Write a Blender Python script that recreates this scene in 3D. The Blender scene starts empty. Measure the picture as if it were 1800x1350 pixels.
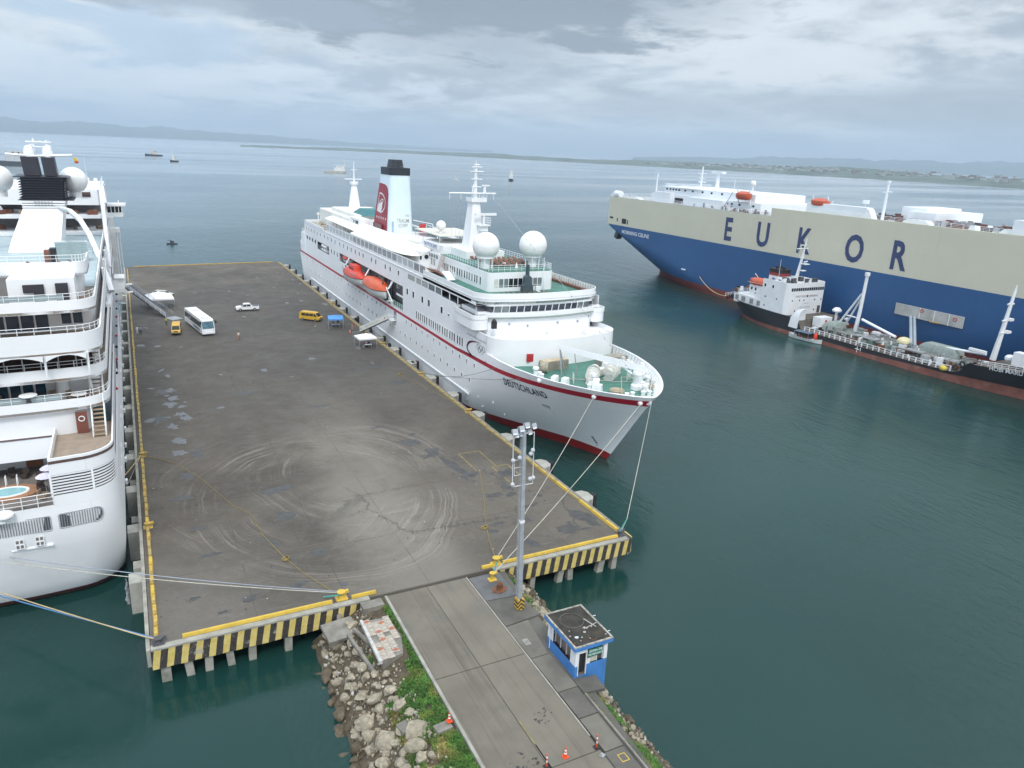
import bpy, bmesh, math, random
from math import sin, cos, pi, radians, sqrt, hypot, atan2
from mathutils import Vector, Matrix, noise as mnoise
random.seed(7)
SC = bpy.context.scene
COL = SC.collection

# ------------------------------------------------------------------ camera
cd = bpy.data.cameras.new("camera")
cam = bpy.data.objects.new("camera", cd)
COL.objects.link(cam)
cam.matrix_world = Matrix(((0.89108, 0.09935, -0.44283, 0), (-0.45186, 0.28542, -0.8452, 0), (0.04242, 0.95324, 0.29922, 42.5), (0, 0, 0, 1)))
cd.sensor_width = 36
cd.lens = 26.0
cd.clip_start = 0.5
cd.clip_end = 60000
SC.camera = cam

# ------------------------------------------------------------------ world
SUN_EL, SUN_AZ = 52, 200          # degrees, azimuth clockwise from +Y
W = bpy.data.worlds.new("World")
SC.world = W
W.use_nodes = True


class N:
    """small helper for building node graphs"""
    def __init__(s, nt):
        s.nt = nt; nt.nodes.clear()

    def new(s, t, **kw):
        n = s.nt.nodes.new(t)
        for k, v in kw.items():
            setattr(n, k, v)
        return n

    def link(s, a, b):
        s.nt.links.new(a, b)

    def put(s, sock, v):
        if hasattr(v, 'is_output'):
            s.link(v, sock)
        elif isinstance(v, (tuple, list)) and len(v) == 3 and sock.type == 'RGBA':
            sock.default_value = (*v, 1)
        else:
            sock.default_value = v

    def math(s, op, a, b=0.0, c=0.0, clamp=False):
        n = s.new('ShaderNodeMath', operation=op, use_clamp=clamp)
        s.put(n.inputs[0], a); s.put(n.inputs[1], b); s.put(n.inputs[2], c)
        return n.outputs[0]

    def vmath(s, op, a, b=(0, 0, 0)):
        n = s.new('ShaderNodeVectorMath', operation=op)
        s.put(n.inputs[0], a); s.put(n.inputs[1], b)
        return n.outputs['Value'] if op in ('LENGTH', 'DISTANCE', 'DOT_PRODUCT') else n.outputs[0]

    def coord(s, which='Object'):
        return s.new('ShaderNodeTexCoord').outputs[which]

    def mapping(s, v, loc=(0, 0, 0), rot=(0, 0, 0), sc=(1, 1, 1)):
        n = s.new('ShaderNodeMapping')
        s.put(n.inputs[0], v); n.inputs[1].default_value = loc; n.inputs[2].default_value = rot; n.inputs[3].default_value = sc
        return n.outputs[0]

    def noise(s, v, scale=1, detail=4, rough=.55, dist=0):
        n = s.new('ShaderNodeTexNoise')
        s.put(n.inputs['Vector'], v); n.inputs['Scale'].default_value = scale
        n.inputs['Detail'].default_value = detail; n.inputs['Roughness'].default_value = rough; n.inputs['Distortion'].default_value = dist
        return n.outputs['Fac']

    def rng(s, x, a, b, c=0.0, d=1.0):
        n = s.new('ShaderNodeMapRange', interpolation_type='SMOOTHSTEP')
        s.put(n.inputs[0], x)
        for i, v in enumerate((a, b, c, d)):
            n.inputs[i + 1].default_value = v
        return n.outputs[0]

    def mix(s, f, a, b, blend='MIX'):
        n = s.new('ShaderNodeMix', data_type='RGBA', blend_type=blend)
        s.put(n.inputs[0], f); s.put(n.inputs[6], a); s.put(n.inputs[7], b)
        return n.outputs[2]

    def sep(s, v):
        n = s.new('ShaderNodeSeparateXYZ'); s.put(n.inputs[0], v)
        return n.outputs

    def comb(s, x, y, z):
        n = s.new('ShaderNodeCombineXYZ')
        s.put(n.inputs[0], x); s.put(n.inputs[1], y); s.put(n.inputs[2], z)
        return n.outputs[0]


g = N(W.node_tree)
d = g.coord('Generated')
dx, dy, dz = g.sep(d)
sky = g.new('ShaderNodeTexSky', sky_type='NISHITA', sun_disc=False)
sky.sun_elevation = radians(SUN_EL); sky.sun_rotation = radians(SUN_AZ)
sky.air_density = 1.2; sky.dust_density = 2.0; sky.ozone_density = 1.5
up = g.math('ADD', g.math('MAXIMUM', dz, 0.0), 0.16)
pl = g.comb(g.math('DIVIDE', dx, up), g.math('DIVIDE', dy, up), 0.0)
big = g.noise(g.mapping(pl, loc=(3.1, 7.4, 0)), .55, 3, .5, .3)
mid = g.noise(g.mapping(pl, loc=(9.2, 1.3, 0)), 1.25, 7, .62, .5)
fine = g.noise(g.mapping(pl, loc=(1.7, 4.9, 0)), 3.2, 6, .6, .2)
dens = g.math('ADD', g.math('MULTIPLY', big, .55), g.math('ADD', g.math('MULTIPLY', mid, .40), g.math('MULTIPLY', fine, .26)))
dark = g.rng(dens, .52, .70)
CW, CG, CB = (6.3, 6.7, 7.0), (3.3, 3.7, 4.15), (3.9, 5.0, 6.3)
cloud = g.mix(dark, CW, CG)
az_ = g.math('ARCTAN2', dx, dy)


def bank_of(a0, e0, sa, se, soft=.75):
    """a cloud bank centred on azimuth a0 and height e0, ragged by the cloud noise"""
    r = g.vmath('LENGTH', g.comb(g.math('DIVIDE', g.math('SUBTRACT', az_, a0), sa), g.math('DIVIDE', g.math('SUBTRACT', dz, e0), se), 0.0))
    r = g.math('ADD', r, g.math('MULTIPLY', g.math('SUBTRACT', g.math('ADD', mid, g.math('MULTIPLY', fine, .8)), .90), 3.2))
    return g.rng(r, 1.25, 1.25 - soft)


# thin blue-grey gaps towards the far left, a heavy bank ahead, murk over the right-hand coast
gap = g.math('MULTIPLY', g.rng(mid, .42, .58), g.rng(az_, .42, .02), clamp=True)
cloud = g.mix(g.math('MULTIPLY', gap, .85), cloud, CB)
cloud = g.mix(g.math('MULTIPLY', bank_of(.00, .062, .34, .030), .75), cloud, (6.2, 6.9, 7.6))
cloud = g.mix(g.math('MULTIPLY', bank_of(.84, .120, .24, .045), .7), cloud, (6.4, 6.7, 6.9))
cloud = g.mix(g.math('MULTIPLY', bank_of(.43, .180, .30, .062, .7), .95), cloud, (1.9, 2.2, 2.55))
cloud = g.mix(g.math('MULTIPLY', bank_of(.10, .150, .22, .018), .75), cloud, (2.6, 3.1, 3.7))
cloud = g.mix(g.math('MULTIPLY', bank_of(1.02, .070, .30, .026), .75), cloud, (2.9, 3.3, 3.7))
low = g.rng(dz, .045, -.005)
hcol = g.mix(g.rng(az_, .0, .8), (4.0, 5.2, 6.6), (3.8, 4.3, 4.8))
cloud = g.mix(g.math('MULTIPLY', low, .8), cloud, hcol)
col = g.mix(.92, sky.outputs[0], cloud)
# an overcast sky grows brighter towards the zenith
col = g.mix(1.0, col, g.mix(g.rng(dz, .17, .75), (1, 1, 1), (2.3, 2.27, 2.23)), 'MULTIPLY')
bg = g.new('ShaderNodeBackground'); g.put(bg.inputs[0], col); bg.inputs[1].default_value = .1
g.link(bg.outputs[0], g.new('ShaderNodeOutputWorld').inputs[0])

# ------------------------------------------------------------------ sun (veiled by cloud)
sl = bpy.data.lights.new("sun", 'SUN'); sl.energy = 1.4; sl.angle = radians(14); sl.color = (1, .97, .92)
so = bpy.data.objects.new("sun", sl); COL.objects.link(so)
az, el = radians(SUN_AZ), radians(SUN_EL)
so.rotation_euler = Vector((sin(az) * cos(el), cos(az) * cos(el), sin(el))).to_track_quat('Z', 'Y').to_euler()

# ------------------------------------------------------------------ exposure
SC.view_settings.view_transform = 'Standard'
SC.view_settings.look = 'None'
SC.view_settings.gamma = 1
SC.view_settings.use_curve_mapping = False
SC.view_settings.exposure = 0.5
SC.render.engine = 'CYCLES'
SC.cycles.max_bounces = 6
SC.cycles.transparent_max_bounces = 12
SC.cycles.volume_bounces = 0

# ------------------------------------------------------------------ materials
MATS = {}


def mat(name, col, rough=.55, var=.10, scale=.6, bump=0.0, bscale=8.0, metal=0.0, streak=0.0, dirt=None, dirt_amt=.5, spec=.5, dscale=.35, emit=None, along=0.0, plates=None):
    if name in MATS:
        return MATS[name]
    m = bpy.data.materials.new(name); m.use_nodes = True
    g = N(m.node_tree)
    out = g.new('ShaderNodeOutputMaterial'); p = g.new('ShaderNodeBsdfPrincipled')
    g.link(p.outputs[0], out.inputs[0])
    v = g.coord('Object')
    n1 = g.noise(v, scale, 5, .6)
    c0 = tuple(x * (1 - var) for x in col); c1 = tuple(min(1, x * (1 + var)) for x in col)
    c = g.mix(g.rng(n1, .3, .7), c0, c1)
    if streak:
        s = g.noise(g.mapping(v, sc=(1.6, 1.6, .12)), 1.0, 5, .65)
        c = g.mix(g.math('MULTIPLY', g.rng(s, .55, .78), streak), c, tuple(x * .55 for x in col))
    if plates:
        bt = g.new('ShaderNodeTexBrick'); xx, yy, zz = g.sep(v)
        g.put(bt.inputs['Vector'], g.comb(yy, zz, 0.0)); bt.inputs['Scale'].default_value = 1
        bt.inputs['Brick Width'].default_value = plates[0]; bt.inputs['Row Height'].default_value = plates[1]; bt.inputs['Mortar Size'].default_value = .035; bt.inputs['Mortar Smooth'].default_value = .6
        bt.inputs['Color1'].default_value = (1, 1, 1, 1); bt.inputs['Color2'].default_value = (.955, .955, .96, 1); bt.inputs['Mortar'].default_value = (.88, .87, .86, 1)
        c = g.mix(plates[2], c, bt.outputs['Color'], 'MULTIPLY')
        r1 = g.noise(g.mapping(v, loc=(3, 7, 1), sc=(.9, .9, .07)), 1.0, 6, .7)
        c = g.mix(g.math('MULTIPLY', g.rng(r1, .60, .80), plates[3]), c, (.26, .17, .11))
    if along:
        s = g.noise(g.mapping(v, sc=(1.5, .05, 1)), 1.0, 5, .65)
        c = g.mix(g.math('MULTIPLY', g.rng(s, .5, .72), along), c, tuple(x * .5 for x in col))
        s = g.noise(g.mapping(v, loc=(4, 0, 0), sc=(2.6, .09, 1)), 1.0, 5, .65)
        c = g.mix(g.math('MULTIPLY', g.rng(s, .55, .75), along * .7), c, tuple(min(1, x * 1.35) for x in col))
    if dirt:
        n2 = g.noise(g.mapping(v, loc=(5, 2, 8)), dscale, 7, .65, .4)
        c = g.mix(g.math('MULTIPLY', g.rng(n2, .5, .72), dirt_amt), c, dirt)
    g.put(p.inputs['Base Color'], c)
    p.inputs['Roughness'].default_value = rough; p.inputs['Metallic'].default_value = metal
    p.inputs['Specular IOR Level'].default_value = spec
    if bump:
        b = g.new('ShaderNodeBump'); b.inputs['Strength'].default_value = bump; b.inputs['Distance'].default_value = .05
        g.put(b.inputs['Height'], g.noise(v, bscale, 6, .6)); g.link(b.outputs[0], p.inputs['Normal'])
    MATS[name] = m
    return m


# ------------------------------------------------------------------ mesh helpers
ORG = {}


class MB:
    def __init__(s):
        s.v = []; s.f = []; s.m = []

    def add(s, vs, fs, m=0):
        o = len(s.v); s.v += [tuple(x) for x in vs]
        for f in fs:
            s.f.append(tuple(i + o for i in f)); s.m.append(m)
        return s

    def box(s, x0, x1, y0, y1, z0, z1, m=0):
        return s.add([(x0, y0, z0), (x1, y0, z0), (x1, y1, z0), (x0, y1, z0), (x0, y0, z1), (x1, y0, z1), (x1, y1, z1), (x0, y1, z1)],
                     [(0, 3, 2, 1), (4, 5, 6, 7), (0, 1, 5, 4), (1, 2, 6, 5), (2, 3, 7, 6), (3, 0, 4, 7)], m)

    def obox(s, c, d, rz=0, m=0, rx=0, ry=0, tp=1.0):
        R = Matrix.Rotation(rz, 3, 'Z') @ Matrix.Rotation(ry, 3, 'Y') @ Matrix.Rotation(rx, 3, 'X')
        vs = []
        for k in (-1, 1):
            t = tp if k == 1 else 1
            for i, j in ((-1, -1), (1, -1), (1, 1), (-1, 1)):
                vs.append(Vector(c) + R @ Vector((i * d[0] * t / 2, j * d[1] * t / 2, k * d[2] / 2)))
        return s.add(vs, [(0, 3, 2, 1), (4, 5, 6, 7), (0, 1, 5, 4), (1, 2, 6, 5), (2, 3, 7, 6), (3, 0, 4, 7)], m)

    def prism(s, poly, z0, z1, m=0, mt=None, poly2=None):
        n = len(poly); p2 = poly2 or poly
        s.add([(x, y, z0) for x, y in poly] + [(x, y, z1) for x, y in p2], [(i, (i + 1) % n, n + (i + 1) % n, n + i) for i in range(n)], m)
        s.add([(x, y, z1) for x, y in p2], [tuple(range(n))], m if mt is None else mt)
        s.add([(x, y, z0) for x, y in poly], [tuple(reversed(range(n)))], m)
        return s

    def wall(s, path, z0, z1, t=.12, m=0, closed=False, mi=None):
        """thin wall along a path; z may be number or function of (x,y)"""
        n = len(path); P = [Vector((x, y)) for x, y in path]; off = []
        for i in range(n):
            a = P[(i - 1) % n] if (closed or i > 0) else P[i]
            b = P[(i + 1) % n] if (closed or i < n - 1) else P[i]
            dd = (b - a); dd = dd.normalized() if dd.length > 1e-6 else Vector((1, 0))
            off.append(P[i] + Vector((-dd.y, dd.x)) * t)
        f0 = z0 if callable(z0) else (lambda x, y: z0)
        f1 = z1 if callable(z1) else (lambda x, y: z1)
        vs = []
        for i in range(n):
            a, b = P[i], off[i]
            vs += [(a.x, a.y, f0(a.x, a.y)), (a.x, a.y, f1(a.x, a.y)), (b.x, b.y, f1(a.x, a.y)), (b.x, b.y, f0(a.x, a.y))]
        e = n if closed else n - 1
        out, inn = [], []
        for i in range(e):
            j = (i + 1) % n; A, B = i * 4, j * 4
            out += [(A, B, B + 1, A + 1), (A + 1, B + 1, B + 2, A + 2), (A, A + 3, B + 3, B)]
            inn += [(A + 2, B + 2, B + 3, A + 3)]
        if not closed:
            out += [(0, 1, 2, 3), ((n - 1) * 4, (n - 1) * 4 + 3, (n - 1) * 4 + 2, (n - 1) * 4 + 1)]
        s.add(vs, out, m); s.add(vs, inn, m if mi is None else mi)
        return s

    def tube(s, path, r, n=6, m=0, cap=True):
        P = [Vector(p) for p in path]; rings = []
        for i, p in enumerate(P):
            t = (P[min(i + 1, len(P) - 1)] - P[max(i - 1, 0)])
            t = t.normalized() if t.length > 1e-9 else Vector((0, 0, 1))
            u = t.cross(Vector((0, 0, 1)))
            if u.length < 1e-3: u = t.cross(Vector((1, 0, 0)))
            u.normalize(); w = t.cross(u)
            rr = r[i] if isinstance(r, (list, tuple)) else r
            rings.append([p + u * rr * cos(2 * pi * k / n) + w * rr * sin(2 * pi * k / n) for k in range(n)])
        return s.loft(rings, m, cap, cap)

    def loft(s, rings, m=0, c0=False, c1=False, closed=True):
        n = len(rings[0]); vs = [p for r in rings for p in r]; fs = []
        for i in range(len(rings) - 1):
            for k in range(n if closed else n - 1):
                a, b = i * n + k, i * n + (k + 1) % n
                fs.append((a, b, b + n, a + n))
        if c0: fs.append(tuple(range(n)))
        if c1: fs.append(tuple((len(rings) - 1) * n + k for k in reversed(range(n))))
        return s.add(vs, fs, m)

    def cyl(s, p0, p1, r0, r1=None, n=12, m=0):
        return s.tube([p0, p1], [r0, r0 if r1 is None else r1], n, m)

    def lathe(s, prof, c, n=24, m=0):
        rings = [[(c[0] + r * cos(2 * pi * k / n), c[1] + r * sin(2 * pi * k / n), c[2] + z) for k in range(n)] for r, z in prof]
        return s.loft(rings, m, True, True)

    def sphere(s, c, r, n=16, m=0, sz=1.0, lo=-1.0):
        k = n // 2
        a0 = math.asin(max(-.999, lo))
        prof = [(max(.001, r * cos(a)), r * sz * sin(a)) for a in [a0 + (pi / 2 - a0) * i / k for i in range(k + 1)]]
        return s.lathe(prof, c, n, m)

    def torus(s, c, R, r, n=20, k=6, m=0, ax='z'):
        P = []
        for i in range(n + 1):
            a = 2 * pi * i / n
            P.append((c[0] + R * cos(a), c[1] + R * sin(a), c[2]) if ax == 'z' else ((c[0], c[1] + R * cos(a), c[2] + R * sin(a)) if ax == 'x' else (c[0] + R * cos(a), c[1], c[2] + R * sin(a))))
        return s.tube(P, r, k, m, False)

    def quad(s, a, b, c, d, m=0):
        return s.add([a, b, c, d], [(0, 1, 2, 3)], m)

    def rail(s, path, h=1.05, bars=3, r=.03, sp=2.0, m=0):
        """railing: bars along a 3d path plus posts"""
        P = [Vector(p) for p in path]
        for b in range(bars):
            zz = h * (b + 1) / bars
            s.tube([p + Vector((0, 0, zz)) for p in P], r if b == bars - 1 else r * .7, 4, m)
        for a, b in zip(P[:-1], P[1:]):
            k = max(1, int(round((b - a).length / sp)))
            for i in range(k):
                q = a.lerp(b, i / k); s.cyl(q, q + Vector((0, 0, h)), r, n=4, m=m)
        s.cyl(P[-1], P[-1] + Vector((0, 0, h)), r, n=4, m=m)
        return s

    def mesh(s, name, mats, smooth=None, org=(0, 0, 0), recalc=True):
        me = bpy.data.meshes.new(name)
        me.from_pydata([(x - org[0], y - org[1], z - org[2]) for x, y, z in s.v], [], s.f)
        for m in (mats if isinstance(mats, (list, tuple)) else [mats]):
            me.materials.append(m)
        me.polygons.foreach_set('material_index', s.m)
        if recalc:
            bm = bmesh.new(); bm.from_mesh(me)
            bmesh.ops.remove_doubles(bm, verts=bm.verts, dist=1e-5)
            bmesh.ops.recalc_face_normals(bm, faces=bm.faces); bm.to_mesh(me); bm.free()
        if smooth is not None:
            me.polygons.foreach_set('use_smooth', [True] * len(me.polygons))
            me.set_sharp_from_angle(angle=radians(smooth))
        me.update()
        return me

    def out(s, name, mats, parent=None, smooth=None, local=False, label=None, kind=None, recalc=True):
        o = org_of(parent)
        me = s.mesh(name, mats, smooth, (0, 0, 0) if local else o, recalc)
        ob = bpy.data.objects.new(name, me); COL.objects.link(ob)
        if parent: ob.parent = parent; ORG[ob] = o
        if label: ob['label'] = label
        if kind: ob['kind'] = kind
        return ob


def org_of(o):
    return ORG.get(o, (0, 0, 0)) if o else (0, 0, 0)


def tag(o, label=None, cat=None, group=None, kind=None):
    if label: o['label'] = label
    if cat: o['category'] = cat
    if group: o['group'] = group
    if kind: o['kind'] = kind
    return o


def thing(name, label, cat, loc, rz=0, group=None):
    o = bpy.data.objects.new(name, None); COL.objects.link(o)
    o.location = loc; o.rotation_euler = (0, 0, rz); o.empty_display_size = .3
    ORG[o] = tuple(loc)
    return tag(o, label, cat, group)


def inst(name, me, loc, parent=None, rot=(0, 0, 0), sc=(1, 1, 1)):
    o = bpy.data.objects.new(name, me); COL.objects.link(o)
    g = org_of(parent)
    o.location = (loc[0] - g[0], loc[1] - g[1], loc[2] - g[2]); o.rotation_euler = rot; o.scale = sc
    if parent:
        o.parent = parent; ORG[o] = tuple(loc)
    return o


def copy_tree(o, parent=None):
    c = o.copy(); COL.objects.link(c)
    if parent: c.parent = parent
    for ch in list(o.children):
        k = copy_tree(ch, c); k.matrix_parent_inverse = ch.matrix_parent_inverse.copy()
    return c


def text(s, size, fmap, m, parent, name='lettering', bold=0.0, sx=1.0, align='LEFT', label=None, sub=0, space=1.0, fit=0):
    """flat lettering; fmap takes (x, y) of the layout and returns a world point"""
    cu = bpy.data.curves.new('txt', 'FONT'); cu.body = s; cu.size = size; cu.offset = bold; cu.align_x = align
    cu.resolution_u = 3; cu.space_character = space
    ob = bpy.data.objects.new('txt', cu); COL.objects.link(ob)
    dg = bpy.context.evaluated_depsgraph_get()
    me = bpy.data.meshes.new_from_object(ob.evaluated_get(dg))
    bpy.data.objects.remove(ob)
    me.name = name
    if sub:
        bm = bmesh.new(); bm.from_mesh(me)
        bmesh.ops.subdivide_edges(bm, edges=[e for e in bm.edges if e.calc_length() > .3], cuts=sub); bm.to_mesh(me); bm.free()
    if fit: sx = fit / max(v.co.x for v in me.vertices)
    g = org_of(parent)
    for v in me.vertices:
        w = fmap(v.co.x * sx, v.co.y); v.co = (w[0] - g[0], w[1] - g[1], w[2] - g[2])
    me.materials.clear(); me.materials.append(m); me.update()
    o = bpy.data.objects.new(name, me); COL.objects.link(o); o.parent = parent
    if label: o['label'] = label
    return o


def arc(cx, cy, r, a0, a1, n):
    return [(cx + r * cos(radians(a0 + (a1 - a0) * i / n)), cy + r * sin(radians(a0 + (a1 - a0) * i / n))) for i in range(n + 1)]


def rrect(x0, x1, y0, y1, r, n=5, corners=(1, 1, 1, 1)):
    """rounded rectangle CCW; corners = (x0y0, x1y0, x1y1, x0y1)"""
    P = []
    for (cx, cy, a, on) in ((x0, y0, 180, corners[0]), (x1, y0, 270, corners[1]), (x1, y1, 0, corners[2]), (x0, y1, 90, corners[3])):
        if on:
            ox = cx + (r if cx == x0 else -r); oy = cy + (r if cy == y0 else -r)
            P += arc(ox, oy, r, a, a + 90, n)
        else:
            P.append((cx, cy))
    return P


def wall_x(mb, x, ys, zs, holes, m=0):
    """wall in a plane of constant x with rectangular holes (y0,y1,z0,z1)"""
    Y = sorted(set([ys[0], ys[1]] + [min(max(v, ys[0]), ys[1]) for h in holes for v in h[:2]]))
    Z = sorted(set([zs[0], zs[1]] + [min(max(v, zs[0]), zs[1]) for h in holes for v in h[2:]]))
    for a, b in zip(Y[:-1], Y[1:]):
        for c, e in zip(Z[:-1], Z[1:]):
            yc, zc = (a + b) / 2, (c + e) / 2
            if any(h[0] < yc < h[1] and h[2] < zc < h[3] for h in holes):
                continue
            mb.quad((x, a, c), (x, b, c), (x, b, e), (x, a, e), m)


# common paints
WHITE = mat('white_ship_paint', (.80, .81, .82), .38, .03, .25, streak=.10)
WHITE2 = mat('white_paint_worn', (.76, .77, .77), .5, .05, .5, streak=.18)
NAVY = mat('navy_lettering', (.012, .018, .06), .5)
DGLASS = mat('dark_window_glass', (.012, .018, .026), .08, .2, 1.0)
GGLASS = mat('grey_window_glass', (.16, .19, .20), .1, .2, .8)
BLACK = mat('black_paint', (.012, .012, .014), .5, .2)
RUBBER = mat('black_rubber', (.018, .018, .02), .85, .3, 2)
ORANGE = mat('orange_grp', (.62, .10, .03), .38, .12, .8)
ORANGE2 = mat('orange_red_grp', (.62, .045, .02), .38, .12, .8)
GREEND = mat('green_deck_paint', (.055, .175, .135), .6, .2, .5, dirt=(.09, .14, .12), dirt_amt=.4)
TEAK = mat('teak_deck', (.30, .20, .14), .7, .15, 1.2)
TEAKD = mat('teak_furniture', (.17, .065, .04), .6, .25, 1.5)
GREYM = mat('grey_metal', (.38, .39, .40), .45, .1, 1, metal=.3)
GALV = mat('galvanised_steel', (.50, .52, .55), .4, .12, 1.5, metal=.5)
STEELD = mat('dark_steel', (.07, .07, .075), .5, .2, 1)
YELP = mat('yellow_kerb_paint', (.46, .31, .065), .6, .16, 1.2, dirt=(.16, .12, .07), dirt_amt=.75, dscale=.9)
YELP2 = mat('yellow_kerb_paint_bright', (.56, .38, .05), .55, .1, 1.2, dirt=(.3, .2, .07), dirt_amt=.5, dscale=.9)
ROPEW = mat('pale_rope', (.46, .44, .38), .9, .15, 3)
ROPEB = mat('blue_rope', (.10, .22, .42), .9, .15, 3)
ROPEY = mat('yellow_rope', (.27, .205, .075), .9, .2, 3)
ROPET = mat('teal_rope', (.06, .25, .22), .9, .2, 3)
RUST = mat('rusty_iron', (.16, .065, .03), .85, .35, 2.0, bump=.4)
CONC = mat('grey_concrete', (.205, .19, .165), .9, .25, .9, bump=.25, bscale=5, dirt=(.12, .115, .10), dirt_amt=.6)
REDP = mat('red_paint', (.45, .03, .03), .5, .15, 1)
RED_STRIPE = mat('crimson_stripe_paint', (.43, .010, .032), .4, .06, .3)
SKIN = mat('skin', (.30, .17, .11), .6, .1, 3)
# ================================================================== SETTING
def water_material():
    m = bpy.data.materials.new('sea_water'); m.use_nodes = True
    g = N(m.node_tree); out = g.new('ShaderNodeOutputMaterial')
    v = g.coord('Object')
    x, y, z = g.sep(v)
    n0 = g.noise(v, .012, 4, .5)
    c = g.mix(g.rng(n0, .35, .65), (.0075, .042, .037), (.0125, .058, .050))
    # calmer and rougher streaks far out
    st = g.noise(g.mapping(v, rot=(0, 0, .35), sc=(.0012, .006, 1)), 1.0, 6, .6, .3)
    dif = g.new('ShaderNodeBsdfDiffuse'); g.put(dif.inputs[0], c)
    tr = g.new('ShaderNodeBsdfTransparent'); tr.inputs[0].default_value = (.55, .85, .80, 1)
    gl = g.new('ShaderNodeBsdfGlossy'); gl.inputs[0].default_value = (.93, .97, 1, 1)
    g.put(gl.inputs[1], g.rng(st, .3, .7, .10, .26))
    body = g.new('ShaderNodeMixShader'); body.inputs[0].default_value = .30
    g.link(dif.outputs[0], body.inputs[1]); g.link(tr.outputs[0], body.inputs[2])
    w1 = g.noise(g.mapping(v, rot=(0, 0, .5), sc=(1, .45, 1)), 1.1, 5, .62, .4)
    w2 = g.noise(g.mapping(v, rot=(0, 0, -.3), sc=(1, .5, 1)), .16, 5, .6, .3)
    h = g.math('ADD', g.math('MULTIPLY', w1, .30), g.math('MULTIPLY', w2, 1.1))
    b = g.new('ShaderNodeBump'); b.inputs['Distance'].default_value = .5; g.put(b.inputs['Strength'], g.rng(g.noise(g.mapping(v, rot=(0, 0, .6), sc=(.012, .035, 1)), 1.0, 5, .6, .5), .35, .68, .12, .75))
    g.put(b.inputs['Height'], h)
    g.link(b.outputs[0], gl.inputs['Normal'])
    fr = g.new('ShaderNodeFresnel'); fr.inputs[0].default_value = 1.33; g.link(b.outputs[0], fr.inputs['Normal'])
    mx = g.new('ShaderNodeMixShader'); g.link(fr.outputs[0], mx.inputs[0])
    g.link(body.outputs[0], mx.inputs[1]); g.link(gl.outputs[0], mx.inputs[2])
    g.link(mx.outputs[0], out.inputs[0])
    return m


S = 26000
mb = MB(); mb.quad((-S, -1500, 0), (S, -1500, 0), (S, S, 0), (-S, S, 0))
tag(mb.out('sea', water_material()), kind='structure')
mb = MB(); mb.quad((-S, -1500, -5), (S, -1500, -5), (S, S, -5), (-S, S, -5))
tag(mb.out('sea_bed', mat('sea_bed_silt', (.012, .05, .047), .9, .15, .05)), kind='structure')


# far hills and low coast
def ridge(name, pts, depth, m, seed, rough=.25):
    """pts: (x, y, height) along the near foot of the land"""
    vs, fs = [], []
    rnd = random.Random(seed); P = []
    for (a, b) in zip(pts[:-1], pts[1:]):
        k = max(2, int(hypot(b[0] - a[0], b[1] - a[1]) / 60))
        for i in range(k):
            P.append([a[j] + (b[j] - a[j]) * i / k for j in range(3)])
    P.append(list(pts[-1])); rows = 9
    for i, (x, y, h) in enumerate(P):
        u = Vector((x, y)).normalized()
        for j in range(rows):
            f = j / (rows - 1); prof = (sin(f * pi / 2)) ** .8 if f < .999 else 1
            nn = mnoise.fractal(Vector((x * .0016 + seed, y * .0016, f * 1.3)), .9, 2, 5) * rough + mnoise.noise(Vector((x * .02, y * .02, f * 7 + seed))) * rough * .25
            z = -1 if j == 0 else (1.5 + h * prof * max(.12, 1 + nn * 1.6))
            vs.append((x + u.x * depth * f, y + u.y * depth * f, z))
    n = len(P)
    for i in range(n - 1):
        for j in range(rows - 1):
            a = i * rows + j
            fs.append((a, a + rows, a + rows + 1, a + 1))
    mb = MB(); mb.add(vs, fs)
    return tag(mb.out(name, m, smooth=60, recalc=False), kind='structure')


FOREST_MIST = mat('far_forest_misted', (.085, .115, .095), .95, .3, .006, dirt=(.17, .18, .16), dirt_amt=.5, dscale=.004)  # paler grey-green: coastal mist is mixed into the forest colour itself
HILLM = mat('far_hill_forest', (.05, .075, .055), .95, .25, .002)
K2 = 2.05
ridge('far_hills', [(x * K2, y * K2, h * K2 * .95) for x, y, h in ((-3500, 7200, 60), (-1900, 7400, 95), (-1100, 7600, 128), (-500, 7700, 120), (0, 7800, 112), (500, 8000, 110), (1000, 8000, 88), (1900, 8200, 62), (2600, 8300, 40), (3900, 8200, 22))], 2600, HILLM, 3)
ridge('far_hills', [(x * 2.2, y * 2.2, h * 2.0) for x, y, h in ((3600, 5000, 20), (3900, 4600, 45), (4700, 4200, 90), (5600, 3300, 120), (6400, 2000, 110), (6600, 900, 100))], 2400, HILLM, 8)
ridge('low_coast', [(700, 5250, 4), (1000, 5300, 11), (1500, 5250, 14), (1900, 4900, 15), (2150, 4300, 17), (2320, 3700, 17), (2480, 3000, 20), (2560, 2500, 24), (2600, 2000, 26), (2500, 1500, 26), (2350, 1000, 26)], 700, FOREST_MIST, 5, .45)
# pale buildings dotted along the near right-hand coast
mbh = MB(); rr = random.Random(5)
for i in range(240):
    t = rr.random(); x0 = 2500 + 180 * sin(t * 3) + rr.random() * 420; y0 = 1100 + t * 2300
    w = rr.uniform(6, 22); h = rr.uniform(4, 9); zz = 4 + (x0 - 2420) * .035 + rr.random() * 7
    mbh.obox((x0, y0, zz + h / 2), (w, rr.uniform(8, 24), h), rr.random(), rr.choice((0, 0, 1)))
tag(mbh.out('coastal_town', [mat('far_town_wall', (.34, .35, .34), .8, .2, .02), mat('far_town_roof', (.20, .16, .14), .8, .2, .02)]), kind='stuff',
    label='scattered pale houses along the hazy right-hand coast', cat='town')

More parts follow.
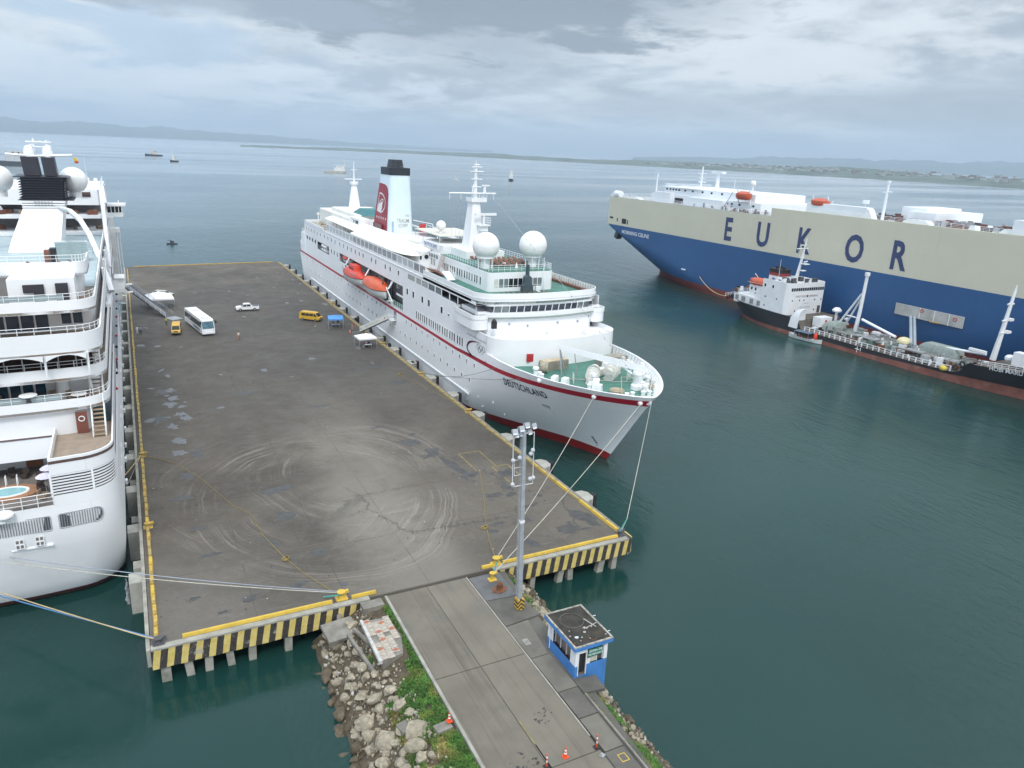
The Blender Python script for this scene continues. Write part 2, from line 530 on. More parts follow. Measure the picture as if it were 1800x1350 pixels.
# humid air: one closed box round everything
hz = MB(); hz.box(-19000, 20000, -900, 21500, -6.2, 640)
hm = bpy.data.materials.new('humid_air'); hm.use_nodes = True
g = N(hm.node_tree)
pv = g.new('ShaderNodeVolumePrincipled'); pv.inputs['Color'].default_value = (.66, .83, 1, 1)
pv.inputs['Density'].default_value = .000095; pv.inputs['Anisotropy'].default_value = .0
g.link(pv.outputs[0], g.new('ShaderNodeOutputMaterial').inputs['Volume'])
tag(hz.out('haze', hm), kind='stuff', label='humid pale haze over the bay')


# ------------------------------------------------------------------ quay
QZ = 3.5


def quay_material():
    m = bpy.data.materials.new('quay_concrete'); m.use_nodes = True
    g = N(m.node_tree); out = g.new('ShaderNodeOutputMaterial'); p = g.new('ShaderNodeBsdfPrincipled'); g.link(p.outputs[0], out.inputs[0])
    v = g.coord('Object'); x, y, z = g.sep(v)
    nb = g.noise(v, .045, 6, .6, .6); nm = g.noise(v, .3, 7, .65, .3); nf = g.noise(v, 2.4, 6, .7)
    c = g.mix(g.rng(nb, .36, .66), (.062, .052, .041), (.112, .096, .076))
    # darker worn traffic belt across the far half
    belt = g.math('MULTIPLY', g.rng(g.math('ADD', y, g.math('MULTIPLY', nb, 70)), 125, 165), g.rng(g.math('ADD', y, g.math('MULTIPLY', nb, 60)), 262, 225))
    c = g.mix(g.math('MULTIPLY', belt, .55), c, (.064, .058, .051))
    # lighter dusty strip leading from the road and near-left corner
    cx = g.math('ABSOLUTE', g.math('SUBTRACT', g.math('ADD', x, g.math('MULTIPLY', g.math('SUBTRACT', nb, .5), 9)), g.math('ADD', 21.5, g.math('MULTIPLY', g.math('SUBTRACT', y, 57), .06))))
    dust = g.math('MULTIPLY', g.rng(cx, 8.0, 2.0), g.rng(y, 135, 70))
    c = g.mix(g.math('MULTIPLY', dust, .65), c, (.205, .186, .152))
    nl = g.math('MULTIPLY', g.rng(x, 12, 2), g.rng(y, 78, 60))
    c = g.mix(g.math('MULTIPLY', nl, .35), c, (.20, .185, .16))
    # pale turning-circle tyre arcs, broken and of uneven radius
    for (ax, ay, r0, r1, amt, sd) in ((17.5, 79, 7.5, 17.0, .55, 0), (23.0, 85, 6.0, 15.0, .42, 5), (13, 84, 11, 16.0, .35, 9)):
        px, py = g.math('SUBTRACT', x, ax), g.math('MULTIPLY', g.math('SUBTRACT', y, ay), .78)
        dd = g.vmath('LENGTH', g.comb(px, py, 0.0))
        dn = g.math('ADD', dd, g.math('MULTIPLY', g.math('SUBTRACT', nb, .5), 3.5))
        an = g.math('ARCTAN2', py, px)
        wv = g.noise(g.comb(g.math('MULTIPLY', dn, 1.5), g.math('MULTIPLY', an, .55), float(sd)), 1.0, 4, .7)
        wf = g.noise(g.comb(g.math('MULTIPLY', dn, 6.5), g.math('MULTIPLY', an, .8), float(sd + 3)), 1.0, 3, .6)
        band = g.math('MULTIPLY', g.rng(dn, r0, r0 + 2.5), g.rng(dn, r1, r1 - 4))
        a = g.math('MULTIPLY', g.rng(wv, .42, .62), g.rng(wf, .42, .60))
        a = g.math('MULTIPLY', g.math('MULTIPLY', a, band), g.rng(g.noise(g.mapping(v, loc=(sd, 2, 0)), .11, 3, .5), .38, .58))
        c = g.mix(g.math('MULTIPLY', a, amt), c, (.32, .29, .245))
    c = g.mix(g.math('MULTIPLY', g.rng(nm, .55, .75), .35), c, (.06, .058, .056))
    c = g.mix(g.math('MULTIPLY', g.rng(nf, .5, .8), .25), c, (.24, .23, .21))
    c = g.mix(g.math('MULTIPLY', g.rng(nf, .48, .25), .3), c, (.07, .068, .065))
    # long scrapes running with the traffic
    sc = g.noise(g.mapping(v, rot=(0, 0, .12), sc=(.25, 2.2, 1)), 1.2, 6, .7)
    c = g.mix(g.math('MULTIPLY', g.rng(sc, .58, .74), .35), c, (.25, .24, .22))
    def joint(u, w):
        return g.rng(g.math('ABSOLUTE', g.math('SUBTRACT', g.math('FRACT', g.math('ADD', g.math('DIVIDE', u, w), g.math('MULTIPLY', nf, .006))), .5)), .492, .499)
    jn = g.math('MAXIMUM', joint(g.math('ADD', x, 1.0), 7.7), joint(g.math('SUBTRACT', y, 57), 10.2))
    c = g.mix(g.math('MULTIPLY', g.math('MULTIPLY', jn, g.rng(nm, .62, .4)), .75), c, (.035, .033, .03))
    vo = g.new('ShaderNodeTexVoronoi', feature='DISTANCE_TO_EDGE'); vo.inputs['Scale'].default_value = .085
    g.put(vo.inputs['Vector'], g.vmath('ADD', v, g.vmath('MULTIPLY', g.comb(nm, nf, 0.0), (3.5, 3.5, 0))))
    cr = g.math('MULTIPLY', g.rng(vo.outputs['Distance'], .012, .003), g.rng(nb, .5, .62))
    c = g.mix(g.math('MULTIPLY', cr, .6), c, (.04, .038, .035))
    g.put(p.inputs['Base Color'], c)
    g.put(p.inputs['Roughness'], g.rng(nm, .3, .7, .62, .92))
    b = g.new('ShaderNodeBump'); b.inputs['Strength'].default_value = .25; b.inputs['Distance'].default_value = .05
    g.put(b.inputs['Height'], nf); g.link(b.outputs[0], p.inputs['Normal'])
    return m


QM = quay_material()
quay_pts = [(-1.65, 56.9), (44.85, 56.9), (44.95, 260.3), (-1.7, 257.2)]
mb = MB(); mb.prism(quay_pts, 1.9, QZ)
quay = tag(mb.out('quay', QM), kind='structure'); ORG[quay] = (0, 0, 0)


def stripes_material():
    m = bpy.data.materials.new('hazard_stripes'); m.use_nodes = True
    g = N(m.node_tree); out = g.new('ShaderNodeOutputMaterial'); p = g.new('ShaderNodeBsdfPrincipled'); g.link(p.outputs[0], out.inputs[0])
    v = g.coord('Object'); x, y, z = g.sep(v)
    n1 = g.noise(v, 1.6, 6, .65); n2 = g.noise(v, 5, 5, .7)
    ph = g.math('FRACT', g.math('DIVIDE', g.math('ADD', g.math('ADD', g.math('SUBTRACT', x, g.math('MULTIPLY', z, .16)), g.math('MULTIPLY', g.math('SUBTRACT', n1, .5), .10)), 20.0), 1.06))
    st = g.rng(ph, .48, .50)
    ye = g.mix(g.rng(n1, .3, .7), (.50, .38, .09), (.62, .50, .19))
    bk = g.mix(g.rng(n2, .35, .75), (.022, .02, .02), (.075, .062, .055))
    c = g.mix(st, ye, bk)
    chip = g.math('MULTIPLY', g.rng(g.noise(v, .8, 8, .75), .58, .68), .75)
    c = g.mix(chip, c, (.34, .32, .28))
    g.put(p.inputs['Base Color'], c); p.inputs['Roughness'].default_value = .75
    b = g.new('ShaderNodeBump'); b.inputs['Strength'].default_value = .3; b.inputs['Distance'].default_value = .04; g.put(b.inputs['Height'], n2); g.link(b.outputs[0], p.inputs['Normal'])
    return m


STR = stripes_material()
# painted front beam, left and right of the road, with a pale worn nosing
for (a, b) in ((-1.67, 16.2), (28.6, 44.6)):
    mb = MB(); n = int((b - a) / .8)
    pts = []
    for i in range(n + 1):
        xx = a + (b - a) * i / n
        pts.append((xx, 1.62 + random.uniform(-.05, .05)))
    fr = [(x, 56.62, z) for x, z in pts] + [(x, 56.62, 3.36) for x, z in reversed(pts)]
    k = len(fr)
    mb.add(fr + [(x, 56.9, z) for x, y, z in fr], [tuple(range(k))] + [(i, (i + 1) % k, k + (i + 1) % k, k + i) for i in range(k)])
    mb.out('front_beam', STR, quay)
    mb = MB(); mb.prism([(a, 56.58), (b, 56.58), (b, 57.2), (a, 57.2)], 3.362, 3.52); mb.out('nosing', mat('pale_concrete', (.30, .29, .25), .85, .2, .8, bump=.3, dirt=(.2, .19, .17), dirt_amt=.5), quay)
# rounded right-hand corner of the beam
mb = MB(); mb.prism([(44.6, 56.62)] + arc(44.75, 57.2, .6, -85, 5, 5) + [(45.35, 59), (44.9, 59), (44.6, 57.0)], 1.85, 3.40)
mb.out('corner_beam', STR, quay)
mb = MB(); mb.prism([(44.6, 56.62), (45.4, 57.0), (45.4, 58.6), (44.6, 57.2)], 1.55, 1.83); mb.out('corner_corbel', CONC, quay)
# side beams
mb = MB(); mb.prism([(44.95, 59), (45.3, 59), (45.35, 260.2), (45.0, 260.2)], 1.9, 3.42); mb.out('side_beam', CONC, quay)
mb = MB(); mb.prism([(-2.0, 56.7), (-1.7, 56.7), (-1.72, 257.2), (-2.05, 257.2)], 1.9, 3.47); mb.out('side_beam', mat('pale_concrete', (.42, .41, .37)), quay)
# raked concrete piles
PILE = mat('pile_concrete', (.30, .29, .25), .9, .2, .8, bump=.3, dirt=(.08, .085, .06), dirt_amt=.7)
for (x, dx, w) in ((-.75, .05, .75), (.9, .55, .62), (4.1, .5, .6), (2.55, -.15, .62), (6.0, -.1, .6), (9.0, -.1, .62), (12.4, 0, .62), (15.2, .2, .6), (30.6, 0, .6), (33.2, -.1, .55), (36.6, -.6, .66), (37.6, .35, .6), (41.6, -.6, .75), (43.2, -.1, .6)):
    mb = MB()
    mb.loft([[(x + dx + i * w / 2, 57.5 + j * .3, -4) for i, j in ((-1, -1), (1, -1), (1, 1), (-1, 1))], [(x + i * w / 2, 57.1 + j * .3, 1.9) for i, j in ((-1, -1), (1, -1), (1, 1), (-1, 1))]], 0, True, True)
    mb.out('pile', PILE, quay)
pme = MB().prism([(-.4, -.4), (.4, -.4), (.4, .4), (-.4, .4)], -4, 2.0).mesh('pile', PILE)
for yy in range(64, 256, 6):
    for xx in (1.0, 43.4):
        inst('pile', pme, (xx, yy, 0), quay)
    if yy < 90:
        for xx in (8, 15, 22, 29, 36): inst('pile', pme, (xx, yy, 0), quay)
mb = MB(); mb.box(2, 43, 70, 250, .5, 1.6); mb.out('under_deck_beam', CONC, quay)

# yellow kerb pieces along both edges
kr = random.Random(11)
kseg = [MB().prism([(-.20, 0), (.20, 0), (.20, L), (-.20, L)], 0, .26, poly2=[(-.13, .04), (.13, .04), (.13, L - .04), (-.13, L - .04)]).mesh('kerb_segment', mm) for L in (1.5, 2.0, 2.6) for mm in (YELP, YELP2)]
YELF = mat('faded_kerb_paint', (.36, .27, .10), .75, .25, .8, dirt=(.13, .115, .085), dirt_amt=.9, dscale=.5)
kfar = [MB().prism([(-.18, 0), (.18, 0), (.18, L), (-.18, L)], 0, .24, poly2=[(-.12, .04), (.12, .04), (.12, L - .04), (-.12, L - .04)]).mesh('kerb_segment', YELF) for L in (1.5, 2.0, 2.6)]
yy = 58.2
while yy < 258:
    k = kr.choice((2, 3, 4, 5)) if yy < 75 else kr.choice((2, 2, 4, 0))
    L = (1.5, 2.0, 2.6)[k // 2]
    if not 99 < yy < 99.6:
        inst('kerb_segment', kfar[k // 2] if yy > 100 or (yy > 66 and kr.random() < .45) else kseg[k], (44.45 + kr.uniform(-.03, .03), yy, QZ), quay, (0, 0, kr.uniform(-.012, .012)))
    yy += L + kr.uniform(.06, .22)
yy = 57.9
while yy < 252:
    k = kr.choice((0, 1)) if yy < 80 else kr.choice((0, 0, 2))
    L = (1.5, 2.0, 2.6)[k // 2]
    inst('kerb_segment', kfar[k // 2] if kr.random() < (.65 if yy > 96 else .3) else kseg[k], (-1.18 + kr.uniform(-.03, .03), yy, QZ), quay, (0, 0, kr.uniform(-.015, .015)))
    yy += L + kr.uniform(.1, .3)
for (a, b, y) in ((.7, 13.0, 57.42), (14.7, 17.0, 57.42), (27.6, 28.8, 57.35), (29.9, 43.7, 57.45)):
    mb = MB(); mb.prism([(a, y - .17), (b, y - .17), (b, y + .17), (a, y + .17)], QZ + .021, QZ + .27, poly2=[(a + .03, y - .11), (b - .03, y - .11), (b - .03, y + .11), (a + .03, y + .11)])
    mb.out('kerb_segment', YELP2, quay)
mb = MB(); mb.prism([(.5, 257.0), (43, 259.6), (43, 260), (.5, 257.4)], QZ, QZ + .24); mb.out('kerb_segment', YELP, quay)

# concrete fender blocks standing proud of both sides
FB = mat('fender_block_concrete', (.36, .35, .31), .9, .15, .7, bump=.3, dirt=(.15, .14, .11), dirt_amt=.6)
rb = MB().prism([(0, -1.5), (1.3, -1.0), (1.7, -.4), (1.7, .8), (1.2, 1.5), (0, 1.5)], -3.3, 0).mesh('fender_block', FB)
lb = MB().prism([(0, -.95), (0, .95), (-1.1, .95), (-1.1, -.95)], -3.4, 0).mesh('fender_block', FB)
rf = MB().box(0, .42, -.45, .45, -1.8, .12).mesh('rubber_fender', RUBBER)
for i in range(19):
    y = 67.6 + i * 10.35
    inst('fender_block', rb, (45.25, y, 3.28), quay)
    inst('rubber_fender', rf, (46.96, y - .1, 3.3), quay)
for y in (129.5, 143.7, 157, 169.2, 185.1, 208.8, 228):
    inst('rubber_fender', rf, (46.0, y, 3.35), quay)
for i in range(18):
    y = 68.9 + i * 10.2
    inst('fender_block', lb, (-2.0, y, 3.2), quay)
    inst('fender_block', lb, (-2.0, y + 4.6, 2.0), quay, sc=(.7, .8, 1))
# shreds of torn sacking hanging on the first left-hand block
rg = random.Random(3); mb = MB()
for i in range(9):
    a = -3.15 - .02 * i; y0 = 67.7 + rg.random() * 1.4; z0 = rg.uniform(2.2, 3.2)
    mb.add([(a, y0, z0), (a - .15, y0 + rg.uniform(.3, .7), z0 - rg.uniform(0, .3)), (a + .05, y0 + rg.uniform(.2, .6), z0 - rg.uniform(.6, 1.6)), (a - .25, y0 + rg.uniform(-.3, .2), z0 - rg.uniform(.5, 1.3))], [(0, 1, 2, 3)])
tag(mb.out('torn_sheeting', mat('torn_white_sheet', (.6, .6, .62), .8, .15, 3)), 'torn white sheeting draped over the first concrete block of the left quay side', 'torn sheet')

# painted bay outlines, damp patches and litter marks on the deck
mb = MB(); LN = mat('faded_yellow_line', (.24, .18, .06), .8, .3, 1.5)
for (x0, x1, y0, y1) in ((36.6, 39.6, 78.5, 84.5), (39.0, 41.2, 74, 79)):
    for (a, b, c, e) in ((x0, x0 + .14, y0, y1), (x1, x1 + .14, y0, y1), (x0, x1, y1, y1 + .14)):
        mb.quad((a, c, QZ + .004), (b, c, QZ + .004), (b, e, QZ + .004), (a, e, QZ + .004))
mb.out('bay_marking', LN, quay)


def blob(mb, cx, cy, rx, ry, rot, z, sd, n=22, m=0, jag=.45):
    P = []
    for i in range(n):
        a = 2 * pi * i / n
        r = 1 + jag * mnoise.noise(Vector((cos(a) * 1.7 + sd * 3.1, sin(a) * 1.7, sd))) + .12 * jag * mnoise.noise(Vector((cos(a) * 7 + sd, sin(a) * 7, sd * 2)))
        px, py = rx * r * cos(a), ry * r * sin(a)
        P.append((cx + px * cos(rot) - py * sin(rot), cy + px * sin(rot) + py * cos(rot), z))
    mb.add(P, [tuple(range(n))], m)


DAMP = mat('damp_concrete', (.055, .053, .05), .45, .25, 1.5)
mb = MB(); br = random.Random(21)
for i, (x, y, rx_, ry_, ro) in enumerate(((31.9, 90.7, 1.3, 1.1, .2), (33.6, 86.4, 1.9, .9, 1.0), (34.6, 81, .7, 3.2, .2), (35.3, 77.8, 1.5, .8, .3), (35.9, 71.5, 1.0, .6, 0), (12.85, 82.4, 1.9, .9, .2), (12.2, 75.3, 1.1, .8, .2), (13.9, 66.5, 1.0, .5, .1), (11.0, 66.2, .6, .4, 0), (6.5, 60.9, .8, .5, .1), (4.0, 59.7, .5, .22, .1),
        (10.9, 61.4, .75, .5, .2), (4.1, 70.0, 1.1, .35, .1), (3.4, 76, .9, .4, 0), (39.7, 60.9, 1.3, .9, .1), (38.4, 67.6, 1.5, .25, .1), (40.6, 69.6, .5, .4, 0), (42.8, 62.5, .9, 2.2, .3), (39.9, 76.5, 1.2, .9, .2), (38.2, 73, .7, 1.0, .3), (36.4, 64.6, .7, .5, 0),
        (34.4, 60.2, .5, 1.5, .5), (43.6, 80, .5, 1.6, 0), (2.4, 84, 1.2, .6, 0), (3.5, 90, .8, 1.0, 0), (5.2, 97, .7, 1.5, .2), (29.5, 98, .9, .3, .2), (33.4, 93.5, .5, .4, 0), (41.5, 88, .6, .5, 0), (31.9, 63.6, .6, .3, 0), (33.1, 65.0, .8, .4, .4),
        (9.8, 70.4, .4, 1.2, .6), (2.1, 62.8, .5, .3, 0), (24, 110, 1.4, .5, 0), (14, 120, 1.8, .6, 0), (37, 128, 2.4, .7, .1), (39, 118, 1.2, 1.0, 0), (1.4, 112, .8, 1.7, 0), (3.2, 125, 1.6, 1.2, 0), (37.6, 70.9, .8, .5, .3))):
    blob(mb, x, y, rx_, ry_, ro, QZ + .004 + i * 1e-4, i + 1, jag=.75)
    for k in range(3):
        blob(mb, x + br.uniform(-1.6, 1.6) * rx_, y + br.uniform(-1.6, 1.6) * ry_, rx_ * .22, ry_ * .22, br.random() * 3, QZ + .0085 + k * 2e-4 + i * 1e-5, i + k * 7 + 50, 10, 0, .8)
mb.out('damp_patch', DAMP, quay, kind='stuff')
PALE = mat('pale_spill', (.115, .115, .115), .35, .25, 2)
mb = MB()
for i in range(46):
    x, y = br.choice(((br.uniform(0, 8), br.uniform(95, 175)), (br.uniform(33, 44), br.uniform(175, 240)), (br.uniform(5, 40), br.uniform(110, 235))))
    blob(mb, x, y, br.uniform(.15, .7), br.uniform(.2, 1.2), br.uniform(-.5, .5), QZ + .012 + i * 5e-5, i + 200, 14, 0, .9)
for (x, y) in ((3.2, 118), (3.8, 121), (4.2, 113), (3.0, 108), (5, 111), (3.4, 102), (2.9, 98)):
    blob(mb, x, y, .8, 1.1, .3, QZ + .017, x * 3, 20, 0, 1.2)
mb.out('pale_puddle', PALE, quay, kind='stuff')
mb = MB()
for i in range(420):
    x, y = br.uniform(-.8, 44), 57 + 200 * br.random() ** 1.3; s = br.uniform(.03, .11)
    mb.obox((x, y, QZ + .012), (s * 1.6, s, .02), br.random() * 3, br.choice((0, 0, 1, 1, 2)))
mb.out('litter', [mat('dark_litter', (.03, .028, .025), .9), CONC, mat('pale_litter_bits', (.40, .39, .36), .9)], quay, kind='stuff')
mb = MB(); mb.lathe([(.34, 0), (.34, .012), (.30, .02)], (14.7, 59.9, QZ), 18); mb.out('manhole_cover', STEELD, quay)

# ------------------------------------------------------------------ road and footpath
ROADC = mat('road_concrete', (.165, .146, .114), .88, .10, .25, along=.45, bump=.15, bscale=6, dirt=(.13, .125, .115), dirt_amt=.55, dscale=.28)
ROADC2 = mat('road_concrete_dark', (.146, .130, .102), .88, .12, .3, along=.6, bump=.15, bscale=6, dirt=(.10, .098, .09), dirt_amt=.55, dscale=.3)
mb = MB(); mb.prism([(17.35, 12), (25.5, 12), (25.6, 56.56), (17.75, 56.56)], 1.6, 3.43)
road = tag(mb.out('road', mat('road_base', (.10, .095, .085), .9)), kind='structure')
for (y0, y1) in ((44.35, 56.5), (33.2, 44.25), (22, 33.1), (12, 21.9)):
    for (a0, b0, a1, b1, mm) in ((17.42, 21.45, 17.72, 21.55, ROADC2), (21.51, 25.42, 21.61, 25.52, ROADC)):
        f = lambda p, q, y: p + (q - p) * (y - 33) / 23.5
        mb = MB(); mb.prism([(f(a0, a1, y0), y0), (f(b0, b1, y0), y0), (f(b0, b1, y1), y1), (f(a0, a1, y1), y1)], 3.40, 3.485); mb.out('road_slab', mm, road)
mb = MB(); mb.prism([(17.2, 12), (17.42, 12), (17.74, 56.5), (17.5, 56.5)], 3.0, 3.56); mb.out('kerb_stone', mat('pale_concrete', (.42, .41, .37)), road)
mb = MB(); mb.prism([(25.43, 34.5), (25.55, 34.5), (25.64, 56.5), (25.53, 56.5)], 3.3, 3.54); mb.out('kerb_stone', mat('pale_concrete', (.42, .41, .37)), road)
mb = MB()
for i in range(16):
    blob(mb, 23.5 + br.uniform(-.8, .8), 37.5 + br.uniform(-.8, .8), br.uniform(.04, .2), br.uniform(.03, .09), .4, 3.489 + i * 1e-4, i + 300, 12, 0, 1.0)
for i in range(22):
    blob(mb, 19.9 + br.uniform(-.9, 1.2), 34.5 + br.uniform(-1.1, .9), br.uniform(.03, .16), br.uniform(.03, .14), .4, 3.489 + i * 1e-4, i + 330, 12, 0, 1.0)
mb.out('tar_patch', mat('tar', (.035, .034, .033), .7), road, kind='stuff')
mb = MB(); f0 = lambda y: 21.47 + (y - 33) * .004
for i in range(3):
    mb.quad((f0(30) + .12, 24 + i * 4, 3.489), (f0(30) + .20, 24 + i * 4, 3.489), (f0(40) + .16, 33 + i * 2.4, 3.489), (f0(40) + .08, 33 + i * 2.4, 3.489))
mb.out('centre_line', mat('faded_yellow_line', (.24, .18, .06)), road)
PATH = mat('path_concrete', (.105, .098, .084), .9, .2, .4, bump=.2, dirt=(.07, .068, .062), dirt_amt=.7)
PATHL = mat('path_concrete_light', (.15, .138, .115), .9, .15, .5, bump=.2, dirt=(.10, .098, .09), dirt_amt=.5)
mb = MB(); mb.prism([(25.66, 20), (27.3, 20), (29.6, 56.4), (25.8, 56.4)], 1.2, 3.3)
path = tag(mb.out('footpath', PATH), kind='structure')
for (P, mm, z) in (([(25.72, 52.3), (28.75, 52.0), (28.9, 56.3), (25.75, 56.3)], mat('wet_path_concrete', (.10, .10, .102), .5, .2, .6, dirt=(.05, .05, .05)), 3.46),
                   ([(25.7, 48.2), (29.4, 48.6), (28.75, 51.9), (25.72, 52.2)], PATH, 3.47), ([(25.7, 43.6), (27.3, 43.6), (27.9, 48.3), (25.7, 48.1)], PATHL, 3.45), ([(25.7, 39.3), (27.45, 39.3), (27.35, 43.5), (25.7, 43.5)], PATHL, 3.46),
                   ([(25.72, 36.3), (27.35, 36.3), (27.4, 39.2), (25.72, 39.2)], PATH, 3.46), ([(25.72, 32.9), (27.25, 32.9), (27.3, 36.2), (25.72, 36.2)], PATHL, 3.45), ([(25.5, 20), (27.1, 20), (27.25, 32.8), (25.6, 32.8)], PATH, 3.44),
                   ([(27.5, 38.4), (29.3, 38.2), (29.4, 39.85), (27.5, 39.85)], PATH, 3.47)):
    mb = MB(); mb.prism(P, 3.2, z); mb.out('path_slab', mm, path)
mb = MB(); mb.prism([(27.27, 20), (27.42, 20), (27.55, 38.2), (27.40, 38.2)], 2.8, 3.62); mb.out('kerb_stone', CONC, path)
mb = MB(); mb.prism([(26.1, 45.2), (26.6, 45.2), (26.6, 46.0), (26.1, 46.0)], 3.45, 3.475)
mb.prism([(26.25, 45.45), (26.32, 45.45), (26.32, 45.6), (26.25, 45.6)], 3.475, 3.479, 1); mb.prism([(26.4, 45.6), (26.47, 45.6), (26.47, 45.75), (26.4, 45.75)], 3.475, 3.479, 1)
mb.out('inspection_cover', [mat('pale_concrete', (.42, .41, .37)), STEELD], path)
mb = MB()
for (x0, x1, y0, y1) in ((26.3, 26.36, 31.6, 32.3), (26.84, 26.9, 31.6, 32.3), (26.36, 26.84, 32.24, 32.3), (26.36, 26.84, 31.6, 31.66)):
    mb.quad((x0, y0, 3.446), (x1, y0, 3.446), (x1, y1, 3.446), (x0, y1, 3.446))
mb.out('valve_marking', mat('yellow_line', (.55, .38, .05), .7), path)


# ------------------------------------------------------------------ rocky banks
def bank(name, x_of, ys, prof, seed):
    """x_of(y) gives the inner edge; prof = list of (offset, height)"""
    vs, fs = [], []; ny = 60
    for i in range(ny + 1):
        y = ys[0] + (ys[1] - ys[0]) * i / ny
        for j, (o, h) in enumerate(prof):
            nn = mnoise.noise(Vector((o * .8, y * .7, seed))) * .35 + mnoise.noise(Vector((o * 2.5, y * 2.1, seed))) * .15
            vs.append((x_of(y) + o + (nn * .3 if 0 < j else 0), y, h + (nn if 0 < j < len(prof) - 1 else 0)))
    k = len(prof)
    for i in range(ny):
        for j in range(k - 1):
            a = i * k + j; fs.append((a, a + 1, a + 1 + k, a + k))
    mb = MB(); mb.add(vs, fs)
    return tag(mb.out(name, mat('stony_earth', (.085, .066, .042), .95, .3, 1.2, bump=.6, bscale=6, dirt=(.07, .075, .04), dirt_amt=.6, dscale=.8), smooth=70, recalc=False), kind='structure')


LEFT_PROF = [(0, 3.25), (-.8, 3.1), (-1.8, 2.95), (-2.7, 2.65), (-3.6, 2.15), (-4.5, 1.5), (-5.4, .85), (-6.4, .15), (-7.5, -.9), (-10, -3.6)]
RIGHT_PROF = [(0, 3.2), (.7, 3.0), (1.5, 2.5), (2.3, 1.7), (3.1, .9), (4.0, .1), (5.0, -.9), (7, -3.6)]
lx = lambda y: 17.35 + (y - 33) * .012
rx = lambda y: 27.4 + max(0, (y - 40)) * .10
bank('stony_bank', lx, (14, 57.3), LEFT_PROF, 1.3)
bank('stony_bank', rx, (14, 57.0), RIGHT_PROF, 4.7)


def prof_h(prof, o):
    for (a, b) in zip(prof[:-1], prof[1:]):
        lo, hi = min(a[0], b[0]), max(a[0], b[0])
        if lo <= o <= hi: return a[1] + (b[1] - a[1]) * (o - a[0]) / (b[0] - a[0])
    return -3


ROCK = mat('weathered_limestone', (.32, .28, .21), .92, .3, 1.6, bump=.7, bscale=7, dirt=(.13, .12, .09), dirt_amt=.6, dscale=1.2)
ROCKD = mat('wet_dark_rock', (.10, .075, .045), .6, .3, 1.6, bump=.6, bscale=7, dirt=(.04, .035, .02), dirt_amt=.6, dscale=1.2)
rock_me = []
for k in range(7):
    for mm in (ROCK, ROCKD):
        bm = bmesh.new(); bmesh.ops.create_icosphere(bm, subdivisions=2, radius=1)
        for v in bm.verts:
            c = v.co.normalized()
            f = .85 + .42 * mnoise.noise(c * 1.1 + Vector((k * 3.7, 0, 0))) + .16 * mnoise.noise(c * 3.1 + Vector((0, k * 2.3, 0)))
            p = c * f
            for ax in range(4):        # planar break faces
                nrm = Vector((sin(k * 2.1 + ax * 1.9), cos(k * 1.3 + ax * 2.7), sin(ax * 1.7 + k))).normalized()
                dd = p.dot(nrm)
                if dd > .62: p -= nrm * (dd - .62) * .85
            v.co = p
        me = bpy.data.meshes.new('boulder'); bm.to_mesh(me); bm.free(); me.materials.append(mm)
        me.polygons.foreach_set('use_smooth', [True] * len(me.polygons)); me.set_sharp_from_angle(angle=radians(28))
        rock_me.append(me)
rk = random.Random(9)
nrock = 0
for (cnt, xo, prof, lab, grp, ys, side) in ((200, lx, LEFT_PROF, 'weathered tan boulder heaped on the stony bank left of the road', 'boulders on the left bank', (20, 56.5), -1),
                                           (85, rx, RIGHT_PROF, 'pale boulder on the narrow shore right of the footpath', 'boulders on the right shore', (20, 54.5), 1)):
    placed = []
    tries = 0
    while len(placed) < cnt and tries < 4000:
        tries += 1
        y = rk.uniform(*ys); o = rk.uniform(2.3, 7.3) if side < 0 else rk.uniform(1.2, 4.6)
        s = rk.choice((.28, .34, .42, .5, .62, .8)) * (1.0 if side < 0 else .72)
        if side < 0 and 36 < y < 48 and o < 5.4: s *= 1.12
        if side < 0 and y > 47.5 and o < 3.4: continue
        if side > 0 and 39 < y < 45.5 and o < 3.0: continue
        x = xo(y) + side * o
        if any(hypot(x - a, y - b) < (s + c) * .62 for a, b, c in placed): continue
        placed.append((x, y, s))
        h = prof_h(prof, side * o)
        wet = h < .35
        me = rock_me[rk.randrange(7) * 2 + (1 if wet else 0)]
        ob = bpy.data.objects.new('boulder', me); COL.objects.link(ob)
        ob.location = (x, y, h + s * .28); ob.rotation_euler = (rk.uniform(-.5, .5), rk.uniform(-.5, .5), rk.random() * 6.28)
        ob.scale = (s * rk.uniform(.85, 1.25), s * rk.uniform(.8, 1.15), s * rk.uniform(.6, .9))
        sz = 'large ' if s > .55 else ('medium ' if s > .36 else 'small ')
        if side < 0: zone = 'under the striped quay beam' if y > 52.5 else ('below the tiled slab' if y > 46.5 else ('level with the stretch above the road cone' if y > 40 else ('level with the orange road cone' if y > 37 else 'at the bottom edge of the picture')))
        else: zone = 'behind the floodlight mast' if y > 49 else ('behind the guard hut' if y > 44.5 else ('just below the guard hut' if y > 37 else 'at the bottom right of the footpath'))
        near = '' if wet else (' next to the grass' if o < (3.8 if side < 0 else 2.0) else ' near the water')
        tag(ob, sz + ('dark wet' if wet else ('tan' if side < 0 else 'pale')) + ' boulder' + (' at the waterline' if wet else near) + ' ' + zone, 'rock', ('wet ' if wet else '') + grp)
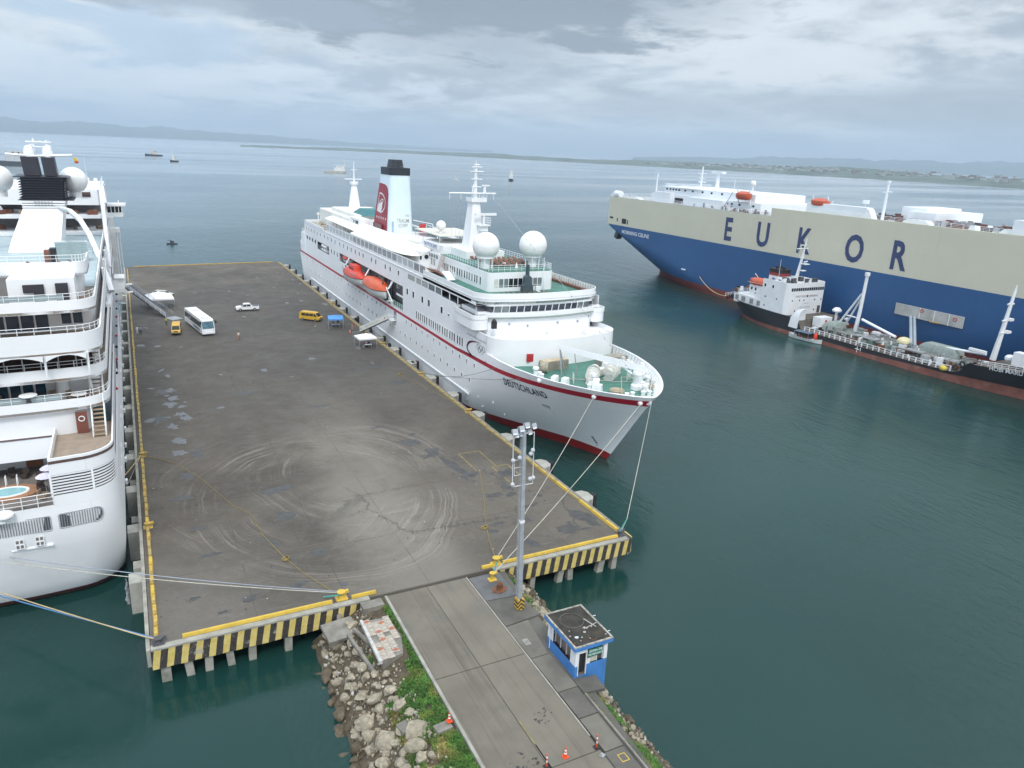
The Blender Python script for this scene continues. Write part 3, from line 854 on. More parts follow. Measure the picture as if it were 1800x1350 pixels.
# small rubble between the boulders
bm = bmesh.new(); bmesh.ops.create_icosphere(bm, subdivisions=1, radius=1); rv = [v.co.copy() for v in bm.verts]; rfc = [[v.index for v in f.verts] for f in bm.faces]; bm.free()
mb = MB()
for i in range(2600):
    side = -1 if rk.random() < .68 else 1
    prof, xo = (LEFT_PROF, lx) if side < 0 else (RIGHT_PROF, rx)
    y = rk.uniform(18, 56.5); o = rk.uniform(1.6, 6.4) if side < 0 else rk.uniform(.9, 4.3)
    if side > 0 and 39.5 < y < 45 and o < 3: continue
    s = .05 + .16 * rk.random() ** 2; h = prof_h(prof, side * o); Rm = Matrix.Rotation(rk.random() * 6, 3, 'Z') @ Matrix.Rotation(rk.random() * 3, 3, 'X')
    mb.add([Vector((xo(y) + side * o, y, h + .05 + rk.uniform(0, .2))) + Rm @ Vector((p.x * s, p.y * s * .8, p.z * s * .6)) * rk.uniform(.75, 1.2) for p in rv], rfc, rk.choice((0, 0, 0, 3, 3, 1, 1, 2)))
tag(mb.out('rubble', [ROCK, mat('grey_rubble', (.20, .19, .17), .9, .2, 2), mat('pale_rubble', (.42, .40, .36), .9, .15, 2), mat('brown_rubble', (.13, .10, .065), .9, .3, 2)], recalc=False), kind='stuff', label='loose broken stones between the boulders on both banks', cat='rubble')

# grass and weeds
GR1 = mat('green_weeds', (.058, .150, .024), .8, .4, .9)
GR2 = mat('yellow_green_weeds', (.125, .175, .035), .8, .35, .9)
GR3 = mat('dry_grass', (.24, .20, .07), .85, .3, .9)
mb = MB(); gr = random.Random(4)


def tuft(x, y, z, s):
    n = gr.randint(4, 7)
    q = mnoise.noise(Vector((x * .6, y * .6, 3)))
    mi = 0 if q < .12 else (1 if q < .42 else 2)
    if gr.random() < .12: mi = 1
    for i in range(n):
        a = gr.random() * 6.28; L = s * gr.uniform(.6, 1.3); w = s * .16
        dx, dy = cos(a), sin(a); lean = gr.uniform(.25, .9)
        b = Vector((x + gr.uniform(-.06, .06), y + gr.uniform(-.06, .06), z))
        t = b + Vector((dx * L * lean, dy * L * lean, L * (1.1 - lean * .55)))
        mid = b.lerp(t, .55) + Vector((0, 0, L * .12)); sd = Vector((-dy, dx, 0)) * w
        mb.add([b - sd * .6, b + sd * .6, mid + sd, t, mid - sd], [(0, 1, 2, 4), (4, 2, 3)], mi)


for i in range(52000):
    y = gr.uniform(27, 55.5) if gr.random() < .92 else gr.uniform(14, 27)
    if gr.random() < .74:
        o = gr.uniform(.15, 3.7)
        dens_ = mnoise.noise(Vector((o * .45 + 2, y * .33, 0))) + (.42 if o < (2.1 if y < 44 else 1.1) else -.05) + (.30 if y < 38.5 else (.08 if y < 46 else -.22))
        if dens_ < 0 or (y > 47.6 and .55 < o < 3.2): continue
        if 39.1 < y < 40.3 and o < 1.0: continue
        x = lx(y) - o; z = prof_h(LEFT_PROF, -o)
    else:
        o = gr.uniform(.1, 1.9)
        if 39 < y < 45.2 and o > -1 and o < 3: continue
        if y > 45 and o < .5: continue
        if mnoise.noise(Vector((o * .5 + 9, y * .4, 0))) + .22 < 0: continue
        x = rx(y) + o; z = prof_h(RIGHT_PROF, o)
    tuft(x, y, z - .02, gr.choice((.10, .14, .18, .24, .3)))
tag(mb.out('grass', [GR1, GR2, GR3], recalc=False), kind='stuff', label='bright green weeds and grass beside the road and on the banks', cat='grass')

# broken concrete pieces on the left bank
for (c, dd, rz, rxx, lab) in (((13.75, 50.6, 2.5), (.26, 5.6, .26), .16, .10, 'long fallen concrete beam leaning beside the tiled slab'), ((13.0, 54.9, 2.25), (2.7, 2.2, .35), .12, .2, 'tilted concrete slab under the striped quay beam'),
                             ((16.2, 55.9, 3.05), (1.9, 1.1, .9), .02, 0, 'square concrete block between quay beam and road'), ((14.7, 41.6, 2.3), (1.8, 1.0, .9), .25, 0, 'square broken concrete lump among the boulders'),
                             ((16.5, 39.7, 3.2), (1.2, .8, .35), .1, 0, 'small flat concrete slab beside the road cone in the grass'), ((13.2, 56.1, 2.3), (.35, 3.6, .35), -.3, .4, 'slanting concrete post under the quay edge'),
                             ((14.35, 52.6, 2.75), (.25, 2.2, .25), .5, .3, 'short thin concrete post lying by the tiled slab')):
    mb = MB(); mb.obox((0, 0, 0), dd, rz, 0, rxx)
    o = mb.out('concrete_lump', CONC); o.location = c; tag(o, lab, 'concrete block')
for (c, dd, rz, rxx, lab) in (((29.5, 54.8, 2.4), (1.4, 2.6, .9), .5, .2, 'pale jagged concrete lump behind the floodlight mast'), ((30.6, 54.6, .9), (.5, 3.4, .4), -.55, -.25, 'sloping rusty pile stump in the water by the mast')):
    mb = MB(); mb.obox((0, 0, 0), dd, rz, 0, rxx)
    o = mb.out('concrete_lump', CONC if 'pale' in lab else RUST); o.location = c; tag(o, lab, 'concrete block')

# tiled slab of a demolished building
mb = MB(); mb.prism([(14.75, 48.2), (16.55, 48.5), (17.1, 50.6), (16.9, 53.6), (14.6, 53.9)], 1.9, 3.36)
slab = thing('tiled_slab', 'broken floor slab with pale tiles and red diamonds left of the road', 'floor slab', (15.8, 51, 1.9))
mb.out('slab_body', CONC, slab)
mb = MB(); mb.prism([(14.42, 48.1), (14.7, 48.05), (14.72, 53.95), (14.5, 53.95)], 3.2, 3.5); mb.out('edge_strip', mat('worn_white_edge', (.46, .45, .42), .8, .2, 2, dirt=(.2, .19, .16)), slab)
TW = mat('pale_floor_tile', (.37, .325, .27), .7, .2, 2.5, dirt=(.25, .22, .18), dirt_amt=.5); TR = mat('red_floor_tile', (.36, .12, .065), .7, .2, 2.5)
tme = MB().box(-.27, .27, -.27, .27, 0, .045).mesh('tile', TW); dme = MB().prism([(-.3, 0), (0, -.2), (.3, 0), (0, .2)], 0, .012).mesh('diamond_inlay', TR)
tr_ = random.Random(2)
for i in range(4):
    for j in range(10):
        x, y = 14.99 + i * .56, 48.5 + j * .56
        if (x > 16.6 and y < 50.2) or (x > 16.0 and y < 48.9) or tr_.random() < .07: continue
        o = inst('tile', tme, (x, y, 3.37 + tr_.uniform(0, .03)), slab, (tr_.uniform(-.06, .06), tr_.uniform(-.06, .06), tr_.uniform(-.08, .08)))
        if (i, j) in ((0, 9), (2, 8), (1, 6), (1, 4), (3, 3), (2, 1), (0, 2), (3, 6)):
            inst('diamond_inlay', dme, (x, y, 3.37 + .075), o)
# ================================================================== THINGS ON THE QUAY
def bollard(x, y, z, label, m=None, rz=0, s=1.0, h=.55):
    t = thing('bollard', label, 'bollard', (x, y, z), rz, 'mooring bollards')
    mb = MB(); mb.lathe([(.24 * s, .05), (.20 * s, .2), (.19 * s, h * .6), (.30 * s, h * .8), (.32 * s, h * .95), (.22 * s, h)], (0, 0, 0), 14); mb.out('post', m or YELP2, t, 40, True)
    mb = MB(); mb.prism(rrect(-.42 * s, .42 * s, -.36 * s, .36 * s, .12), 0, .06); mb.out('base_plate', m or YELP2, t, None, True)
    mb = MB(); mb.obox((.28 * s, 0, h * .8), (.5 * s, .2 * s, .2 * s), 0, 0, 0, -.25); mb.out('horn', m or YELP2, t, None, True)
    return t


bollard(13.9, 57.75, QZ, 'yellow bollard on the striped quay front left of the road', s=1.25, h=.75)
bollard(29.3, 57.6, QZ, 'yellow bollard on the quay front right of the road', s=1.25, h=.75)
bollard(27.75, 55.25, 3.46, 'small yellow bollard on the wet footpath slab below the quay front', s=.95, h=.8)
bollard(-1.05, 57.35, QZ, 'grey rope-wrapped bollard at the front left corner of the quay', STEELD, s=1.1)
bollard(44.2, 57.7, QZ, 'grey bollard at the front right corner of the quay', STEELD, s=1.1)
for (x, y, l) in ((44.55, 99.3, 'orange-yellow bollard on the right kerb, nearest the bow of the white liner'), (44.6, 120.3, 'rusty yellow bollard on the right kerb where the liner spring lines are made fast'), (44.6, 143, 'dull yellow bollard on the right kerb just past the white tent'), (44.5, 185, 'small yellow bollard far along the right kerb'),
                 (-1.15, 78.2, 'yellow-orange bollard on the left kerb near the cruise ship stern'), (-1.15, 98.3, 'yellow bollard on the left kerb holding the short stern lines')):
    bollard(x, y, QZ, l, YELP, s=1.1)
# rusty stump on the footpath
t = thing('iron_stump', 'rusty iron stump with a corroded base on the wet path slab', 'stump', (27.7, 53.5, 3.46))
mb = MB(); mb.lathe([(.30, 0), (.27, .3), (.31, .6), (.16, .75)], (0, 0, 0), 12); mb.out('post', RUST, t, 40, True)
mb = MB(); blob(mb, 0, 0, .75, .6, .2, .03, 5, 18); mb.prism([(p[0], p[1]) for p in mb.v[:18]], 0, .035); mb.out('base_plate', RUST, t, None, True)


# ------------------------------------------------------------------ ropes
def rope(pts, r, m, label, sag=0.0, n=14, group=None, name='mooring_rope'):
    P = []
    for a, b in zip(pts[:-1], pts[1:]):
        A, B = Vector(a), Vector(b)
        for i in range(n):
            f = i / n; p = A.lerp(B, f); p.z -= sag * 4 * f * (1 - f); P.append(p)
    P.append(Vector(pts[-1]))
    mb = MB(); mb.tube(P, r, 6)
    return tag(mb.out(name, m, None, 60), label, 'rope', group)


rope([(54.13, 79.3, 11.3), (29.35, 57.7, 4.05)], .04, ROPEW, 'pale bow line from the midships fairlead of the liner bow to the yellow bollard', .5)
rope([(58.52, 74.5, 11.4), (27.8, 55.3, 4.0)], .04, ROPEW, 'pale bow line from the tip of the bow to the small yellow bollard', .5)
rope([(59.7, 73.9, 11.5), (45.1, 57.9, 5.1)], .038, ROPEW, 'pale bow line from the stem to the front right quay corner', .15)
rope([(45.1, 57.9, 5.1), (44.1, 57.65, 4.0)], .07, ROPET, 'teal spliced end of the corner bow line, left leg', 0, 4)
rope([(45.1, 57.9, 5.1), (44.45, 57.8, 3.95)], .06, ROPEW, 'pale spliced end of the corner bow line, right leg', 0, 4)
rope([(47.97, 97, 11.1), (44.7, 120.2, 4.0)], .04, mat('grey_rope', (.22, .22, .22), .9), 'upper grey spring line from the liner bow', 1.1)
rope([(48.98, 91, 10.9), (44.75, 120.4, 4.0)], .04, mat('grey_rope', (.22, .22, .22), .9), 'lower grey spring line from the liner bow', .5)
rope([(-12.6, 71.2, 5.9), (13.8, 57.75, 4.1)], .038, ROPEW, 'pale stern line of the left cruise ship, lower of the pair crossing the quay', .35)
rope([(-12.2, 71.2, 6.35), (13.85, 57.85, 4.15)], .038, mat('bluegrey_rope', (.30, .33, .40), .9), 'blue-grey stern line of the left cruise ship, upper of the pair crossing the quay', .35)
rope([(-13.5, 71.6, 2.5), (-1.1, 57.45, 3.85)], .06, ROPEB, 'blue stern line of the left cruise ship to the corner bollard', .05)
rope([(-13.3, 71.6, 2.75), (-2.6, 58.9, 3.75), (-1.1, 57.35, 3.9)], .05, mat('tan_rope', (.50, .38, .20), .9), 'tan stern line of the left cruise ship to the corner bollard', .05)
rope([(-3.4, 93.2, 3.2), (-1.2, 98.2, 3.9)], .06, mat('tan_rope', (.50, .38, .20)), 'tan breast line from the cruise ship side to the left kerb', .1)
rope([(-3.4, 90.9, 2.4), (-1.2, 98.3, 3.95)], .038, ROPEW, 'pale breast line from the cruise ship side to the left kerb', .1)
rope([(13.75, 57.9, 3.95), (13.3, 59.3, 3.55), (11.6, 63.4, 3.53), (10.6, 66.6, 3.53), (9.4, 71.8, 3.53), (8.9, 77.3, 3.53), (7.4, 80.1, 3.53), (5.1, 88.0, 3.53), (2.6, 94.3, 3.53), (-.9, 98.2, 3.7)], .035, ROPEY, 'yellow rope lying slack across the quay on the left', 0, 4)
rope([(29.3, 57.8, 4.0), (30.6, 62, 3.54), (32.2, 66.4, 3.53), (34.0, 70.6, 3.53), (36.3, 76.5, 3.53), (37.0, 78.5, 3.53)], .035, ROPEY, 'yellow rope lying on the quay behind the floodlight mast', 0, 4)
rope([(41.0, 121.4, 3.55), (41.7, 118, 3.53), (43.0, 112, 3.53), (43.9, 106, 3.53), (44.1, 101, 3.6)], .035, ROPEY, 'slack yellow rope lying beside the right kerb', 0, 5)
for (x, y, l) in ((41.0, 122, 'coil of yellow rope near the right kerb'), (31.2, 64.6, 'knotted coil of yellow rope behind the floodlight mast'), (10.6, 66.4, 'knot of yellow rope on the slack line left of the road end')):
    mb = MB()
    for k in range(4): mb.torus((x + .05 * k, y - .04 * k, QZ + .06 + .07 * k), .36 - .05 * k, .04, 14, 5)
    tag(mb.out('rope_coil', ROPEY, None, 60), l, 'rope coil')
rope([(13.9, 57.5, 4.02), (12.3, 57.9, 3.95)], .075, ROPET, 'teal eye splice on the yellow bollard left of the road', 0, 4)
rope([(29.3, 57.4, 3.9), (27.9, 55.4, 4.1)], .06, ROPET, 'teal rope tail between the two yellow bollards by the road', .1, 5)


# ------------------------------------------------------------------ vehicles (local: front towards -Y)
TYRE = mat('tyre_rubber', (.02, .02, .02), .85, .2, 3); RIM = mat('wheel_rim', (.35, .35, .36), .4, .1, 3, metal=.4)
CARGL = mat('vehicle_glass', (.02, .03, .035), .06, .2, 2)
LAMP = mat('headlamp_lens', (.65, .66, .66), .15); TAIL = mat('tail_lamp', (.35, .02, .02), .3)


def wheels(t, r, w, pos):
    tm = MB(); tm.cyl((-w / 2, 0, 0), (w / 2, 0, 0), r, n=16); tme = tm.mesh('tyre', TYRE, 40)
    rm = MB(); rm.cyl((-w / 2 - .01, 0, 0), (w / 2 + .01, 0, 0), r * .58, n=12); rme = rm.mesh('rim', RIM, 40)
    for (x, y) in pos:
        wh = bpy.data.objects.new('wheel', tme); COL.objects.link(wh); wh.parent = t; wh.location = (x, y, r)
        ri = bpy.data.objects.new('rim', rme); COL.objects.link(ri); ri.parent = wh


def shell(prof, hw, tumble, zb, n=4, m=0):
    """body from a side profile [(y, z)] : lower half width hw, narrowing by tumble above zb"""
    def w(z): return hw - max(0, z - zb) * tumble
    L = [(-w(z), y, z) for y, z in prof]; R = [(w(z), y, z) for y, z in prof]
    k = len(prof); mb = MB()
    mb.add(L + R, [(i, (i + 1) % k, k + (i + 1) % k, k + i) for i in range(k)] + [tuple(range(k)), tuple(k + i for i in reversed(range(k)))], m)
    return mb, w


def side_pane(t, w, y0, y1, z0, z1, yt0=None, yt1=None, m=None, name='side_window'):
    yt0 = y0 if yt0 is None else yt0; yt1 = y1 if yt1 is None else yt1
    for s in (-1, 1):
        mb = MB(); e = .012
        P = [(s * (w(z0) + e), y0, z0), (s * (w(z0) + e), y1, z0), (s * (w(z1) + e), yt1, z1), (s * (w(z1) + e), yt0, z1)]
        Q = [(x - s * .03, y, z) for x, y, z in P]
        mb.add(P + Q, [(0, 1, 2, 3), (0, 1, 5, 4), (1, 2, 6, 5), (2, 3, 7, 6), (3, 0, 4, 7)]); mb.out(name, m or CARGL, t, None, True)


def slab_pane(t, name, P, m, th=.02):
    n = (Vector(P[1]) - Vector(P[0])).cross(Vector(P[2]) - Vector(P[0])).normalized() * th
    mb = MB(); mb.add([Vector(p) + n for p in P] + [Vector(p) - n for p in P], [(0, 1, 2, 3), (7, 6, 5, 4), (0, 4, 5, 1), (1, 5, 6, 2), (2, 6, 7, 3), (3, 7, 4, 0)]); mb.out(name, m, t, None, True)


def van(loc, rz, label, paint, L=4.8, group=None):
    t = thing('minibus', label, 'van', loc, rz, group)
    h = L / 2
    prof = [(-h, .38), (-h, .95), (-h + .25, 1.12), (-h + 1.0, 1.88), (-h + 1.35, 2.0), (h - .3, 2.02), (h - .05, 1.85), (h, .9), (h, .38)]
    mb, w = shell(prof, .86, .10, 1.0); mb.out('body', paint, t, 30, True)
    y = -h + 1.0
    side_pane(t, w, -h + .55, -h + 1.35, 1.14, 1.72, -h + 1.02, -h + 1.35)
    for k in range(3): side_pane(t, w, -h + 1.5 + k * 1.02, -h + 2.42 + k * 1.02, 1.18, 1.72)
    slab_pane(t, 'windscreen', [(-.74, -h + .27, 1.16), (.74, -h + .27, 1.16), (.66, -h + .93, 1.82), (-.66, -h + .93, 1.82)], CARGL)
    slab_pane(t, 'rear_window', [(-.65, h + .0, 1.2), (.65, h + .0, 1.2), (.6, h - .04, 1.75), (-.6, h - .04, 1.75)], CARGL)
    for s in (-1, 1):
        mb = MB(); mb.obox((s * .62, -h - .01, .82), (.34, .05, .2)); mb.out('headlight', LAMP, t, None, True)
    mb = MB(); mb.obox((0, -h - .04, .48), (1.66, .14, .2)); mb.out('bumper', STEELD, t, None, True)
    mb = MB(); mb.obox((0, -h - .01, .83), (.8, .04, .14)); mb.out('grille', BLACK, t, None, True)
    wheels(t, .32, .2, [(s * .78, yy) for s in (-1, 1) for yy in (-h + .95, h - .95)])
    return t


VYEL = mat('van_yellow_paint', (.60, .36, .035), .35, .05, 1)
van((35.7, 169.4, QZ), atan2(2.6, 2.4) , 'yellow minibus seen side-on beside the blue canopy', VYEL, 5.1, 'yellow minibuses')
van((7.05, 165.2, QZ), -.10, 'yellow minibus facing the viewer beside the white coach', VYEL, 4.8, 'yellow minibuses')

# coach
t = thing('coach', 'white coach with a blue windscreen and dark side windows on the left of the quay', 'bus', (11.75, 167.8, QZ), .16)
L = 14.5; h = L / 2
prof = [(-h, .45), (-h, 1.4), (-h + .18, 2.0), (-h + .55, 3.15), (-h + .9, 3.35), (h - .3, 3.35), (h, 3.1), (h, .45)]
mb, w = shell(prof, 1.27, .04, 1.6); mb.out('body', mat('coach_white', (.80, .81, .84), .35, .03, 1), t, 30, True)
for k in range(8): side_pane(t, w, -h + .9 + k * 1.66, -h + 2.5 + k * 1.66, 1.65, 2.75)
slab_pane(t, 'windscreen', [(-1.15, -h + .03, 1.5), (1.15, -h + .03, 1.5), (1.1, -h + .48, 2.95), (-1.1, -h + .48, 2.95)], mat('blue_tint_glass', (.07, .15, .20), .08, .3, 1))
side_pane(t, w, -h + 1.0, -h + 6.5, .75, 1.3, -h + 2.4, -h + 7.5, mat('coach_blue', (.10, .22, .36), .4), 'blue_panel')
mb = MB(); mb.obox((0, -h + 2.2, 3.42), (1.3, 1.9, .16)); mb.obox((0, h - 4, 3.4), (1.0, 1.2, .12)); mb.out('roof_hatch', mat('coach_roof_unit', (.62, .63, .65), .5), t, None, True)
mb = MB(); mb.obox((0, -h - .06, .65), (2.45, .16, .4)); mb.out('bumper', mat('coach_white', (.80, .81, .84)), t, None, True)
for s in (-1, 1):
    mb = MB(); mb.obox((s * .95, -h - .01, 1.05), (.4, .05, .22)); mb.out('headlight', LAMP, t, None, True)
    mb = MB(); mb.obox((s * 1.5, -h - .15, 2.85), (.3, .16, .5)); mb.cyl((s * 1.15, -h + .4, 3.1), (s * 1.5, -h - .1, 3.1), .04, n=5); mb.out('mirror', BLACK, t, None, True)
wheels(t, .5, .3, [(s * 1.1, yy) for s in (-1, 1) for yy in (-h + 2.6, h - 3.6)])

# white pickup (front towards -X)
t = thing('pickup_truck', 'white double-cab pickup standing alone in the middle of the quay', 'pickup', (23.8, 183.9, QZ), -pi / 2 - .02)
h = 2.6
prof = [(-h, .42), (-h, .85), (-h + .15, 1.02), (-h + 1.15, 1.12), (-h + 1.75, 1.66), (-h + 2.1, 1.74), (-h + 3.05, 1.74), (-h + 3.35, 1.62), (-h + 3.5, 1.12), (h, 1.08), (h, .42)]
mb, w = shell(prof, .88, .18, 1.05); mb.out('body', mat('car_white_paint', (.78, .79, .80), .3, .03, 1), t, 25, True)
side_pane(t, w, -h + 1.35, -h + 2.32, 1.14, 1.6, -h + 1.8, -h + 2.32); side_pane(t, w, -h + 2.42, -h + 3.36, 1.14, 1.6, -h + 2.42, -h + 3.2)
slab_pane(t, 'windscreen', [(-.74, -h + 1.2, 1.16), (.74, -h + 1.2, 1.16), (.66, -h + 1.7, 1.64), (-.66, -h + 1.7, 1.64)], CARGL)
mb = MB(); mb.obox((0, h - .8, 1.10), (1.5, 1.45, .03)); mb.out('load_bed', STEELD, t, None, True)
mb = MB(); mb.obox((0, -h - .03, .55), (1.7, .12, .22)); mb.out('bumper', STEELD, t, None, True)
for s in (-1, 1):
    mb = MB(); mb.obox((s * .66, -h - .01, .8), (.3, .05, .18)); mb.out('headlight', LAMP, t, None, True)
    mb = MB(); mb.obox((s * .7, h + .01, .85), (.2, .04, .25)); mb.out('tail_light', TAIL, t, None, True)
wheels(t, .37, .24, [(s * .8, yy) for s in (-1, 1) for yy in (-h + .95, h - 1.05)])

# beige estate car behind the white marquee, bonnet open side towards the viewer
t = thing('estate_car', 'beige estate car parked behind the peaked white marquee', 'car', (6.5, 206.5, QZ), pi * .32)
h = 2.4
prof = [(-h, .35), (-h, .7), (-h + .2, .85), (-h + 1.0, .98), (-h + 1.6, 1.42), (-h + 2.0, 1.5), (h - .6, 1.5), (h - .05, 1.0), (h, .35)]
mb, w = shell(prof, .86, .22, .95); mb.out('body', mat('car_beige_paint', (.48, .46, .40), .3, .05, 1), t, 25, True)
side_pane(t, w, -h + 1.3, -h + 2.3, 1.0, 1.38, -h + 1.72, -h + 2.3); side_pane(t, w, -h + 2.38, -h + 3.3, 1.0, 1.38); side_pane(t, w, -h + 3.38, -h + 4.4, 1.0, 1.38, -h + 3.38, -h + 4.1)
slab_pane(t, 'windscreen', [(-.74, -h + 1.03, 1.0), (.74, -h + 1.03, 1.0), (.62, -h + 1.58, 1.42), (-.62, -h + 1.58, 1.42)], CARGL)
mb = MB(); mb.obox((0, -h - .03, .5), (1.6, .12, .22)); mb.out('bumper', STEELD, t, None, True)
wheels(t, .32, .2, [(s * .76, yy) for s in (-1, 1) for yy in (-h + .85, h - .85)])


# ------------------------------------------------------------------ canopies
def canopy(loc, w, d, h, peak, cover, label, rz=0, val=.3, legm=None, name='canopy_tent'):
    t = thing(name, label, 'tent', loc, rz)
    a, b = w / 2, d / 2
    mb = MB(); P = []
    n = 6
    for i in range(n + 1):
        for j in range(n + 1):
            u, v = -1 + 2 * i / n, -1 + 2 * j / n
            r = max(abs(u), abs(v))
            P.append((u * a, v * b, h + (peak - h) * (1 - r) ** .9 - .05 * (1 - r) * r * 4 * .5))
    F = [(i * (n + 1) + j, (i + 1) * (n + 1) + j, (i + 1) * (n + 1) + j + 1, i * (n + 1) + j + 1) for i in range(n) for j in range(n)]
    mb.add(P, F)
    for (x0, y0, x1, y1) in ((-a, -b, a, -b), (a, -b, a, b), (a, b, -a, b), (-a, b, -a, -b)):
        mb.quad((x0, y0, h), (x1, y1, h), (x1 * 1.005, y1 * 1.005, h - val), (x0 * 1.005, y0 * 1.005, h - val))
    mb.out('cover', cover, t, 30, True, recalc=False)
    for sx in (-1, 1):
        for sy in (-1, 1):
            mb = MB(); mb.obox((sx * (a - .05), sy * (b - .05), h / 2), (.06, .06, h)); mb.obox((sx * (a - .05), sy * (b - .05), .02), (.16, .16, .03))
            mb.out('leg', legm or GALV, t, None, True)
    return t


TENTW = mat('white_tent_fabric', (.82, .82, .85), .8, .04, .6)
TENTB = mat('blue_tent_fabric', (.09, .29, .62), .8, .08, .6)
canopy((40.8, 142.6, QZ), 3.7, 3.4, 2.15, 2.85, TENTW, 'small white pop-up canopy with people sitting under it by the right kerb', .05)
canopy((39.5, 161.6, QZ), 3.3, 3.9, 2.15, 2.7, TENTB, 'bright blue pop-up canopy beside the yellow minibus', -.2)
canopy((5.0, 193.2, QZ), 6.3, 6.0, 2.5, 3.8, TENTW, 'large peaked white marquee at the foot of the cruise ship gangway', .05, .35)


# folding tables and stools under the canopies
def table(loc, w, d, rz, m, label):
    t = thing('folding_table', label, 'table', loc, rz)
    mb = MB(); mb.box(-w / 2, w / 2, -d / 2, d / 2, .70, .74); mb.out('table_top', m, t, None, True)
    for sx in (-1, 1):
        for sy in (-1, 1):
            mb = MB(); mb.box(sx * (w / 2 - .08) - .02, sx * (w / 2 - .08) + .02, sy * (d / 2 - .08) - .02, sy * (d / 2 - .08) + .02, 0, .70); mb.out('leg', GALV, t, None, True)
    return t


table((39.3, 160.9, QZ), 1.9, .8, -.2, WHITE2, 'white folding table with bottles under the blue canopy')
for i in range(7):
    mb = MB(); mb.lathe([(.06, 0), (.06, .18), (.03, .25), (.03, .3)], (0, 0, 0), 8)
    o = mb.out('bottle', [ORANGE, TENTB, WHITE2, BLACK][i % 4] if False else (WHITE2 if i % 2 else GREEND)); o.location = (38.6 + i * .23, 161.0 - i * .05, QZ + .74)
    tag(o, 'small bottle standing on the table under the blue canopy', 'bottle', 'bottles on the table under the blue canopy')
table((41.0, 141.6, QZ), 1.5, .6, .05, WHITE2, 'white folding table under the small white canopy')
for k, (x, y) in enumerate(((3.4, 191.4), (4.8, 191.2), (6.3, 191.3))):
    table((x, y, QZ), 1.1, .7, .1 * k, mat('teal_cloth', (.10, .22, .26), .8), ('teal-covered table under the marquee, leftmost of three', 'teal-covered table under the marquee, middle of three', 'teal-covered table under the marquee, rightmost of three')[k])


# ------------------------------------------------------------------ people
def person(x, y, z, rz, shirt, legs, label, pose='stand', hair=(.02, .015, .012), s=1.0, step=.0):
    t = thing('person', label, 'person', (x, y, z), rz)
    B = []
    def J(p, r): B.append((p, r)); return len(B) - 1
    E = []
    sit = pose == 'sit'
    hz_ = .50 if sit else .93
    pel = J((0, 0, hz_), .135); che = J((0, -.02 if not sit else -.06, hz_ + .34), .15); nk = J((0, -.02, hz_ + .53), .06); hd = J((0, -.04, hz_ + .66), .095); ht = J((0, -.02, hz_ + .79), .075)
    E += [(pel, che), (che, nk), (nk, hd), (hd, ht)]
    for sgn in (-1, 1):
        hip = J((sgn * .10, 0, hz_ - .04), .10)
        kn = J((sgn * .12, -.42, hz_ - .03) if sit else (sgn * .11, -.03 + sgn * step, .50), .075)
        an = J((sgn * .12, -.40, .09) if sit else (sgn * .12, .02 + sgn * step * 1.8, .09), .05)
        to = J((sgn * .13, -.56, .05) if sit else (sgn * .13, -.14 + sgn * step * 1.8, .05), .045)
        E += [(pel, hip), (hip, kn), (kn, an), (an, to)]
        sh = J((sgn * .19, -.02, hz_ + .46), .065); el = J((sgn * .26, -.02 + (-.08 if sit else .02), hz_ + .20), .05)
        wr = J((sgn * .17, -.26, hz_ + .14) if sit or pose == 'hold' else (sgn * .27, -.06 - sgn * step, hz_ - .04), .037)
        ha = J((sgn * .13, -.34, hz_ + .14) if sit or pose == 'hold' else (sgn * .27, -.09 - sgn * step, hz_ - .13), .035)
        E += [(che, sh), (sh, el), (el, wr), (wr, ha)]
    me = bpy.data.meshes.new('b'); me.from_pydata([b[0] for b in B], E, []); ob = bpy.data.objects.new('b', me); COL.objects.link(ob)
    sk = ob.modifiers.new('s', 'SKIN'); sk.use_smooth_shade = True
    for i, (p, r) in enumerate(B): me.skin_vertices[0].data[i].radius = (r, r)
    me.skin_vertices[0].data[0].use_root = True
    sb = ob.modifiers.new('u', 'SUBSURF'); sb.levels = 1
    dg = bpy.context.evaluated_depsgraph_get(); m2 = bpy.data.meshes.new_from_object(ob.evaluated_get(dg)); bpy.data.objects.remove(ob)
    m2.name = 'body'
    for m in (SKIN, mat('cloth_%d_%d_%d' % tuple(int(c * 255) for c in shirt), shirt, .9, .12, 6), mat('cloth_%d_%d_%d' % tuple(int(c * 255) for c in legs), legs, .9, .12, 6), mat('hair_dark', hair, .7), BLACK):
        m2.materials.append(m)
    m2.materials.clear() if False else None
    while len(m2.materials) > 5: m2.materials.pop(index=0)
    for p in m2.polygons:
        c = p.center
        if c.z > hz_ + .74 or (c.z > hz_ + .66 and c.y > .02): i = 3
        elif c.z > hz_ + .50 and abs(c.x) < .13: i = 0
        elif c.z > hz_ + .02 and (abs(c.x) < .20 or c.z > hz_ + .24) and c.y > -.24: i = 1
        elif c.z > .0 and (abs(c.x) > .215 or (c.y < -.2 and c.z > hz_ + .08)): i = 0
        elif c.z < .10: i = 4
        else: i = 2
        p.material_index = i; p.use_smooth = True
    o = bpy.data.objects.new('body', m2); COL.objects.link(o); o.parent = t; t.scale = (s, s, s)
    return t


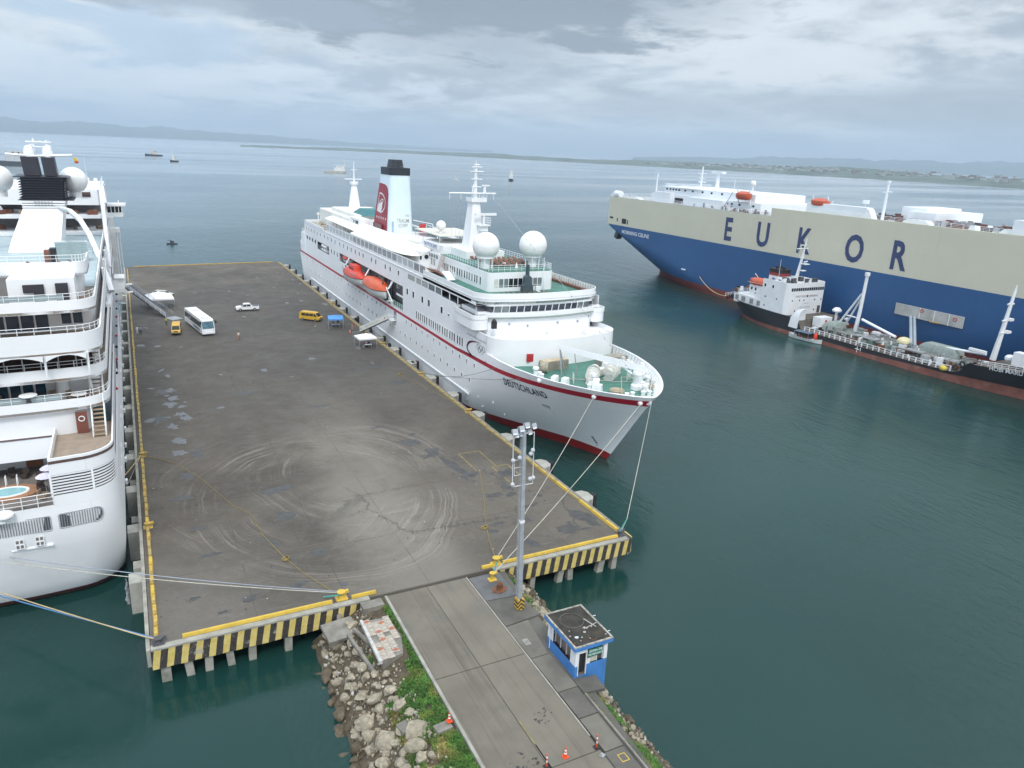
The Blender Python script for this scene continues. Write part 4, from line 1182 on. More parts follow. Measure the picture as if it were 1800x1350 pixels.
person(-.25, 166.2, QZ, .4, (.75, .76, .78), (.7, .7, .72), 'person in white clothes standing at the left kerb, left of two', s=1.02)
person(.35, 166.0, QZ, -.5, (.34, .42, .62), (.05, .06, .10), 'person in pale blue shirt and dark trousers at the left kerb, right of two', s=1.0)
person(5.55, 172.9, QZ, .2, (.45, .50, .10), (.06, .07, .08), 'person in a yellow-green safety vest at the foot of the cruise ship gangway', s=1.03)
person(18.1, 155.8, QZ, .3, (.70, .66, .60), (.40, .20, .16), 'person in a pale shirt walking alone across the middle of the quay', s=1.0, step=.1)
for (x, y, rz, c, l, lab) in ((40.3, 142.4, .6, (.60, .20, .25), (.05, .05, .12), 'seated person in a red shirt under the small white canopy'), (40.9, 142.7, 0, (.7, .7, .72), (.06, .07, .15), 'seated person in a white shirt under the small white canopy'), (41.5, 142.6, -.5, (.05, .06, .20), (.04, .04, .06), 'seated person in dark navy clothes under the small white canopy')):
    mb = MB(); mb.lathe([(.17, 0), (.15, .3), (.19, .44)], (0, 0, 0), 10); o = mb.out('stool', WHITE2); o.location = (x, y + .02, QZ); tag(o, 'white plastic stool under the person at the small white canopy' if 'white shirt' in lab else ('white plastic stool under the person in red' if 'red' in lab else 'white plastic stool under the person in navy'), 'stool')
    person(x, y, QZ, rz, c, l, lab, 'sit')
person(39.0, 161.9, QZ, .2, (.72, .72, .74), (.05, .06, .1), 'person in a white shirt behind the table under the blue canopy', 'hold')
person(40.0, 161.6, QZ, -.3, (.05, .06, .09), (.05, .05, .07), 'person in dark clothes behind the table under the blue canopy', 'hold')
person(42.0, 157.0, QZ, .6, (.55, .18, .16), (.35, .30, .26), 'person in a red shirt standing between blue canopy and gangway')

# crowd barrier at the foot of the liner gangway and two red-white posts
t = thing('barrier', 'grey metal crowd barrier at the foot of the liner gangway', 'barrier', (41.4, 151.4, QZ), .3)
mb = MB(); mb.tube([(-1.1, 0, .12), (-1.1, 0, 1.1), (1.1, 0, 1.1), (1.1, 0, .12), (-1.1, 0, .12)], .03, 6); mb.out('frame', GALV, t, None, True)
mb = MB()
for i in range(9): mb.cyl((-.9 + i * .22, 0, .12), (-.9 + i * .22, 0, 1.1), .015, n=4)
mb.out('bars', GALV, t, None, True)
mb = MB(); mb.box(-.8, -.72, -.3, .3, 0, .04); mb.box(.72, .8, -.3, .3, 0, .04); mb.out('feet', GALV, t, None, True)


def cone(x, y, z, label, h=.75, s=1.0, band=True, name='traffic_cone', slim=False):
    t = thing(name, label, 'traffic cone' if not slim else 'delineator post', (x, y, z))
    OR = mat('cone_orange', (.72, .08, .02), .5, .1, 3); WB = mat('reflective_white', (.8, .8, .78), .4)
    mb = MB(); mb.prism(rrect(-.2 * s, .2 * s, -.2 * s, .2 * s, .05), 0, .05); mb.out('base', OR if not slim else BLACK, t, None, True)
    r0, r1 = (.14 * s, .03) if not slim else (.05, .05)
    k = 7 if not slim else 6
    mb = MB()
    for i in range(k):
        a, b = i / k, (i + 1) / k
        mb.cyl((0, 0, .05 + a * h), (0, 0, .05 + b * h), r0 + (r1 - r0) * a, r0 + (r1 - r0) * b, 12, 1 if (i in (2, 4)) else 0)
    mb.out('body', [OR, WB], t, 40, True)
    return t


cone(17.05, 39.9, 3.45, 'orange traffic cone on the small slab at the left road edge', .8)
cone(22.95, 33.6, 3.49, 'orange traffic cone standing on the road in front of the tar patches', .8)
cone(25.35, 33.4, 3.49, 'slim red and white delineator post at the right road edge', 1.05, slim=True, name='delineator_post')
cone(21.35, 33.35, 3.49, 'slim red and white delineator post on the road centre line', 1.05, slim=True, name='delineator_post')
cone(41.0, 155.3, QZ, 'small red-white cone beside the gangway, nearer the kerb', .7)
mb = MB(); mb.obox((25.3, 32.6, 3.53), (.35, .3, .1), .4); mb.cyl((25.2, 32.6, 3.58), (25.2, 32.6, 3.75), .06, n=8)
tag(mb.out('valve_box', GREYM), 'small grey valve box at the foot of the right delineator post', 'valve box')

# ------------------------------------------------------------------ guard hut
HUTB = mat('hut_blue_paint', (.055, .20, .50), .6, .12, .9, streak=.25, dirt=(.04, .10, .22), dirt_amt=.4, dscale=.9)
HUTW = mat('hut_white_paint', (.70, .71, .72), .6, .06, .9, streak=.2)
hut = thing('guard_hut', 'small blue and white guard hut with a flat dark roof beside the footpath', 'hut', (29.2, 42.4, 2.4))
X0, X1, Y0, Y1 = 27.75, 30.7, 40.25, 44.6
mb = MB()
wall_x(mb, X0, (Y0, Y1), (2.4, 4.35), [])
for (a, b) in ((Y0, 41.05), (43.7, Y1)): mb.quad((X0, a, 4.35), (X0, b, 4.35), (X0, b, 5.95), (X0, a, 5.95), 1)
mb.quad((X0, 41.05, 5.62), (X0, 43.7, 5.62), (X0, 43.7, 5.95), (X0, 41.05, 5.95), 1)
wall_x(mb, X1, (Y0, Y1), (0.6, 4.35), []); wall_x(mb, X1, (Y0, Y1), (4.35, 5.95), [(41.2, 43.6, 4.6, 5.6)], 1)
# front wall (facing -Y): door and window
def wy(y, xa, xb, za, zb, m): mb.quad((xa, y, za), (xb, y, za), (xb, y, zb), (xa, y, zb), m)
wy(Y0, X0, 28.0, 2.4, 4.35, 0); wy(Y0, 28.72, X1, 0.6, 4.35, 0)
wy(Y0, 28.0, 28.72, 2.4, 3.47, 0)
wy(Y0, X0, 28.0, 4.35, 5.95, 1); wy(Y0, 28.0, 28.72, 5.55, 5.95, 1); wy(Y0, 28.72, 28.82, 4.35, 5.95, 1); wy(Y0, 28.82, 29.1, 4.35, 4.85, 1); wy(Y0, 30.35, X1, 4.35, 5.95, 1); wy(Y0, 28.82, 30.35, 5.75, 5.95, 1)
wy(Y1, X0, X1, 2.4, 4.35, 0); wy(Y1, X0, X1, 4.35, 5.95, 1)
mb.quad((X0, Y0, 3.47), (X1, Y0, 3.47), (X1, Y1, 3.47), (X0, Y1, 3.47), 2)
mb.out('wall', [HUTB, HUTW, mat('hut_floor', (.12, .11, .10), .9)], hut, recalc=False)
mb = MB(); mb.box(27.45, 31.0, 39.98, 44.85, 5.95, 6.28); mb.out('roof_slab', HUTB, hut)
mb = MB(); RFM = mat('mossy_roof', (.035, .032, .026), .95, .35, 1.2, bump=.5, dirt=(.07, .06, .035), dirt_amt=.6, dscale=1.0)
mb.box(27.6, 30.85, 40.13, 44.7, 6.28, 6.30); mb.out('roof_surface', RFM, hut)
mb = MB()
for (a, b, c, e) in ((27.45, 27.6, 39.98, 44.85), (30.85, 31.0, 39.98, 44.85), (27.6, 30.85, 39.98, 40.13), (27.6, 30.85, 44.7, 44.85)):
    mb.box(a + .002, b - .002, c + .002, e - .002, 6.282, 6.36)
mb.out('parapet', mat('pale_worn_cement', (.32, .30, .26), .9, .35, 2.5, bump=.5, dirt=(.06, .055, .045), dirt_amt=.9, dscale=2.2), hut)
mb = MB(); mb.box(28.02, 28.7, 40.5, 40.56, 3.5, 5.5); mb.out('door', mat('dark_doorway', (.02, .02, .022), .8), hut)
mb = MB()
for (a, b, c, e) in ((27.97, 28.03, 3.47, 5.58), (28.69, 28.75, 3.47, 5.58), (28.03, 28.69, 5.52, 5.58)): mb.box(a, b, 40.19, 40.3, c, e)
mb.out('door_frame', HUTW, hut)
win = MB(); win.box(28.0, 28.04, 41.05, 43.7, 4.37, 5.62); wn = win.out('window', mat('dusty_hut_glass', (.16, .12, .10), .2, .3, 1.5), hut)
mb = MB()
for y in (41.05, 41.9, 42.8, 43.66): mb.box(27.9, 28.06, y, y + .04, 4.36, 5.62)
mb.out('frame', HUTW, wn)
win = MB(); win.box(29.1, 30.33, 40.4, 40.44, 4.37, 5.75); wn = win.out('window', mat('hut_front_glass', (.10, .08, .09), .2, .3, 1.5), hut)
mb = MB()
for x in (29.1, 29.72, 30.28): mb.box(x, x + .06, 40.3, 40.46, 4.36, 5.75)
mb.out('frame', HUTW, wn)
mb = MB(); mb.box(29.16, 29.7, 40.33, 40.37, 4.37, 4.85); mb.out('blind', mat('cream_blind', (.45, .44, .36), .8), hut)
sg = MB(); sg.box(28.84, 30.15, 40.14, 40.18, 5.02, 5.72); sgo = sg.out('sign_board', mat('green_sign', (.03, .13, .10), .5), hut)
GT = mat('sign_lettering', (.60, .78, .68), .6)
text('ZONA DE', .27, lambda x, y: (29.5 + x, 40.135, 5.42 + y), GT, sgo, bold=.006, align='CENTER')
text('PROTECCION', .235, lambda x, y: (29.5 + x * .9, 40.135, 5.12 + y), GT, sgo, bold=.006, align='CENTER')
mb = MB(); mb.tube([(27.68, 44.1, 3.5), (27.68, 44.1, 5.9)], .035, 6); mb.tube([(30.75, 41, 6.2), (31.35, 41, 6.2)], .03, 5); mb.tube([(30.75, 43.2, 6.2), (31.4, 43.2, 6.2)], .03, 5); mb.out('drain_pipe', HUTW, hut)
t = thing('chair', 'red plastic chair seen through the side window of the hut', 'chair', (28.55, 42.6, 3.48))
RPL = mat('red_plastic', (.5, .03, .02), .4)
mb = MB(); mb.box(-.22, .22, -.22, .22, .42, .46); mb.out('seat', RPL, t, None, True)
mb = MB(); mb.box(-.22, .22, .18, .22, .46, 1.35); mb.out('backrest', RPL, t, None, True)
for sx in (-.2, .2):
    for sy in (-.2, .2):
        mb = MB(); mb.box(sx - .02, sx + .02, sy - .02, sy + .02, 0, .42); mb.out('leg', RPL, t, None, True)
mb = MB(); mb.torus((29.05, 43.2, 6.33), 1.0, .022, 40, 5); mb.torus((29.1, 43.2, 6.345), .95, .022, 36, 5)
tag(mb.out('hose', mat('grey_hose', (.11, .105, .095), .7), None, 60), 'thin grey hose lying in a ring on the hut roof', 'hose')
mb = MB(); mb.tube([(30.1, 43.0, 6.34), (30.45, 41.7, 6.36)], .04, 6); tag(mb.out('pipe_length', mat('pale_pipe', (.42, .40, .38), .7)), 'pale pipe lying lengthwise on the hut roof', 'pipe')
mb = MB(); mb.tube([(29.4, 41.85, 6.34), (30.75, 42.1, 6.40)], .03, 6); tag(mb.out('pipe_length', mat('pale_pipe', (.42, .40, .38))), 'pale pipe lying crosswise on the hut roof', 'pipe')
mb = MB(); rz_ = random.Random(8)
mb.add([(28.3 + .22 * cos(a) * rz_.uniform(.7, 1.2), 41.15 + .15 * sin(a) * rz_.uniform(.7, 1.2), 6.32 + rz_.uniform(0, .06)) for a in [i * pi / 4 for i in range(8)]], [tuple(range(8))])
tag(mb.out('plastic_sheet', mat('pale_blue_plastic', (.50, .60, .70), .5)), 'crumpled pale blue plastic on the hut roof', 'plastic sheet')
mb = MB()
for i in range(26):
    mb.obox((rz_.uniform(27.7, 30.75), rz_.uniform(40.3, 42.2), 6.32), (rz_.uniform(.04, .18), rz_.uniform(.04, .14), .05), rz_.random() * 3, rz_.randrange(2))
tag(mb.out('roof_litter', [mat('pale_litter', (.45, .43, .38), .9), RUST]), 'scattered small litter on the hut roof', 'litter', kind='stuff')
for i in range(11):
    y = 40.3 + i * .42
    inst_ = MB(); inst_.lathe([(.05, 0), (.06, .03), (.02, .06)], (27.52, y, 6.36), 8)
    tag(inst_.out('roof_bolt', mat('pale_litter', (.45, .43, .38))), 'pale worn bolt cap along the left roof edge of the hut', 'bolt', 'bolt caps along the left hut roof edge')

# ------------------------------------------------------------------ floodlight mast
mast = thing('floodlight_mast', 'tall grey floodlight mast standing on the footpath beside the quay front', 'floodlight mast', (28.0, 50.15, 3.47))
lean = -.022
def at(z, dx=0, dy=0): return (28.0 + dx + lean * (z - 3.5), 50.15 + dy, z)
STB = None
m_ = bpy.data.materials.new('chevron_base'); m_.use_nodes = True
g = N(m_.node_tree); out_ = g.new('ShaderNodeOutputMaterial'); p_ = g.new('ShaderNodeBsdfPrincipled'); g.link(p_.outputs[0], out_.inputs[0])
v_ = g.coord('Object'); x_, y_, z_ = g.sep(v_)
ph = g.math('FRACT', g.math('MULTIPLY', g.math('ADD', g.math('ABSOLUTE', x_), z_), 2.6))
nn_ = g.noise(v_, 3, 6, .7)
g.put(p_.inputs[0], g.mix(g.math('MULTIPLY', g.rng(nn_, .5, .68), .8), g.mix(g.rng(ph, .48, .52), (.55, .36, .04), (.03, .025, .025)), (.20, .10, .06))); p_.inputs['Roughness'].default_value = .8
mb = MB(); mb.prism([(27.66, 49.78), (28.34, 49.78), (28.34, 50.5), (27.66, 50.5)], 3.47, 4.5); mb.out('base', m_, mast)
mb = MB()
ch = lambda z, w, d: [(at(z, i * w, j * d)) for i, j in ((-1, -1), (1, -1), (1, 1), (-1, 1))]
mb.loft([ch(4.5, .21, .18), ch(12.2, .165, .15)], 0, True, True); mb.loft([ch(12.2, .18, .165), ch(20.6, .135, .12)], 0, True, True)
mb.out('pole', GALV, mast)
mb = MB(); mb.loft([ch(12.05, .21, .19), ch(12.3, .21, .19)], 0, True, True); mb.out('collar', mat('bright_band', (.8, .8, .8), .3), mast)
mb = MB()
for k in range(52): 
    z = 5 + k * .3; mb.cyl(at(z, -.32, -.1), at(z, -.32, .1), .015, n=4)
mb.tube([at(5, -.36, -.1), at(20, -.30, -.1)], .02, 5); mb.tube([at(5, -.36, .1), at(20, -.30, .1)], .02, 5); mb.out('ladder', GREYM, mast)
FRM = mat('white_frame_paint', (.56, .57, .58), .5, .06, 2)
mb = MB()
a, b = -1.0, .95
for zz in (15.6, 20.3): mb.tube([at(zz, a), at(zz, b)], .042, 6)
for xx in (a, b): mb.tube([at(15.6, xx), at(20.3, xx)], .042, 6)
mb.tube([at(18.0, a), at(18.0, 0)], .035, 5); mb.tube([at(16.6, -.85), at(16.6, 0)], .03, 5); mb.tube([at(16.6, -.85), at(18.0, -.85)], .03, 5); mb.tube([at(17.3, -.85), at(17.3, 0)], .03, 5)
mb.out('lamp_frame', FRM, mast)
fl = MB(); fl.obox((0, -.1, .15), (.46, .36, .34), 0, 0, -.5); fl.obox((0, .12, 0), (.12, .1, .3)); flm = fl.mesh('floodlight', mat('floodlight_housing', (.36, .38, .41), .35, .08, 3, metal=.3))
gl_ = MB(); gl_.obox((0, -.30, .06), (.40, .03, .28), 0, 0, -.5); glm = gl_.mesh('lens', mat('lamp_lens', (.62, .66, .70), .1))
for (dx, z, dy) in ((-1.0, 20.55, -.1), (-.42, 20.75, -.1), (.18, 20.9, .1), (.8, 20.75, .1), (-.7, 20.1, .3), (-.15, 20.15, .3), (.5, 20.2, .3)):
    o = inst('floodlight', flm, at(z, dx, dy), mast, (0, 0, random.uniform(-.25, .25))); inst('lens', glm, at(z, dx, dy), o)
rl = MB(); rl.lathe([(.05, -.12), (.17, -.08), (.19, 0), (.17, .08), (.08, .16)], (0, 0, 0), 14); rlm = rl.mesh('round_lamp', mat('pale_lamp_housing', (.50, .51, .53), .35), 40)
for (dx, z) in ((-1.05, 18.1), (-.45, 18.25), (.6, 18.45), (.78, 18.75), (-1.05, 15.9), (.6, 16.15), (.9, 16.2)):
    inst('round_lamp', rlm, at(z, dx, -.15), mast, (random.uniform(.8, 1.5), 0, random.uniform(-.5, .5)))
# ================================================================== WHITE LINER ON THE RIGHT OF THE QUAY
def hull_loft(name, parent, cx, bow, stern, hb, rows, mats, N_=64, smooth=32):
    """rows: list of (z(y) function or number, material index of the band above). bow(z), stern(z) give the end y."""
    rings = []
    for r, _ in rows:
        L = []
        for i in range(N_ + 1):
            s = .5 - .5 * cos(pi * i / N_)
            z = r(150.0) if callable(r) else r
            for it in range(5):
                y = bow(z) + (stern(z) - bow(z)) * s
                if callable(r): z = r(y)
                else: break
            L.append((y, z, 0 if i in (0, N_) else hb(y, z)))
        rings.append(L)
    mb = MB()
    k = N_ + 1
    for side in (-1, 1):
        vs = [(cx + side * h, y, z) for L in rings for y, z, h in L]
        o = len(mb.v); mb.v += vs
        for a in range(len(rings) - 1):
            for i in range(N_):
                f = (o + a * k + i, o + a * k + i + 1, o + (a + 1) * k + i + 1, o + (a + 1) * k + i)
                mb.f.append(f if side > 0 else tuple(reversed(f))); mb.m.append(rows[a][1])
    return mb.out(name, mats, parent, smooth)


CXD = 59.5
LIN = thing('cruise_liner', 'white cruise liner with a crimson stripe moored bow-first along the right side of the quay', 'cruise ship', (CXD, 159, 0))
cl = lambda v, a, b: max(a, min(b, v))
d_bow = lambda z: 82.5 - .745 * cl(z, -2, 14)
d_stern = lambda z: 243.0 + .5 * cl(z, -2, 11)


def d_hb(y, z):
    t = cl(z / 12.2, 0, 1) ** .9
    L = 35 - 11 * t; q = 1.5 - .75 * t
    u = cl((y - d_bow(z)) / L, 0, 1); f = (1 - (1 - u) ** 2) ** q
    w = cl((d_stern(z) - y) / 9, 0, 1); s = (1 - (1 - w) ** 2) ** .42
    if z < 0: f *= 1 + z * .04
    return 11.5 * f * s


def s_hi(y): return 10.38 + 1.45 * cl((112 - y) / 38, 0, 1) ** .85
def s_lo(y): return s_hi(y) - .55 - .42 * cl((112 - y) / 38, 0, 1)
def d_top(y): return max(10.42, s_hi(y) + .03) + (12.3 + .12 * cl((90 - y) / 16, 0, 1) - max(10.42, s_hi(y) + .03)) * cl((104.5 - y) / 1.5, 0, 1)


BOOT = mat('red_boot_topping', (.28, .012, .012), .5, .1, .4, streak=.2)
HULLW = mat('liner_hull_white', (.83, .84, .855), .4, .02, .12, streak=.10, plates=(9.0, 2.3, .75, .22))
hull = hull_loft('hull', LIN, CXD, d_bow, d_stern, d_hb,
                 [(-2.5, 0), (0, 0), (lambda y: 1.0 + .75 * cl((108 - y) / 12, 0, 1) * cl((y - 80) / 9, 0, 1), 1), (3, 1), (5, 1), (6, 1), (6.8, 1), (7.5, 1), (8.1, 1), (8.7, 1), (9.3, 1), (s_lo, 2), (s_hi, 1), (d_top, 1)], [BOOT, HULLW, RED_STRIPE], 120)
# inner face of the bulwark and its capping
fw = [y for y in [73.35, 73.6, 74, 74.7, 75.8, 77.2, 79, 81.5, 84.5, 88, 92, 96, 100, 103]]
def edge(y, z, inset=0): return max(0.05, d_hb(y, z) - inset)
P = [(CXD - edge(max(y, d_bow(d_top(y)) + .05), d_top(y), .02), y) for y in reversed(fw)] + [(CXD + edge(max(y, d_bow(d_top(y)) + .05), d_top(y), .02), y) for y in fw]
zcap = lambda x, y: d_top(max(y, 73.3)) - .02
mb = MB()
n = len(P)
inn = []
for i, (x, y) in enumerate(P):
    dx = .30 if x < CXD else -.30
    dy = .35 if y < 76 else .1
    inn.append((x + dx * cl(abs(x - CXD) / 1.0, .1, 1), y + dy))
FDK = lambda y: 10.95 + .3 * cl((97 - y) / 25, 0, 1)
low = [(CXD + (1 if x > CXD else -1) * max(.02, d_hb(y, FDK(y)) - .10), y) for x, y in inn]
vs = [(x, y, zcap(x, y) + .03) for x, y in P] + [(x, y, zcap(x, y) + .03) for x, y in inn] + [(x, y, FDK(y) - .05) for x, y in low]
mb.add(vs, [(i, i + 1, n + i + 1, n + i) for i in range(n - 1)] + [(n + i, n + i + 1, 2 * n + i + 1, 2 * n + i) for i in range(n - 1)])
mb.out('bulwark_lining', WHITE, LIN, 30)
mb = MB()
k = len(fw)
vs = [(x, y, FDK(y)) for x, y in low]
mb.add(vs, [(i, i + 1, n - 2 - i, n - 1 - i) for i in range(k - 1)])
mb.out('foredeck', GREEND, LIN)
# bulwark stanchions (brackets) along the starboard inside
for i in range(24):
    y = 76.5 + i * 1.0
    for sgn in (-1, 1):
        x = CXD + sgn * (edge(y, FDK(y)) - .12)
        x2 = CXD + sgn * (edge(y, d_top(y)) - .36)
        if edge(y, FDK(y)) < 1.2: continue
        mb = MB(); mb.add([(x, y, FDK(y)), (x - sgn * .55, y, FDK(y)), (x2, y, d_top(y) - .1), (x, y + .09, FDK(y)), (x - sgn * .55, y + .09, FDK(y)), (x2, y + .09, d_top(y) - .1)], [(0, 1, 2), (3, 5, 4), (1, 4, 5, 2), (0, 3, 4, 1)]); mb.out('bulwark_bracket', WHITE, LIN)

# --- side walls with real openings
BOATO = [(140.5, 181.2, 10.75, 15.9), (181.8, 190.2, 13.9, 15.9)]
RAFT = (201.5, 214.9, 13.8, 15.95)
AFT = [(y - .75, y + .75, 14.95, 15.95) for y in (217.6, 221.2, 224.8, 228.3)]
PROM = [(133.5, 137.4, 18.0, 18.95), (130.0, 132.6, 17.95, 18.98), (126.5, 129.6, 17.95, 19.0), (123.1, 126.1, 17.95, 19.02), (119.9, 122.5, 17.95, 19.05), (113.0, 119.5, 17.85, 19.08), (105.0, 112.6, 17.3, 19.08)]
mb = MB(); xP = CXD - 11.5
wall_x(mb, xP + .03, (100.9, 105.2), (10.42, 15.1), [])
wall_x(mb, xP, (105.0, 231), (10.42, 19.62), BOATO + [RAFT] + AFT + PROM)
mb.out('port_side_wall', HULLW, LIN, recalc=False)
mb = MB()
mb.wall([(CXD - 11.5, 231), (CXD - 11.5, 236), (CXD - 11.3, 239), (CXD - 10.3, 243), (CXD - 8, 246), (CXD, 247.6), (CXD + 8, 246), (CXD + 10.3, 243), (CXD + 11.3, 239), (CXD + 11.5, 236), (CXD + 11.5, 101)], 10.42, 13.0, .12)
mb.wall([(CXD - 11.5, 231), (CXD - 11.4, 237), (CXD - 9.5, 240.6), (CXD, 241.5), (CXD + 9.5, 240.6), (CXD + 11.4, 237), (CXD + 11.5, 105)], 13.0, 16.1, .12)
mb.wall([(CXD - 11.5, 231), (CXD - 10.5, 232.2), (CXD, 233), (CXD + 10.5, 232.2), (CXD + 11.5, 231), (CXD + 11.5, 105)], 16.1, 19.62, .12)
mb.wall([(CXD - 11.5, 206.8), (CXD - 11.5, 230.6), (CXD - 10.5, 231.8), (CXD + 10.5, 231.8), (CXD + 11.5, 230.6), (CXD + 11.5, 206.8)], 19.62, 20.35, .12)
mb.out('side_wall', HULLW, LIN)
mb = MB()
mb.prism([(CXD - 11.4, 231), (CXD - 11.3, 239), (CXD - 8, 245.8), (CXD, 247.4), (CXD + 8, 245.8), (CXD + 11.3, 239), (CXD + 11.4, 231)], 12.8, 12.98)
mb.prism([(CXD - 11.4, 228), (CXD - 11.3, 237), (CXD - 9.4, 240.4), (CXD + 9.4, 240.4), (CXD + 11.3, 237), (CXD + 11.4, 228)], 15.9, 16.08)
mb.prism([(CXD - 11.4, 128.5), (CXD - 11.4, 230.8), (CXD + 11.4, 230.8), (CXD + 11.4, 128.5)], 19.3, 19.6)
mb.out('deck', mat('cream_deck', (.52, .50, .45), .8, .08, .5), LIN)
mb = MB()
mb.rail([(CXD - 11.2, 233, 13), (CXD - 11.1, 239, 13), (CXD - 8, 245.6, 13), (CXD, 247.2, 13)], 1.1, 3, .03, 1.6)
mb.rail([(CXD - 11.3, 232, 16.1), (CXD - 11.2, 236.8, 16.1), (CXD - 9.3, 240.2, 16.1), (CXD, 241, 16.1)], 1.1, 3, .03, 1.6)
mb.out('stern_railing', WHITE, LIN)
# trim line and side ledge
mb = MB(); mb.box(xP - .10, xP + .05, 129, 231, 19.55, 19.68); mb.box(xP - .06, xP + .05, 206.8, 230.6, 20.33, 20.42); mb.out('trim_ledge', WHITE, LIN)

# --- boat recess interior
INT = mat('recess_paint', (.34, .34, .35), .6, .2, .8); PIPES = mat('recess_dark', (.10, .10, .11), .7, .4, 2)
mb = MB()
mb.quad((50.9, 140, 10.6), (50.9, 191, 10.6), (50.9, 191, 16), (50.9, 140, 16)); mb.quad((48, 140, 15.95), (48, 191, 15.95), (50.9, 191, 15.95), (50.9, 140, 15.95))
mb.quad((48, 140.3, 10.6), (50.9, 140.3, 10.6), (50.9, 140.3, 16), (48, 140.3, 16)); mb.quad((48, 190.4, 10.6), (50.9, 190.4, 10.6), (50.9, 190.4, 16), (48, 190.4, 16))
mb.quad((48.05, 140, 10.78), (50.9, 140, 10.78), (50.9, 191, 10.78), (48.05, 191, 10.78), 1)
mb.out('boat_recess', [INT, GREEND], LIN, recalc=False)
mb = MB(); rr = random.Random(12)
for i in range(46):
    y = rr.uniform(140.8, 181); z = rr.uniform(11.4, 15.2)
    if 148 < y < 180 and rr.random() < .6: continue
    if rr.random() < .5: mb.obox((50.6, y, z), (.5, rr.uniform(.3, 1.2), rr.uniform(.3, 1.6)), 0, rr.randrange(3))
    else: mb.cyl((50.4, y, 11), (50.4, y + rr.uniform(-.5, .5), 15.8), rr.uniform(.06, .16), n=6, m=rr.randrange(3))
mb.out('recess_fittings', [WHITE2, PIPES, GREYM], LIN, kind='stuff')
mb = MB(); mb.quad((xP + .02, 140.5, 10.75), (xP + .02, 148, 10.75), (xP + .02, 148, 11.0), (xP + .02, 140.5, 11.0)); mb.box(xP - .03, xP + .08, 140.5, 144.6, 13.5, 13.9)
mb.rail([(xP + .15, 140.6, 10.8), (xP + .15, 148, 10.8)], 1.1, 3, .03, 1.2); mb.out('recess_railing', WHITE, LIN)
# davits
for y in (164.3, 181.3, 147.4):
    mb = MB(); mb.tube([(48.1, y, 10.6), (47.4, y, 12.2), (47.2, y, 14.2), (48.2, y, 15.8)], [.28, .24, .2, .2], 6); mb.out('davit', WHITE, LIN, 40)
mb = MB(); mb.tube([(47.0, 148.2, 14.4), (47.3, 145.2, 12.0)], .13, 6); mb.tube([(47.3, 145.2, 12.0), (47.8, 150.5, 11.0)], .22, 6); mb.out('davit_arm', WHITE, LIN, 40)
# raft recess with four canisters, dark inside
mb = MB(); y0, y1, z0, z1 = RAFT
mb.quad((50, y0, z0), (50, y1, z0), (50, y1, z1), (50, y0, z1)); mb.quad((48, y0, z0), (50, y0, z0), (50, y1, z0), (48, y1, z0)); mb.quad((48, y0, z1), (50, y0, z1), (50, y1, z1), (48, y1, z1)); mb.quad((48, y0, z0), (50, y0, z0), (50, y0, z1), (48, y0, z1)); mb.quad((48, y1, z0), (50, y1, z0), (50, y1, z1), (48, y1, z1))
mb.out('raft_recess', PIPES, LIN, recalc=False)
can = MB(); can.cyl((0, -1.15, 0), (0, 1.15, 0), .42, n=12); can.cyl((0, -.05, 0), (0, .05, 0), .45, n=12); cme = can.mesh('canister', WHITE, 40)
for k, (y, z) in enumerate(((206.0, 15.3), (209.0, 15.3), (206.0, 14.25), (209.0, 14.25))):
    o = inst('raft_canister', cme, (48.35, y, z)); tag(o, 'white life raft canister in the aft side opening of the liner, ' + ('upper forward', 'upper aft', 'lower forward', 'lower aft')[k] + ' of four', 'life raft')
mb = MB(); mb.rail([(48.0, 201.6, 13.8), (48.0, 214.8, 13.8)], 1.0, 2, .05, 3.0); mb.out('raft_rack', GREYM, LIN)
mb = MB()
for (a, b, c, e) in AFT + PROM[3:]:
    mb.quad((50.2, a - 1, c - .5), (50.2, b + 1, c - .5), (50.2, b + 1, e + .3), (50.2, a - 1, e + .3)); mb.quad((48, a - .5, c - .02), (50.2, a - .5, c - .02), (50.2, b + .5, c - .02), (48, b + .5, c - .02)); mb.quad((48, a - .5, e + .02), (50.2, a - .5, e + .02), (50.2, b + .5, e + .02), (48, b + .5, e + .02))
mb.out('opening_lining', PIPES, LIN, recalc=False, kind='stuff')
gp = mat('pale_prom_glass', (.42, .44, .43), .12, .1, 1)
for i, (a, b, c, e) in enumerate(PROM[:5]):
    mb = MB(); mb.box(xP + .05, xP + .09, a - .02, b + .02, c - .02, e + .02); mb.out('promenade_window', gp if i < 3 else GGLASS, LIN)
mb = MB(); mb.box(xP + .02, xP + .14, 116.1, 116.3, 17.85, 19.1); mb.box(xP, xP + .16, 112.6, 113.0, 17.3, 19.1); mb.out('opening_post', WHITE, LIN)

# --- windows, all on the port side
def win_mesh(name, w, h, th=.03, m=None, fr=.0):
    mb = MB(); mb.box(-th, .02, -w / 2, w / 2, -h / 2, h / 2)
    if fr:
        for (a, b, c, e) in ((-w / 2 - fr, -w / 2, -h / 2 - fr, h / 2 + fr), (w / 2, w / 2 + fr, -h / 2 - fr, h / 2 + fr), (-w / 2, w / 2, h / 2, h / 2 + fr), (-w / 2, w / 2, -h / 2 - fr, -h / 2)):
            mb.box(-th - .02, .02, a, b, c, e, 1)
    return mb.mesh(name, [m or DGLASS, WHITE])


